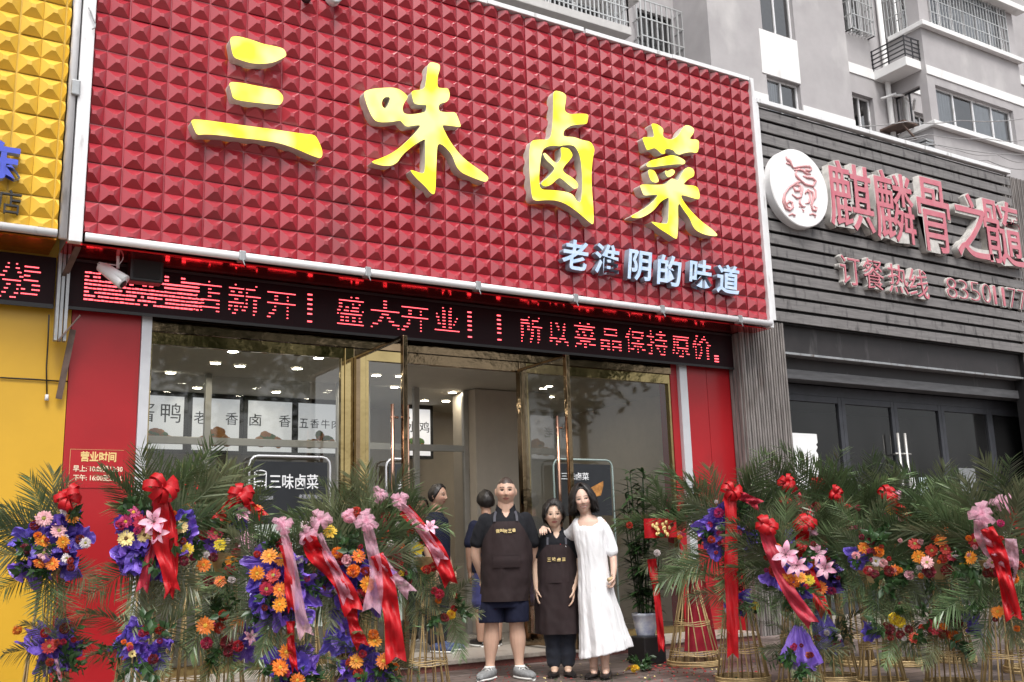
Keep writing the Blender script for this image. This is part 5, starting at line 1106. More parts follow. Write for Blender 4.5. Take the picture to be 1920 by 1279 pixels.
b_ = s.at(1500, 1218, .15); b = MB(); b.sheet(lambda u, v: tuple(b_ - s.A + s.right * ((.03 + .125 * min(1, v * 1.15) ** .8) * (1 if v < .9 else .6) * math.sin(2 * PI * u) * (1 + .10 * math.sin(18 * PI * u + 3 * v) + .08 * math.sin(6 * PI * u))) + s.n * ((.02 + .05 * v) * (1 if v < .9 else .5) * math.cos(2 * PI * u) * (1 + .3 * math.sin(22 * PI * u))) + Vector((.02 * v, 0, .17 - .31 * v + .02 * math.sin(9 * PI * u) * v + .02 * noise.noise((u * 9, v * 6, 1))))), 72, 12); b.build('purple_bag', PAPER, s.root, True, world=False)
s = L_('flower stand with upright red sash, pink lilies and dark purple bag', 1545, 230, None, (1530, 1050), (1541, 1190), (8, -10, 80), sc=.85, r0=.18)
s.paper([(1530, 1070), (1555, 1095), (1545, 1060), (1520, 1090), (1560, 1080)], .95); s.flowers([('l', 'lily', 1528, 1039, .3, 1.15), ('l', 'lily', 1547, 1066, .3, 1.2), ('c', 'orange', 1520, 1056, .28, 1.3), ('g', 'orange', 1538, 1102, .28, 1.2), ('c', 'red', 1525, 1100, .28, 1.4), ('c', 'red', 1550, 1050), ('c', 'magenta', 1560, 1108)])
s.bow(1508, 983, 1.3, off=.28); s.bow(1524, 995, .8, True, .26); s.sash([(1505, 995), (1505, 1030), (1515, 1070), (1530, 1110), (1546, 1148)], .12, .12, SATIN, off=.31, ruff=.025)
b_ = s.at(1541, 1186, .12); b = MB(); b.sheet(lambda u, v: tuple(b_ - s.A + s.right * ((.03 + .125 * min(1, v * 1.15) ** .8) * (1 if v < .9 else .6) * math.sin(2 * PI * u) * (1 + .10 * math.sin(18 * PI * u + 3 * v) + .08 * math.sin(6 * PI * u))) + s.n * ((.02 + .05 * v) * (1 if v < .9 else .5) * math.cos(2 * PI * u) * (1 + .3 * math.sin(22 * PI * u))) + Vector((.02 * v, 0, .17 - .31 * v + .02 * math.sin(9 * PI * u) * v + .02 * noise.noise((u * 9, v * 6, 5))))), 72, 12); b.build('purple_bag', PAPER, s.root, True, world=False)
s = L_('flower stand on tall pale bamboo cone with orange, pink and dark red flowers', 1628, 240, .80, (1642, 1050), (1685, 1172), (9, -75, 75), (7, 110, 250), sc=.78, r0=.18, hoops=(.3,))
s.flowers([('g', 'orange', 1619, 1028, None, 1.2), ('c', 'orange', 1647, 1035, None, 1.2), ('g', 'white', 1643, 1052, None, 1.1), ('c', 'pink', 1656, 1056), ('c', 'red', 1628, 1071, None, 1.2), ('c', 'dark', 1667, 1071, None, 1.3), ('g', 'orange', 1677, 1069), ('c', 'dark', 1640, 1077), ('c', 'dark', 1632, 1015), ('c', 'pink', 1605, 1042)]); s.paper([(1600, 1050), (1638, 1185)], .8)
s.flowers([('c', 'yellow', 1677, 1160, None, 1.4), ('c', 'yellow', 1687, 1166, None, 1.2), ('c', 'dark', 1667, 1180, None, 1.2), ('c', 'dark', 1688, 1190), ('g', 'red', 1714, 1197), ('c', 'dark', 1704, 1180), ('c', 'white', 1695, 1197, None, .7)])
s = L_('flower stand with silvery palms, red gerberas and one pale pink flower', 1752, 245, None, (1745, 1040), (1765, 1180), (10, -75, 75), (7, 110, 250), sc=.88, r0=.18)
s.flowers([('g', 'orange', 1763, 1014, None, 1.1), ('g', 'orange', 1722, 1044, None, 1.1), ('g', 'red', 1715, 1021, None, 1.1), ('g', 'red', 1747, 1032, None, 1.1), ('g', 'red', 1772, 1030), ('g', 'red', 1786, 1044, None, 1.1), ('g', 'pink', 1738, 1055, .26, 1.15), ('c', 'dark', 1742, 1072, None, 1.4), ('c', 'dark', 1776, 1070, None, 1.3), ('c', 'red', 1768, 1048), ('c', 'pink', 1705, 1078, None, 1.1), ('c', 'white', 1793, 1040), ('c', 'yellow', 1808, 1062)])
s.flowers([('g', 'red', 1754, 1175, None, 1.3), ('c', 'red', 1770, 1188, None, 1.2), ('c', 'orange', 1789, 1194, None, 1.3), ('c', 'dark', 1796, 1168, None, 1.1), ('c', 'white', 1764, 1162, None, .7), ('c', 'white', 1786, 1162, None, .7)]); s.paper([(1812, 1162), (1818, 1180)], .7)
s = L_('flower stand at far right with pink organza and long red sash over red flowers', 1860, 255, None, (1865, 1045), (1878, 1150), (9, -75, 75), (7, 110, 250), r0=.2)
s.flowers([('g', 'red', 1830, 1014, None, 1.2), ('g', 'orange', 1821, 1046, None, 1.2), ('g', 'pink', 1860, 1055), ('c', 'red', 1860, 1070, None, 1.4), ('c', 'red', 1875, 1072, None, 1.3), ('c', 'pink', 1895, 1055, None, 1.3), ('c', 'orange', 1900, 1085, None, 1.2), ('c', 'red', 1910, 1060), ('g', 'orange', 1872, 1148, .24, 1.2), ('c', 'dark', 1850, 1075)])
s.bow(1842, 965, 1.5, True, .3); s.sash([(1838, 975), (1842, 1005), (1856, 1035), (1880, 1050)], .16, .12, ORG, 'organza', .32, .03); s.sash([(1850, 990), (1864, 1020), (1876, 1050), (1886, 1090), (1900, 1155)], .13, .13, SATIN, off=.34, ruff=.03); s.sash([(1895, 1010), (1898, 1060), (1890, 1100)], .14, .1, ORG, 'organza', .28, .03)
# ---- second row on the right
s = L_('rear flower stand with red bow and pink sash before the torn white paper', 1480, 205, None, (1482, 975), None, (9, -75, 75), (7, 110, 250)); s.bow(1478, 907, 1.2, off=.3); s.sash([(1485, 912), (1500, 938), (1514, 962)], .08, .11, SATIN2, off=.3); s.bow(1474, 940, .8, off=.3); s.flowers([('c', 'white', 1518, 965, None, 1.2), ('c', 'dark', 1530, 950, None, 1.2), ('c', 'white', 1452, 958)]); s.paper([(1480, 1005)], .8)
s = L_('rear flower stand topped by a small round red bow above silvery palms', 1538, 198, None, (1540, 975), None, (9, -75, 75), (6, 110, 250)); s.bow(1536, 908, 1.1, off=.3); s.flowers([('c', 'dark', 1580, 978, None, 1.5), ('c', 'dark', 1592, 990, None, 1.4), ('c', 'dark', 1572, 1022, None, 1.3)])
s = L_('rear flower stand with red ribbon curl among dull red flowers', 1582, 205, None, (1590, 985), None, (9, -75, 75), (7, 110, 250)); s.bow(1567, 926, 1.0, off=.3); s.sash([(1570, 930), (1580, 945), (1590, 952)], .07, .07, SATIN, off=.3); s.flowers([('c', 'dark', 1586, 982, None, 1.5), ('c', 'dark', 1570, 1015)])
s = L_('rear flower stand with broad red sash, yellow flower and purple paper by the door handles', 1668, 208, None, (1668, 985), None, (9, -75, 75), (7, 110, 250)); s.bow(1662, 928, 1.3, off=.32); s.sash([(1664, 935), (1680, 950), (1702, 968)], .11, .12, SATIN, off=.34, ruff=.02); s.bow(1680, 928, .8, True, .3); s.flowers([('c', 'yellow', 1671, 954, .28, 1.5), ('c', 'red', 1672, 1003), ('c', 'white', 1682, 1008), ('c', 'magenta', 1660, 1000)]); s.paper([(1662, 993), (1680, 1000)], .8)
s = L_('rear flower stand with sparse dull red flowers high among palms', 1765, 205, None, (1765, 985), None, (9, -75, 75), (7, 110, 250)); s.flowers([('c', 'dark', 1761, 962, None, 1.3), ('c', 'dark', 1765, 975), ('c', 'dark', 1715, 985, None, 1.2)])
s = L_('rear flower stand at right edge with pink bow and red sash running out of view', 1895, 225, None, (1900, 1000), None, (9, -80, 60), (5, 110, 250)); s.bow(1880, 945, 1.5, True, .25); s.sash([(1888, 955), (1905, 975), (1935, 1005)], .13, .14, SATIN, off=.27, ruff=.02)
# ---- potted plant by the step
pp_ = empty('potted_plant', (0, 0, 0), 'bushy green plant in white pot with blue pattern right of the entrance', 'potted plant'); Pw = ray(1202, 1018) * (1 / 192); Pw = Vector((Pw[0], Pw[1], 0)); pp_.location = Pw
POT = mat('glazed_white_pot', (.70, .72, .74), .2, var=.4, nscale=9, col2=(.25, .32, .55), spec=.6)
MB().lathe([(.001, .25), (.085, .25), (.09, .27), (.112, .36), (.12, .43), (.128, .44), (.128, .465), (.112, .465), (.108, .44), (.001, .435)], n=28).build('pot', POT, pp_, True, world=False)
rr = random.Random(4); b = MB(); lf = MB(); MB().box(-.13, .13, -.13, .13, 0, .25).build('plinth', BLACK_BOX, pp_, world=False, bevel=.01)
for k in range(20):
    a = rr.uniform(0, 2 * PI); h = rr.uniform(.5, 1.42); o = rr.uniform(.02, .08); p = [Vector((o * math.cos(a) * (1 + 1.6 * t), o * math.sin(a) * (1 + 1.6 * t), .44 + h * t)) for t in np.linspace(0, 1, 7)]; b.tube(p, .004, 5)
    for i in range(1, 7):
        for e in range(8):
            an = rr.uniform(0, 2 * PI); dd = Vector((math.cos(an), math.sin(an), rr.uniform(-.1, .6))).normalized(); sdv = dd.cross(Vector((0, 0, 1))).normalized(); L0 = rr.uniform(.15, .28); wd = .015
            pt_ = []
            for u, wf in ((0, .3), (.35, 1), (.7, .8), (1, .05)): c_ = p[i] + dd * L0 * u + Vector((0, 0, -.25 * L0 * u * u)); pt_ += [c_ + sdv * wd * wf, c_ - sdv * wd * wf]
            lf.add(pt_, [(0, 1, 3, 2), (2, 3, 5, 4), (4, 5, 7, 6)])
b.build('stem', LEAFY, pp_, True, world=False); lf.build('foliage', LEAFY, pp_, True, world=False)
# fallen petals and leaves on the paving
rr = random.Random(21); lt = [MB(), MB(), MB()]
def petal(mb, x, y, r, z=.006):
    a = rr.uniform(0, 6.28); mb.add([(x + r * math.cos(a + t) * f, y + r * math.sin(a + t) * f, z + rr.uniform(0, .012)) for t, f in ((0, 1), (1.2, .6), (2.4, .9), (3.6, .6), (4.8, .8))], [(0, 1, 2, 3, 4)])
for k in range(340):
    c = atZ(rr.uniform(980, 1420), rr.uniform(1238, 1300), .0); petal(lt[rr.choice((0, 0, 1, 2, 2))], c.x, c.y, rr.uniform(.008, .022))
for k in range(160):
    c = atZ(rr.gauss(1270, 40), rr.gauss(1250, 6), .0); petal(lt[0], c.x, c.y, rr.uniform(.01, .02))
for k in range(120):
    c = atZ(rr.uniform(880, 960), rr.uniform(1244, 1290), 0); petal(lt[0], c.x, c.y, rr.uniform(.005, .012))
pm = MB(); mats_ = [PM['red'], PM['pale'], LEAFY]
for i in range(3): pm.add(lt[i].v, lt[i].f, i)
tag(pm.build('petal_litter', mats_), 'scattered red petals and leaf scraps on the wet paving', 'petals', kind='stuff')
Fl = atZ(1181, 1263, 0); e = empty('fallen_flower', Fl, 'yellow flower head with leaves lying on the paving near the white dress', 'flower')
for i, me in enumerate((GER['yellow'], CARN['yellow'])):
    o = bpy.data.objects.new('bloom', me); C.objects.link(o); o.parent = e; o.location = (.03 * i, -.04 * i, .04); o.rotation_euler = (-.7, .2 * i, .5)
for i in range(3):
    o = bpy.data.objects.new('leaf_spray', SPRAYS[i]); C.objects.link(o); o.parent = e; o.location = (.08 + .05 * i, .02, .03); o.rotation_euler = (1.35, .2, .8 + i)
# ---------------------------------------------------------------- people
def skin_mat():
    m = bpy.data.materials.new('skin'); m.use_nodes = True; t = m.node_tree; N = t.nodes; L = t.links; b = N['Principled BSDF']
    at_ = N.new('ShaderNodeAttribute'); at_.attribute_name = 'col'; nz = N.new('ShaderNodeTexNoise'); nz.inputs['Scale'].default_value = 25; nz.inputs['Detail'].default_value = 4
    mr = N.new('ShaderNodeMapRange'); mr.inputs['To Min'].default_value = .88; mr.inputs['To Max'].default_value = 1.08; L.new(nz.outputs['Fac'], mr.inputs[0])
    mx = N.new('ShaderNodeMixRGB'); mx.blend_type = 'MULTIPLY'; mx.inputs[0].default_value = 1; L.new(at_.outputs['Color'], mx.inputs[1]); L.new(mr.outputs[0], mx.inputs[2]); L.new(mx.outputs[0], b.inputs['Base Color'])
    b.inputs['Roughness'].default_value = .48; b.inputs['Subsurface Weight'].default_value = .12; b.inputs['Subsurface Radius'].default_value = (.012, .005, .003); b.inputs['Subsurface Scale'].default_value = .6
    b.inputs['Specular IOR Level'].default_value = .35
    return m
SKIN = skin_mat()
HAIR = mat('black_hair', (.011, .0075, .0065), .48, var=.4, nscale=60, stretch=(4, 4, .4), spec=.5)
BUZZ = mat('cropped_hair', (.016, .013, .012), .8, var=.5, nscale=140)
POLO = mat('black_cotton', (.012, .0125, .016), .9, var=.25, nscale=10, bump=.12, bscale=260, spec=.25)
APRON = mat('dark_brown_apron', (.026, .016, .017), .8, var=.2, nscale=6, bump=.12, bscale=300, spec=.3)
STRAP = mat('apron_strap', (.05, .05, .065), .7, var=.15)
NAVY = mat('navy_cotton', (.009, .011, .030), .85, var=.25, nscale=8, bump=.1, bscale=200, spec=.25)
BLUEC = mat('blue_cloth', (.026, .028, .12), .8, var=.25, nscale=8, sheen=.2)
DENIM = mat('dark_denim', (.010, .013, .024), .85, var=.3, nscale=30, sheen=.1)
LINEN = mat('white_linen', (.80, .80, .82), .9, var=.03, nscale=9, bump=.12, bscale=90, trans=.08)
SNEAK = mat('grey_mesh_shoe', (.22, .225, .23), .7, var=.35, nscale=60)
SOLE = mat('white_rubber', (.7, .7, .68), .6, var=.1)
FLAT = mat('black_leather', (.016, .013, .013), .35, var=.2)
GOLDTH = mat('gold_thread', (.78, .60, .26), .45, var=.15, nscale=60)

def remesh(mb, voxel, smooth=4):
    me = mb.mesh('tmp'); o = bpy.data.objects.new('tmp', me); C.objects.link(o)
    r = o.modifiers.new('r', 'REMESH'); r.mode = 'VOXEL'; r.voxel_size = voxel; r.use_smooth_shade = True
    if smooth: k = o.modifiers.new('s', 'SMOOTH'); k.factor = .5; k.iterations = smooth
    bpy.context.view_layer.update(); out = bpy.data.meshes.new_from_object(o.evaluated_get(_dg())); bpy.data.objects.remove(o); bpy.data.meshes.remove(me); return out
def co_get(me):
    a = np.empty(len(me.vertices) * 3); me.vertices.foreach_get('co', a); return a.reshape(-1, 3)
def co_set(me, a): me.vertices.foreach_set('co', np.ascontiguousarray(a).ravel()); me.update()
def no_get(me):
    a = np.empty(len(me.vertices) * 3); me.vertices.foreach_get('normal', a); return a.reshape(-1, 3)
def wrinkle(me, amp, sc=(9, 9, 5), seed=0, amp2=0.):
    P = co_get(me); Nn = no_get(me); d = np.array([noise.noise((p[0] * sc[0] + seed, p[1] * sc[1], p[2] * sc[2])) for p in P])
    d2 = np.array([1 - abs(noise.noise((p[0] * sc[0] * 1.7 + p[2] * 6, p[1] * sc[1] * 1.7 + seed, p[2] * sc[2] * 1.6))) for p in P]) - .75
    co_set(me, P + Nn * (amp * d + amp * .8 * d2)[:, None])
def loft(mb, rings, n=32, p=2.3):
    b = len(mb.v)
    for z, cx, cy, rx, ry in rings:
        for k in range(n):
            a = 2 * PI * k / n; c, s = math.cos(a), math.sin(a)
            mb.v.append((cx + rx * math.copysign(abs(c) ** (2 / p), c), cy + ry * math.copysign(abs(s) ** (2 / p), s), z))
    for i in range(len(rings) - 1):
        for k in range(n):
            k2 = (k + 1) % n; mb.f.append((b + i * n + k, b + i * n + k2, b + (i + 1) * n + k2, b + (i + 1) * n + k)); mb.m.append(0)
    mb.f.append(tuple(b + k for k in range(n))[::-1]); mb.m.append(0); e = b + (len(rings) - 1) * n; mb.f.append(tuple(e + k for k in range(n))); mb.m.append(0)
def limb(mb, pts, rs, n=14):
    P = [Vector(p) for p in pts]; out = []; rr_ = []
    for i in range(len(P) - 1):
        for k in range(6):
            t = k / 6; a = P[max(i - 1, 0)]; b_ = P[i]; c = P[i + 1]; d = P[min(i + 2, len(P) - 1)]
            out.append(.5 * ((2 * b_) + (c - a) * t + (2 * a - 5 * b_ + 4 * c - d) * t * t + (3 * b_ - a - 3 * c + d) * t ** 3) * 1.0); rr_.append(rs[i] + (rs[i + 1] - rs[i]) * (t * t * (3 - 2 * t)))
    out.append(P[-1]); rr_.append(rs[-1]); mb.tube(out, rr_, n)
    mb.ell(P[0], (rs[0],) * 3, n, 8); mb.ell(P[-1], (rs[-1],) * 3, n, 8)
class Head:
    """sculpted head; local axes x to the wearer's left, -y front, z up, origin mid head"""
    def __init__(s, c, size=1., yaw=0., pitch=0., roll=0., w=1., jaw=.28, smile=0., fem=False, stub=False):
        s.c = Vector(c); s.k = size; s.M = (Matrix.Rotation(yaw, 3, 'Z') @ Matrix.Rotation(roll, 3, 'Y') @ Matrix.Rotation(pitch, 3, 'X')); s.w = w; s.jaw = jaw; s.smile = smile; s.fem = fem; s.stub = stub
    def surf(s, th, ph, off=0.):
        """th from the crown, ph around (0 = front)"""
        x = math.sin(th) * math.sin(ph); y = -math.sin(th) * math.cos(ph); z = math.cos(th)
        rx, ry, rz = .076 * s.w + off, .097 + off, .118 + off
        X, Y, Z = rx * x, ry * y, rz * z
        if z < 0: f = 1 - s.jaw * (-z) ** 1.5; X *= f; Y = Y * (1 - .10 * (-z) ** 2) if y < 0 else Y * (1 - .35 * (-z))
        if y > 0: Y *= 1.04
        if y < 0: Y *= .93
        g = lambda cx, cz, sx, sz: math.exp(-((X - cx) / sx) ** 2 - ((Z - cz) / sz) ** 2)
        if y < -.1 and off < .002:
            d = 0.
            d += .019 * g(0, -.022, .012, .017) + .011 * g(0, .0, .010, .025) + .006 * (g(.014, -.026, .008, .008) + g(-.014, -.026, .008, .008))
            d -= .0085 * (g(.032, .010, .018, .012) + g(-.032, .010, .018, .012)); d += .004 * (g(.032, .010, .012, .007) + g(-.032, .010, .012, .007))
            d += .004 * (g(.032, .032, .022, .008) + g(-.032, .032, .022, .008)) * (.4 if s.fem else 1)
            d += .006 * (g(.042, -.022, .02, .02) + g(-.042, -.022, .02, .02)) * (1.2 + s.smile)
            d += .006 * g(0, -.052, .022, .006) + .0065 * g(0, -.064, .019, .006) - .004 * g(0, -.058, .026, .0028); d += .006 * g(0, -.093, .02, .014)
            d -= .003 * g(0, -.078, .02, .006)
            Y -= d
        return Vector((X, Y, Z))
    def P(s, v): return s.c + s.M @ (Vector(v) * s.k)
    def add(s, mb):
        b = len(mb.v); n, k = 72, 56
        for i in range(k + 1):
            for j in range(n): mb.v.append(tuple(s.P(s.surf(PI * i / k, 2 * PI * j / n))))
        for i in range(k):
            for j in range(n):
                j2 = (j + 1) % n; mb.f.append((b + i * n + j, b + (i + 1) * n + j, b + (i + 1) * n + j2, b + i * n + j2)); mb.m.append(0)
        for sx in (-1, 1):
            mb.ell(s.P((sx * .078 * s.w, .012, -.006)), tuple(v * s.k for v in (.010, .019, .031)), 12, 8, 0, s.M @ Matrix.Rotation(-sx * .35, 3, 'Z'))
    def inv(s, A):
        Mi = np.array(s.M.transposed()); return ((A - np.array(s.c)) @ Mi.T) / s.k
    def paint(s, A, col):
        q_ = s.inv(A); x, y, z = q_[:, 0], q_[:, 1], q_[:, 2]; fr = (y < -.045) & (np.abs(z) < .125) & (np.abs(x) < .09); ax = np.abs(x)
        def mixc(mask, c, a=1.):
            col[mask] = col[mask] * (1 - a) + np.array(c) * a
        mixc(fr & (((ax - .045) / .022) ** 2 + ((z + .022) / .02) ** 2 < 1), (.56, .25, .19), .35)
        mixc(fr & ((ax / .012) ** 2 + ((z + .03) / .008) ** 2 < 1), (.45, .2, .14), .35)
        cz = -.057 + (s.smile * 10 * x * x if True else 0); lw_ = .026 + .006 * s.smile
        mixc(fr & (ax < lw_) & (np.abs(z - cz) < .0105 * np.sqrt(np.clip(1 - (ax / lw_) ** 2, 0, 1))), (.42, .12, .105) if s.smile < .5 else (.45, .06, .06), .68 if not s.fem else .85)
        if s.smile > .5: mixc(fr & (ax < lw_ * .72) & (np.abs(z - cz) < .0042), (.80, .74, .68))
        else: mixc(fr & (ax < lw_ * .95) & (np.abs(z - cz) < .0019), (.12, .04, .035), .9)
        if s.stub:
            n3 = np.array([noise.noise((q[0] * 90, q[1] * 90, q[2] * 90)) for q in q_]) * .006; lim = np.where(y < -.02, .066 - .25 * np.clip(ax - .035, 0, 1), np.where(y < .025, .035 + .6 * (-.0 - y) * (y < 0), -.045 + .0 * y)) + n3; hm = (z > lim) & (z < .14) & (ax < .085 * s.w); hm &= ~((y > -.005) & (y < .04) & (z < .034) & (ax > .07)); mixc(hm, (.012, .010, .010), .93)
        bz = .031 + .004 * (1 - ((ax - .03) / .02) ** 2) ; mixc(fr & (ax > .012) & (ax < .050) & (np.abs(z - bz) < (.0052 if not s.fem else .0036)), (.04, .028, .024), .75 if not s.fem else .62)
        ez = .010; a_ = .017; b_ = .0058 if s.smile < .5 else .004; e = ((ax - .032) / a_) ** 2 + ((z - ez) / b_) ** 2
        mixc(fr & (e < 1), (.42, .34, .30), .8); mixc(fr & (((ax - .032) / .0085) ** 2 + ((z - ez) / .0085) ** 2 < 1) & (e < 1.3), (.012, .008, .007))
        up = ez + b_ * np.sqrt(np.clip(1 - ((ax - .032) / a_) ** 2, 0, 1)); mixc(fr & (np.abs(ax - .032) < a_) & (np.abs(z - up) < .0036), (.022, .014, .012), .95)
def hand(mb, wr, d, pn, side, curl=.5, k=1., spread=.012):
    """wr wrist, d direction of the fingers, pn palm normal; side = +1 thumb along d x pn"""
    wr = Vector(wr); d = Vector(d).normalized(); pn = Vector(pn); pn = (pn - d * pn.dot(d)).normalized(); s = d.cross(pn) * side
    for i, (o, r) in enumerate(((-.026, .013), (-.009, .0145), (.009, .0145), (.026, .013))):
        mb.tube([wr + s * o * .55 * k + d * .004, wr + s * o * k + d * .045 * k, wr + s * o * 1.08 * k + d * .088 * k], [r * k, r * k, r * .9 * k], 8)
    for o, L0, cu in ((-.030, .060, 1.15), (-.0105, .076, 1.), (.0105, .082, .95), (.031, .072, .9)):
        p = wr + s * o * k + d * .088 * k; a = 0.; dd = (d + s * o * 1.3).normalized(); pts = [p - dd * .01]; rs = [.0092 * k]
        for q_ in range(3):
            a += curl * cu * (.5 + .25 * q_); v = dd * math.cos(a) + pn * math.sin(a); p = p + v * L0 * k * (.42, .33, .25)[q_]; pts.append(p.copy()); rs.append((.0088, .0080, .0066)[q_] * k)
        mb.tube(pts, rs, 8); mb.ell(pts[-1], (rs[-1],) * 3, 8, 6)
    b = wr + s * .022 * k + d * .018 * k; v1 = (d * .62 + s * .75 + pn * .25).normalized(); p1 = b + v1 * .042 * k; v2 = (d * .85 + s * .25 + pn * (.25 + curl * .5)).normalized(); p2 = p1 + v2 * .034 * k; p3 = p2 + (v2 + pn * curl * .4).normalized() * .026 * k
    mb.tube([b, p1, p2, p3], [.014 * k, .0115 * k, .0098 * k, .0078 * k], 8); mb.ell(p3, (.0078 * k,) * 3, 8, 6)
def body(root, mb, heads, skin, voxel=.0042, name='body'):
    me = remesh(mb, voxel, 3); A = co_get(me); col = np.tile(np.array(skin), (len(A), 1)).astype(float)
    for h in heads: h.paint(A, col)
    at_ = me.attributes.new('col', 'FLOAT_COLOR', 'POINT'); at_.data.foreach_set('color', np.concatenate([col, np.ones((len(A), 1))], 1).ravel())
    return link_mesh(name, me, SKIN, root, False)
def shoe(c, ang, m1, m2, L0=.27, w=.05, hgt=.075, low=False):
    """returns upper and sole builders; toe towards angle (0 = front -y)"""
    u = MB(); s = MB(); M = Matrix.Rotation(ang, 3, 'Z')
    def ringp(t, zf):
        wd = w * (.72 + .5 * math.sin(PI * (.12 + .8 * t)) ** 1.2) * (.95 if t < .5 else 1 - .55 * max(0, t - .72) ** 1.1 * 2); return wd
    for mb, z0, z1, sc in ((s, 0, .026 if not low else .012, 1.04), (u, .012, None, 1.)):
        rings = []; n = 16; K = 12
        for i in range(K + 1):
            t = i / K; y = L0 * (.28 - t); wd = ringp(t, 0) * sc
            top = z1 if z1 else ((hgt + .02 * (t < .3)) * (1 - t) ** .55 + .045 * t ** .7 if not low else (.034 * (1 - t) ** .9 + .030)) 
            rings.append((y, wd * (1 if 0 < i < K else .55), z0, top * (1 if i < K else .7)))
        b = len(mb.v)
        for y, wd, za, zb_ in rings:
            for k in range(n):
                a = 2 * PI * k / n; x = wd * math.copysign(abs(math.cos(a)) ** .75, math.cos(a)); z = (za + zb_) / 2 + (zb_ - za) / 2 * math.copysign(abs(math.sin(a)) ** .7, math.sin(a)); mb.v.append(tuple(Vector(c) + M @ Vector((x, y, z))))
        for i in range(K):
            for k in range(n): k2 = (k + 1) % n; mb.f.append((b + i * n + k, b + i * n + k2, b + (i + 1) * n + k2, b + (i + 1) * n + k)); mb.m.append(0)
        mb.f.append(tuple(b + k for k in range(n))); mb.m.append(0); mb.f.append(tuple(b + K * n + k for k in range(n))[::-1]); mb.m.append(0)
    return u, s
def shoes(root, cs, m1, m2, laces=False, **kw):
    for c, a in cs:
        u, s = shoe(c, a, m1, m2, **kw); o = u.build('shoe', m1, root, True, world=False); s.build('sole', m2, o, True, world=False)
        if laces:
            lb_ = MB(); M = Matrix.Rotation(a, 3, 'Z')
            for i in range(4):
                y = -.035 - .024 * i; z = .088 - .010 * i; lb_.tube([tuple(Vector(c) + M @ Vector(v)) for v in ((-.028, y, z - .012), (0, y - .006, z), (.028, y, z - .012))], .004, 5)
            for sx in (-1, 1): lb_.tube([tuple(Vector(c) + M @ Vector(v)) for v in ((0, -.02, .093), (sx * .03, -.03, .10), (sx * .05, -.05, .075))], .003, 5)
            lb_.build('laces', SOLE, o, True, world=False)
def apron(root, ring, ztop, zbib, zhem, wtop, thm=1.7, off=.012, fold=.006, seed=0, m=APRON):
    """ring(z) -> cx, cy, rx, ry of the body underneath"""
    def fn(u, v, o=0.):
        z = ztop + (zhem - ztop) * u; cx, cy, rx, ry = ring(z); rx += off; ry += off
        if z > zbib: t = (z - zbib) / (ztop - zbib); t = t ** .8; wlim = math.asin(min(1, wtop / rx)); th = thm + (wlim - thm) * t
        else: th = thm
        a = th * (2 * v - 1); f = fold * min(1, max(0, (1.1 - z) * 1.6)) * (math.sin(a * 6 + seed + z * 2) + .6 * math.sin(a * 11 + seed * 2 - z * 4)) + .012 * noise.noise((a * 2.2, z * 4, seed)) + .008 * (1 - abs(noise.noise((a * 3 + z * 3, z * 7, seed + 4)))) + .004 * noise.noise((a * 9, z * 16, seed + 9))
        f = min(max(f, -.001), .016) if z > .85 else f
        return (cx + (rx + f + o) * math.sin(a), cy - (ry + f + o) * math.cos(a), z)
    mb = MB(); mb.sheet(lambda u, v: fn(u, v), 48, 40); mb.sheet(lambda u, v: fn(u, 1 - v, -.004), 48, 40)
    return mb.build('apron', m, root, True, world=False), fn
def on_front(me, fn_y):
    A = co_get(me); A = np.array([(p[0], fn_y(p[0], p[2]) + p[1], p[2]) for p in A]); co_set(me, A)
def apron_text(root, txt, xc, z, size, ring, off, gap=1.12):
    n = len(txt)
    for i, ch in enumerate(txt):
        x0 = xc + (i - n / 2) * size * gap; me = glyph_mesh(ch, .5, .02); A = co_get(me); lo = A.min(0); sp = np.maximum(A.max(0) - lo, 1e-6); A = (A - lo) / sp
        X = x0 + A[:, 0] * size; Z = z + A[:, 1] * size + .004 * math.sin(i * 2)
        out = []
        for k in range(len(X)):
            cx, cy, rx, ry = ring(Z[k]); t = min(.99, abs(X[k] - cx) / (rx + off)); out.append((X[k], cy - (ry + off) * math.sqrt(1 - t * t) - .020 + .003 * (1 - A[k, 2]), Z[k]))
        co_set(me, np.array(out)); link_mesh('embroidery', me, GOLDTH, root, False)
def interp_rings(rings):
    zs_ = [r[0] for r in rings]
    def f(z): return tuple(float(np.interp(z, zs_, [r[i] for r in rings])) for i in (1, 2, 3, 4))
    return f
def strap(root, pts, w_=.022, m=STRAP):
    mb = MB(); p = [Vector(x) for x in pts]
    def fn(u, v):
        f = u * (len(p) - 1); i = min(int(f), len(p) - 2); c = p[i].lerp(p[i + 1], f - i); return tuple(c + Vector(((v - .5) * w_, 0, 0)))
    mb.sheet(fn, 10, 2); mb.sheet(lambda u, v: tuple(Vector(fn(u, 1 - v)) + Vector((0, .003, 0))), 10, 2); mb.build('apron_strap', m, root, True, world=False)
def vneck(me, cx, cy, zv, k=.62, zmax=9):
    bm = bmesh.new(); bm.from_mesh(me); dl = []
    for f in bm.faces:
        c = f.calc_center_median()
        if c.y < cy and zv < c.z < zmax and abs(c.x - cx) < (c.z - zv) * k + .004: dl.append(f)
    bmesh.ops.delete(bm, geom=dl, context='FACES'); bm.to_mesh(me); bm.free()
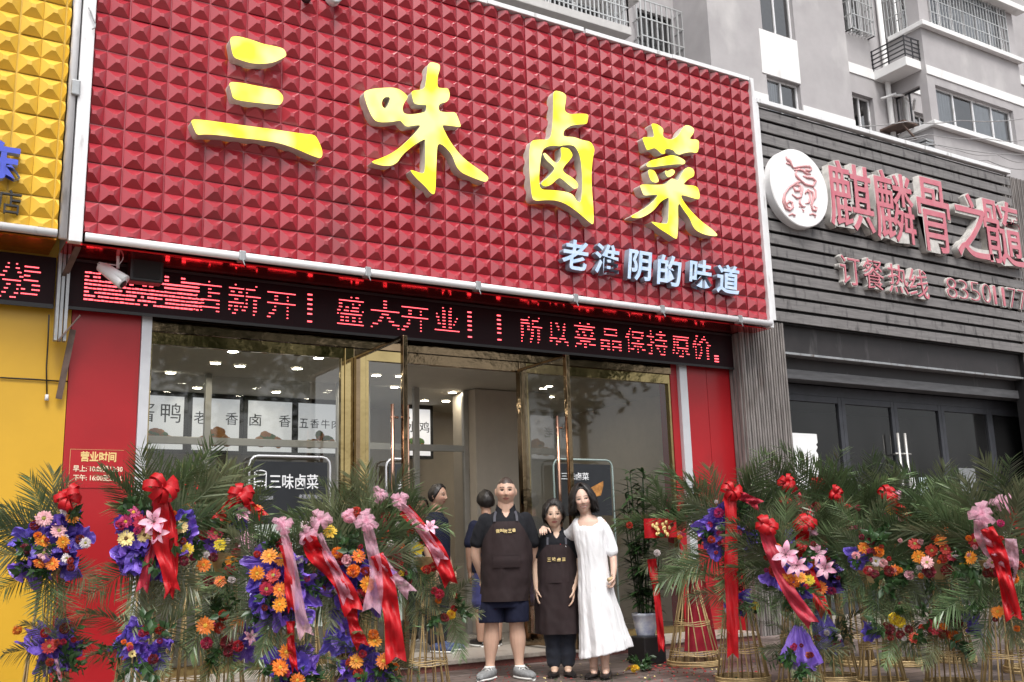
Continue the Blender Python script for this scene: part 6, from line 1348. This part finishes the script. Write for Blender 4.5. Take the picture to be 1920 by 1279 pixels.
def collar(root, c, rx, ry, z, m, h=.045):
    mb = MB()
    def fn(u, v):
        a = -PI / 2 + .42 + (2 * PI - .84) * u; fr = .5 + .5 * math.cos(a + PI / 2); k = 1 + .16 * v
        zz_ = z + .012 - h * (v ** .8) * (.7 + .5 * fr) - .060 * fr ** 5
        return (c[0] + rx * k * math.cos(a), c[1] + (ry * k + .012 * v) * math.sin(a) - .012 * fr, zz_ + .02 * (1 - v))
    mb.sheet(fn, 36, 5); mb.sheet(lambda u, v: tuple(Vector(fn(1 - u, v)) * 1.0 + Vector((0, 0, -.003))), 36, 5); mb.build('collar', m, root, True, world=False)
def strands(root, H, paths, w_=.012, m=HAIR, name='hair', r=None):
    mb = MB(); r = r or random.Random(1)
    for pts in paths:
        P = [H.P(p) for p in pts]; N_ = len(P)
        for i in range(N_): pass
        q_ = []
        for i in range(N_):
            t = (P[min(i + 1, N_ - 1)] - P[max(i - 1, 0)]).normalized(); o = (P[i] - H.c).normalized(); sd_ = t.cross(o).normalized(); wd = w_ * (1 if i < N_ - 2 else (.75 if i == N_ - 2 else .25)) * .5
            q_ += [P[i] + sd_ * wd - o * .002, P[i] + o * .002, P[i] - sd_ * wd - o * .002]
        fs = []
        for i in range(N_ - 1):
            for j in range(2): fs.append((3 * i + j, 3 * i + j + 1, 3 * i + j + 4, 3 * i + j + 3))
        mb.add(q_, fs)
    return mb
def person(px, py, Z, label, group=None, rz=None):
    c = atZ(px, py, Z); a = -math.atan2(c.x, c.y) if rz is None else rz
    return empty('person', c, label, 'person', group, a)

# --- man in a dark brown apron
SK1 = (.58, .37, .275)
p1 = person(948, 1272, 0, 'man with cropped hair in black polo, dark brown apron and navy shorts')
cx = .038
RM = [(.46, .0, .02, .19, .15), (.62, .01, .02, .195, .155), (.76, .02, .02, .20, .155), (.88, .03, .015, .205, .16), (1.0, cx, .01, .208, .165), (1.1, cx, .01, .205, .158), (1.22, cx, .01, .205, .145), (1.31, cx, .01, .205, .13), (1.37, cx, .012, .185, .108), (1.425, cx, .015, .132, .09), (1.458, cx, .018, .092, .078), (1.476, cx, .018, .08, .072)]
h1 = Head((cx + .008, -.012, 1.612), 1.10, 0, .05, .02, 1.045, .15, .25, stub=True)
mb = MB(); h1.add(mb)
limb(mb, [(cx, .022, 1.40), (cx + .003, .012, 1.47), (cx + .005, .008, 1.55)], [.08, .075, .07])
loft(mb, [(.80, .02, .02, .17, .13), (1.0, cx, .01, .17, .13), (1.2, cx, .01, .17, .12), (1.34, cx, .012, .165, .112), (1.40, cx, .015, .115, .085), (1.44, cx, .018, .075, .07)])
limb(mb, [(-.140, .02, 1.345), (-.205, .03, 1.2), (-.238, .05, 1.06), (-.205, .09, .93), (-.185, .12, .86)], [.045, .058, .047, .038, .030]); hand(mb, (-.184, .122, .86), (.30, .35, -.9), (.5, -.6, 0), 1, .55, 1.05)
limb(mb, [(.200, .02, 1.345), (.262, .03, 1.2), (.275, .08, 1.06), (.25, .13, .94), (.22, .16, .86)], [.045, .055, .047, .038, .030]); hand(mb, (.22, .16, .86), (-.3, .3, -1), (-1, 0, 0), -1, .5, 1.05)
for sx, tx, ax_ in ((-1, -.107, -.132), (1, .105, .122)): limb(mb, [(sx * .09 + .01, .02, .80), (tx, .01, .55), (tx * 1.03, .02, .45), (tx * 1.1, .035, .33), (ax_, .03, .13), (ax_, .02, .06)], [.096, .083, .065, .072, .041, .043])
body(p1, mb, [h1], SK1)
mb = MB(); n_, k_ = 64, 26                                                    # cropped hair
def buzz(H, hl, off):
    mb = MB(); rows = []
    for i in range(k_ + 1):
        for j in range(n_ + 1):
            ph = -PI + 2 * PI * j / n_; lim = hl(abs(ph)); th = lim * i / k_; v = H.surf(th, ph, .0021); e = off * min(1, (k_ - i) / 3.); v = v + v.normalized() * e; mb.v.append(tuple(H.P(v)))
    for i in range(k_):
        for j in range(n_): a = i * (n_ + 1) + j; mb.f.append((a, a + n_ + 1, a + n_ + 2, a + 1)); mb.m.append(0)
    return mb
mb = MB(); loft(mb, RM[2:9] + [(1.425, cx, .02, .118, .082), (1.445, cx, .028, .09, .065)])
for sx, a in ((-1, [(-.145, .018, 1.355), (-.195, .022, 1.26), (-.222, .028, 1.17)]), (1, [(.210, .018, 1.355), (.250, .022, 1.26), (.272, .028, 1.17)])): limb(mb, a, [.070, .070, .069])
me = remesh(mb, .007, 5); wrinkle(me, .008, (10, 10, 6), 3); vneck(me, cx + .004, -.005, 1.378); link_mesh('polo_shirt', me, POLO, p1, False)
collar(p1, (cx + .002, .014), .082, .070, 1.468, POLO, .036)
mb = MB(); loft(mb, [(.60, .01, .02, .18, .14), (.72, .02, .02, .19, .15), (.9, .03, .015, .195, .152)])
for sx, tx in ((-1, -.112), (1, .113)): limb(mb, [(sx * .09 + .01, .02, .72), (tx, .012, .60), (tx, .012, .49)], [.105, .112, .112])
me = remesh(mb, .008, 4); A = co_get(me); A[:, 2] = np.maximum(A[:, 2], .475); co_set(me, A); wrinkle(me, .006, (8, 8, 5), 5); sh_ = link_mesh('shorts', me, NAVY, p1, False)
mb = MB()
for e in range(3): mb.bar((-.217, -.035 + .03 * e, .50), (-.20, -.035 + .03 * e, .72), .012, .010)
mb.build('side_stripes', BLUEC, sh_, world=False)
ring1 = interp_rings(RM); apron(p1, ring1, 1.345, 1.10, .655, .105, 1.62, .014, .006, 1)
strap(p1, [(cx - .10, -.125, 1.345), (cx - .098, -.108, 1.39), (cx - .088, -.05, 1.43), (cx - .075, .03, 1.46)]); strap(p1, [(cx + .10, -.125, 1.345), (cx + .098, -.108, 1.39), (cx + .088, -.05, 1.43), (cx + .075, .03, 1.46)])
def fy(ring, off):
    def f(x, z):
        c, cy, rx, ry = ring(z); t = min(.97, abs(x - c) / (rx + off)); return cy - (ry + off) * math.sqrt(1 - t * t)
    return f
f1_ = fy(ring1, .014)
mb = MB(); mb.sheet(lambda u, v: (-.085 + .24 * v, f1_(-.085 + .24 * v, .945 + .125 * u) - .017 - .005 * math.sin(PI * u), .945 + .125 * u), 10, 16); mb.sheet(lambda u, v: (-.085 + .24 * v, f1_(-.085 + .24 * v, 1.048 + .024 * u) - .022, 1.048 + .024 * u), 2, 16); mb.build('apron_pocket', APRON, p1, True, world=False)
apron_text(p1, '我叫张三香', cx, 1.245, .032, ring1, .014)
shoes(p1, [((-.14, -.03, 0), -.45), ((.135, -.03, 0), .55)], SNEAK, SOLE, True, L0=.285, w=.052)
mb = MB()
for x in (-.137, .128): mb.tube([(x, .022, .06), (x, .024, .105)], [.048, .046], 14)
mb.build('sock', SOLE, p1, True, world=False)

# --- short woman in the middle
SK2 = (.57, .39, .29)
p2 = person(1053, 1267, 0, 'short woman with curly black hair in long brown apron reading 三味卤菜')
R2 = [(.30, .0, .02, .19, .15), (.5, -.005, .02, .185, .15), (.70, -.005, .02, .18, .15), (.85, -.005, .015, .172, .145), (.97, -.005, .01, .158, .132), (1.08, 0, .01, .155, .128), (1.15, 0, .01, .158, .118), (1.20, 0, .012, .145, .098), (1.235, 0, .015, .10, .078), (1.262, 0, .018, .066, .062), (1.275, 0, .018, .06, .058)]
h2 = Head((-.018, -.012, 1.388), 1.0, .05, .02, -.02, 1.0, .26, .15, True)
mb = MB(); h2.add(mb); limb(mb, [(0, .022, 1.21), (-.005, .014, 1.27), (-.012, .008, 1.33)], [.052, .048, .048])
loft(mb, [(.70, 0, .02, .14, .12), (.9, 0, .01, .13, .11), (1.1, 0, .01, .13, .105), (1.18, 0, .012, .122, .092), (1.235, 0, .016, .066, .06)])
limb(mb, [(-.112, .02, 1.15), (-.160, .02, 1.05), (-.195, .015, .93), (-.198, -.01, .82), (-.195, -.025, .745)], [.034, .041, .034, .029, .023]); hand(mb, (-.195, -.025, .745), (.04, -.2, -1), (1, .1, 0), 1, .45, .92)
limb(mb, [(.112, .02, 1.15), (.155, .02, 1.05), (.175, .01, .91), (.150, -.05, .81), (.132, -.09, .74)], [.034, .041, .034, .029, .023]); hand(mb, (.132, -.09, .74), (-.10, -.25, -1), (-1, -.2, 0), -1, .4, .95)
for x in (-.06, .06): limb(mb, [(x, .02, .25), (x * 1.0, .02, .1), (x, .0, .058), (x, -.085, .042)], [.04, .033, .036, .027])
body(p2, mb, [h2], SK2)
mb = MB(); loft(mb, R2[2:8] + [(1.232, 0, .02, .098, .072), (1.25, 0, .026, .075, .055)])
for a in ([(-.112, .018, 1.165), (-.146, .02, 1.10), (-.170, .022, 1.045)], [(.112, .018, 1.165), (.148, .02, 1.10), (.168, .022, 1.045)]): limb(mb, a, [.054, .058, .057])
me = remesh(mb, .0065, 5); wrinkle(me, .007, (11, 11, 7), 8); vneck(me, 0, -.005, 1.185); link_mesh('polo_shirt', me, POLO, p2, False); collar(p2, (0, .014), .062, .056, 1.256, POLO, .034)
mb = MB()
for x in (-.062, .062): limb(mb, [(x * 1.1, .02, .62), (x, .02, .40), (x, .02, .22), (x, .02, .115)], [.095, .088, .074, .062])
me = remesh(mb, .008, 4); A = co_get(me); A[:, 2] = np.maximum(A[:, 2], .07); co_set(me, A); wrinkle(me, .007, (8, 8, 14), 2); link_mesh('trousers', me, DENIM, p2, False)
ring2 = interp_rings(R2); apron(p2, ring2, 1.13, .98, .36, .088, 1.72, .014, .010, 4)
for sx in (-1, 1): strap(p2, [(sx * .083, -.112, 1.13), (sx * .082, -.098, 1.18), (sx * .072, -.04, 1.225), (sx * .062, .03, 1.265)], .018)
apron_text(p2, '三味卤菜', -.002, .985, .032, ring2, .014, 1.35)
f2_ = fy(ring2, .008); b = MB(); b.box(.052, .082, f2_(.07, 1.11) - .008, f2_(.07, 1.11) - .002, 1.10, 1.118, 0); b.box(.028, .036, f2_(.03, 1.12) - .008, f2_(.03, 1.12) - .002, 1.105, 1.135, 1); b.build('badge', [SOLE, SATIN], p2, world=False)
f22 = fy(ring2, .014); b = MB(); b.sheet(lambda u, v: (-.10 + .20 * v, f22(-.10 + .2 * v, .80 + .12 * u) - .014, .80 + .12 * u), 6, 12); b.build('apron_pocket', APRON, p2, True, world=False)
rr = random.Random(12); paths = []
for k in range(420):
    ph = rr.uniform(-PI, PI); a0 = abs(ph); end = float(np.interp(a0, [0, .5, .8, 1.1, 1.6, 2.2, PI], [.70, .80, .98, 1.45, 1.85, 2.1, 2.2])) * rr.uniform(.82, 1.06); st_ = rr.uniform(.0, .5) * end
    off = rr.uniform(.014, .036); wav = rr.uniform(-.45, .45); pts = []
    for i in range(7):
        t = i / 6; th = st_ + (end - st_) * t; v = h2.surf(max(.02, th), ph + wav * t + .10 * math.sin(t * 7 + k), .0021); v = v + v.normalized() * (off * (1 - .25 * t) + .006 * math.sin(t * 6 + k)); pts.append(v)
    paths.append(pts)
hb = buzz(h2, lambda a: float(np.interp(a, [0, .5, .8, 1.1, 1.6, 2.2, PI], [.62, .72, .92, 1.35, 1.75, 2.05, 2.15])), .016); sb_ = strands(p2, h2, paths, .016); hb.add(sb_.v, sb_.f); hb.build('hair', HAIR, p2, True, world=False)
shoes(p2, [((-.062, -.04, 0), -.15), ((.065, -.04, 0), .2)], FLAT, FLAT, False, L0=.235, w=.042, low=True)

# --- woman in the white dress
SK3 = (.62, .42, .33)
p3 = person(1124, 1270, 0, 'smiling woman with bobbed hair in long white linen dress')
R3 = [(.20, .06, .02, .225, .19), (.30, .055, .02, .215, .18), (.5, .03, .02, .185, .155), (.7, .005, .02, .160, .135), (.9, -.012, .015, .135, .118), (1.02, -.018, .012, .128, .112), (1.15, -.026, .01, .138, .112), (1.24, -.03, .01, .15, .108), (1.31, -.034, .012, .152, .090), (1.345, -.038, .015, .128, .074), (1.36, -.041, .018, .112, .066)]
h3 = Head((-.082, -.02, 1.508), 1.03, .04, .03, -.13, 1.02, .25, .9, True)
mb = MB(); h3.add(mb); limb(mb, [(-.045, .02, 1.32), (-.058, .01, 1.39), (-.072, .0, 1.45)], [.056, .050, .050])
loft(mb, [(.9, -.01, .015, .11, .09), (1.15, -.026, .01, .115, .09), (1.27, -.033, .012, .125, .092), (1.32, -.036, .013, .115, .080), (1.35, -.04, .015, .085, .066), (1.378, -.045, .017, .058, .054)])
limb(mb, [(.075, .02, 1.30), (.125, .02, 1.18), (.160, .015, 1.05), (.168, -.035, .93), (.160, -.07, .86)], [.048, .043, .036, .030, .024]); hand(mb, (.160, -.07, .86), (-.08, -.1, -1), (-1, -.3, 0), -1, 1.25, .95)
limb(mb, [(-.145, .03, 1.29), (-.22, .15, 1.21), (-.31, .24, 1.19), (-.40, .22, 1.235), (-.445, .13, 1.275)], [.048, .045, .038, .032, .025]); hand(mb, (-.445, .13, 1.275), (-.02, -1, -.12), (.2, -.2, -1), 1, .6, .92)
for x, y in ((-.045, 0), (.055, -.03)): limb(mb, [(x, y + .03, .45), (x, y + .03, .26), (x, y + .03, .1), (x, y + .01, .056), (x, y - .075, .042)], [.06, .05, .034, .036, .027])
body(p3, mb, [h3], SK3)
mb = MB(); n = 90; b0 = len(mb.v); rg = interp_rings(R3); zl_ = list(np.linspace(.20, 1.36, 60))
for z in zl_:
    cx_, cy_, rx_, ry_ = rg(z); fall = max(0, min(1, (1.05 - z) / .85))
    for k in range(n):
        a = 2 * PI * k / n; f = 1 + fall * (.075 * math.sin(7 * a + 1.2 + .6 * z) + .035 * math.sin(13 * a + 2.1 - z) + .02 * math.sin(23 * a)) + .012 * math.sin(19 * a + 3) * (1 if .7 < z < 1.2 and math.sin(a) < 0 else 0)
        zz_ = z + (.045 * math.cos(a) if z < .35 else 0) * (1 - (z - .2) / .15 if z < .35 else 0)
        neck = max(0, (z - 1.27) / .09) * .060 * max(0, -math.sin(a)) ** 2
        mb.v.append((cx_ + rx_ * f * math.cos(a), cy_ + ry_ * f * math.sin(a), zz_ - neck))
for i in range(len(zl_) - 1):
    for k in range(n): k2 = (k + 1) % n; mb.f.append((b0 + i * n + k, b0 + i * n + k2, b0 + (i + 1) * n + k2, b0 + (i + 1) * n + k)); mb.m.append(0)
mb.f.append(tuple(b0 + k for k in range(n))[::-1]); mb.m.append(0); e0 = b0 + (len(zl_) - 1) * n; mb.f.append(tuple(e0 + k for k in range(n))); mb.m.append(0)
limb(mb, [(.066, .018, 1.295), (.12, .02, 1.20), (.152, .018, 1.10), (.162, .008, 1.055)], [.056, .057, .054, .053]); limb(mb, [(-.135, .025, 1.285), (-.21, .14, 1.21), (-.30, .23, 1.19)], [.056, .058, .056])
me = remesh(mb, .0062, 2); wrinkle(me, .006, (7, 7, 4), 6); wrinkle(me, .0055, (24, 24, 3), 3); link_mesh('dress', me, LINEN, p3, False)
b = MB(); b.tube([(.150, -.085, .83), (.115, -.12, .815)], [.016, .02], 8); b.build('paper_cup', mat('kraft_card', (.5, .38, .22), .7), p3, True, world=False)
rr = random.Random(8); paths = []
for k in range(520):
    ph = rr.uniform(-PI, PI); a0 = abs(ph)
    if a0 < .55: continue
    off = rr.uniform(.012, .036); pts = []; bot = float(np.interp(a0, [.55, .8, 1.2, 2, PI], [-.05, -.085, -.105, -.115, -.12])) * rr.uniform(.75, 1.12); side_ = 1 if ph > 0 else -1
    part = Vector((.012 * side_, -.035 + .07 * (a0 / PI), .122)); tgt = max(a0, .85)
    for i in range(9):
        t = i / 8
        if t < .5:
            u = t / .5; th = .12 + (1.35 - .12) * u; v = h3.surf(th, side_ * (a0 * .6 + (tgt - a0 * .6) * u), .0021); v = v + v.normalized() * off
        else:
            u = (t - .5) / .5; base = h3.surf(1.35, side_ * tgt, .0021); base = base + base.normalized() * (off + .010 * math.sin(u * 2.4)); v = Vector((base.x * (1 + .05 * u), base.y * (1 - .10 * u), base.z + (bot - base.z) * u)) + Vector((.010 * math.sin(5 * u + k) + .012 * u * u * side_ * math.sin(k * 1.7), .008 * math.sin(4 * u + k * 2), 0))
        pts.append(v)
    paths.append(pts)
hb = buzz(h3, lambda a: float(np.interp(a, [0, .4, .7, 1.0, 1.4, 2.2, PI], [.58, .66, .95, 1.5, 1.9, 2.2, 2.25])), .010); sb_ = strands(p3, h3, paths, .016); hb.add(sb_.v, sb_.f); hb.build('hair', HAIR, p3, True, world=False)
shoes(p3, [((-.045, -.02, 0), -.35), ((.06, -.05, 0), -.1)], FLAT, FLAT, False, L0=.24, w=.042, low=True)

# --- people inside the doorway
def bystander(px, py, H, yaw, label, top, bottom, shoe_m, hairlen=0, shorts=False):
    k = H / 1.70; r = person(px, py, .1, label, rz=yaw); hd = Head((0, -.01, 1.585 * k), 1.0 * k, 0, .08, 0, 1.02, .2)
    mb = MB(); hd.add(mb); S_ = lambda p: tuple(v * k for v in p)
    limb(mb, [S_((0, .02, 1.38)), S_((0, .01, 1.52))], [.06 * k, .056 * k])
    for sx in (-1, 1):
        limb(mb, [S_((sx * .15, .02, 1.30)), S_((sx * .205, .03, 1.1)), S_((sx * .20, -.02, .9)), S_((sx * .19, -.05, .82))], [.04, .045, .034, .027]); hand(mb, S_((sx * .19, -.05, .82)), (0, -.15, -1), (-sx, 0, 0), -sx, .5)
        limb(mb, [S_((sx * .09, .02, .8)), S_((sx * .1, .02, .45)), S_((sx * .1, .03, .3)), S_((sx * .1, .02, .08))], [.085, .06, .055, .038])
    loft(mb, [(.85 * k, 0, .02, .14, .1), (1.3 * k, 0, .02, .15, .09), (1.38 * k, 0, .02, .07, .06)])
    body(r, mb, [hd], (.42, .25, .18), .006)
    buzz(hd, lambda a: float(np.interp(a, [0, .5, .9, 1.2, 1.5, 2.0, PI], [.70, .72, .95, 1.4, 1.75, 2.1, 2.25])), .014 + hairlen).build('hair', HAIR, r, True, world=False); wrinkle(r.children[-1].data if False else [c for c in r.children if c.name.startswith('hair')][0].data, .007, (38, 38, 16), px)
    mb = MB(); loft(mb, [(.80 * k, 0, .02, .175, .13), (1.0 * k, 0, .02, .17, .13), (1.2 * k, 0, .02, .175, .125), (1.32 * k, 0, .02, .165, .1), (1.39 * k, 0, .02, .085, .075), (1.42 * k, 0, .02, .066, .062)])
    for sx in (-1, 1): limb(mb, [S_((sx * .145, .02, 1.31)), S_((sx * .20, .03, 1.13))], [.068, .07])
    me = remesh(mb, .009, 4); wrinkle(me, .007, (9, 9, 6), px); link_mesh('shirt', me, top, r, False)
    mb = MB(); loft(mb, [(.70 * k, 0, .02, .165, .12), (.92 * k, 0, .02, .168, .125)]); zb_ = .46 if shorts else .1
    for sx in (-1, 1): limb(mb, [S_((sx * .085, .02, .75)), S_((sx * .1, .02, .5)), S_((sx * .1, .025, zb_ + .03))], [.095, .09 if shorts else .078, .095 if shorts else .062])
    me = remesh(mb, .009, 4); wrinkle(me, .006, (9, 9, 9), px + 3); link_mesh('shorts' if shorts else 'trousers', me, bottom, r, False)
    shoes(r, [((-.1, -.03, 0), -.15), ((.1, -.03, 0), .2)], shoe_m, SOLE, False, L0=.27, w=.046)
bystander(824, 1222, 1.68, math.radians(35), 'man in navy T-shirt standing in profile in the doorway', NAVY, mat('black_trousers', (.016, .016, .02), .85, var=.2), mat('blue_shoe', (.05, .07, .16), .7, var=.2))
bystander(917, 1212, 1.62, math.radians(165), 'person in dark top and blue shorts, back turned, half hidden behind the man in apron', NAVY, BLUEC, FLAT, .01, True)
bystander(792, 1200, 1.62, math.radians(-20), 'person in pale grey shirt half hidden behind the man in navy', mat('pale_grey_shirt', (.34, .36, .4), .85, var=.1), DENIM, FLAT, .004)
# ---------------------------------------------------------------- across the street, seen only as reflections in the glass
def tree(x, y, h, seed, label):
    r = random.Random(seed); e = empty('street_tree', (x, y, 0), label, 'tree', 'street trees across the road')
    t = MB(); tips = []; t.tube([(0, 0, 0), (.1, .05, h * .25), (.05, .1, h * .5), (.1, 0, h * .8)], [.2, .16, .12, .04], 8)
    for k in range(26):
        z = h * r.uniform(.46, .85); a = r.uniform(0, 2 * PI); L0 = h * r.uniform(.18, .34); p = [Vector((.07, .05, z)) + Vector((math.cos(a), math.sin(a), .55)) * L0 * u + Vector((0, 0, -.15 * L0 * u * u)) for u in (0, .3, .6, 1)]; t.tube(p, [.05, .035, .022, .01], 5); tips += p[1:]
    t.build('trunk', mat('tree_bark', (.08, .065, .05), .8, var=.4), e, True, world=False)
    c = MB()
    for p in tips:
        for k in range(42):
            q_ = p + Vector((r.gauss(0, .45), r.gauss(0, .45), r.gauss(0, .38))); d = Vector((r.uniform(-1, 1), r.uniform(-1, 1), r.uniform(-.7, .4))).normalized(); s = d.orthogonal().normalized(); L0 = r.uniform(.22, .42); c.add([q_, q_ + d * L0 * .5 + s * L0 * .22, q_ + d * L0, q_ + d * L0 * .5 - s * L0 * .22], [(0, 1, 2, 3)])
    c.build('crown', LEAFY, e, world=False)
tree(6.8, -6, 10, 1, 'tall leafy street tree reflected in the left shop window'); tree(17.8, -6.2, 10, 2, 'leafy street tree reflected in the right shop window'); tree(12, -11, 9.0, 3, 'farther street tree reflected beside the open doors')
ob = empty('building_across_street', (4, -19, 0), 'pale building across the street showing as a reflection in the shop glass', 'building')
b = MB(); hs_ = [(x, x + 1.6, z, z + 1.7) for x in np.arange(-20, 34, 3.4) for z in (.9,)]
# wall() faces -Y; mirror it so that it faces the shop
w0 = MB(); w0.wall(-24, 36, 0, 3.4, hs_, 0, .2); b.add([(v[0], -19 - v[1], v[2]) for v in w0.v], [f[::-1] for f in w0.f]); b.box(-24, 36, -26, -25.8, 0, 3.4); b.add([(-24, -19, 3.4), (36, -19, 3.4), (36, -26, 3.4), (-24, -26, 3.4)], [(0, 1, 2, 3)]); b.build('wall', AWW, ob)
for a in hs_:
    g_ = MB(); g_.box(a[0], a[1], -19.3, -19.2, a[2], a[3]); g_.build('window', mat('dark_window', (.03, .035, .04), .15), ob)
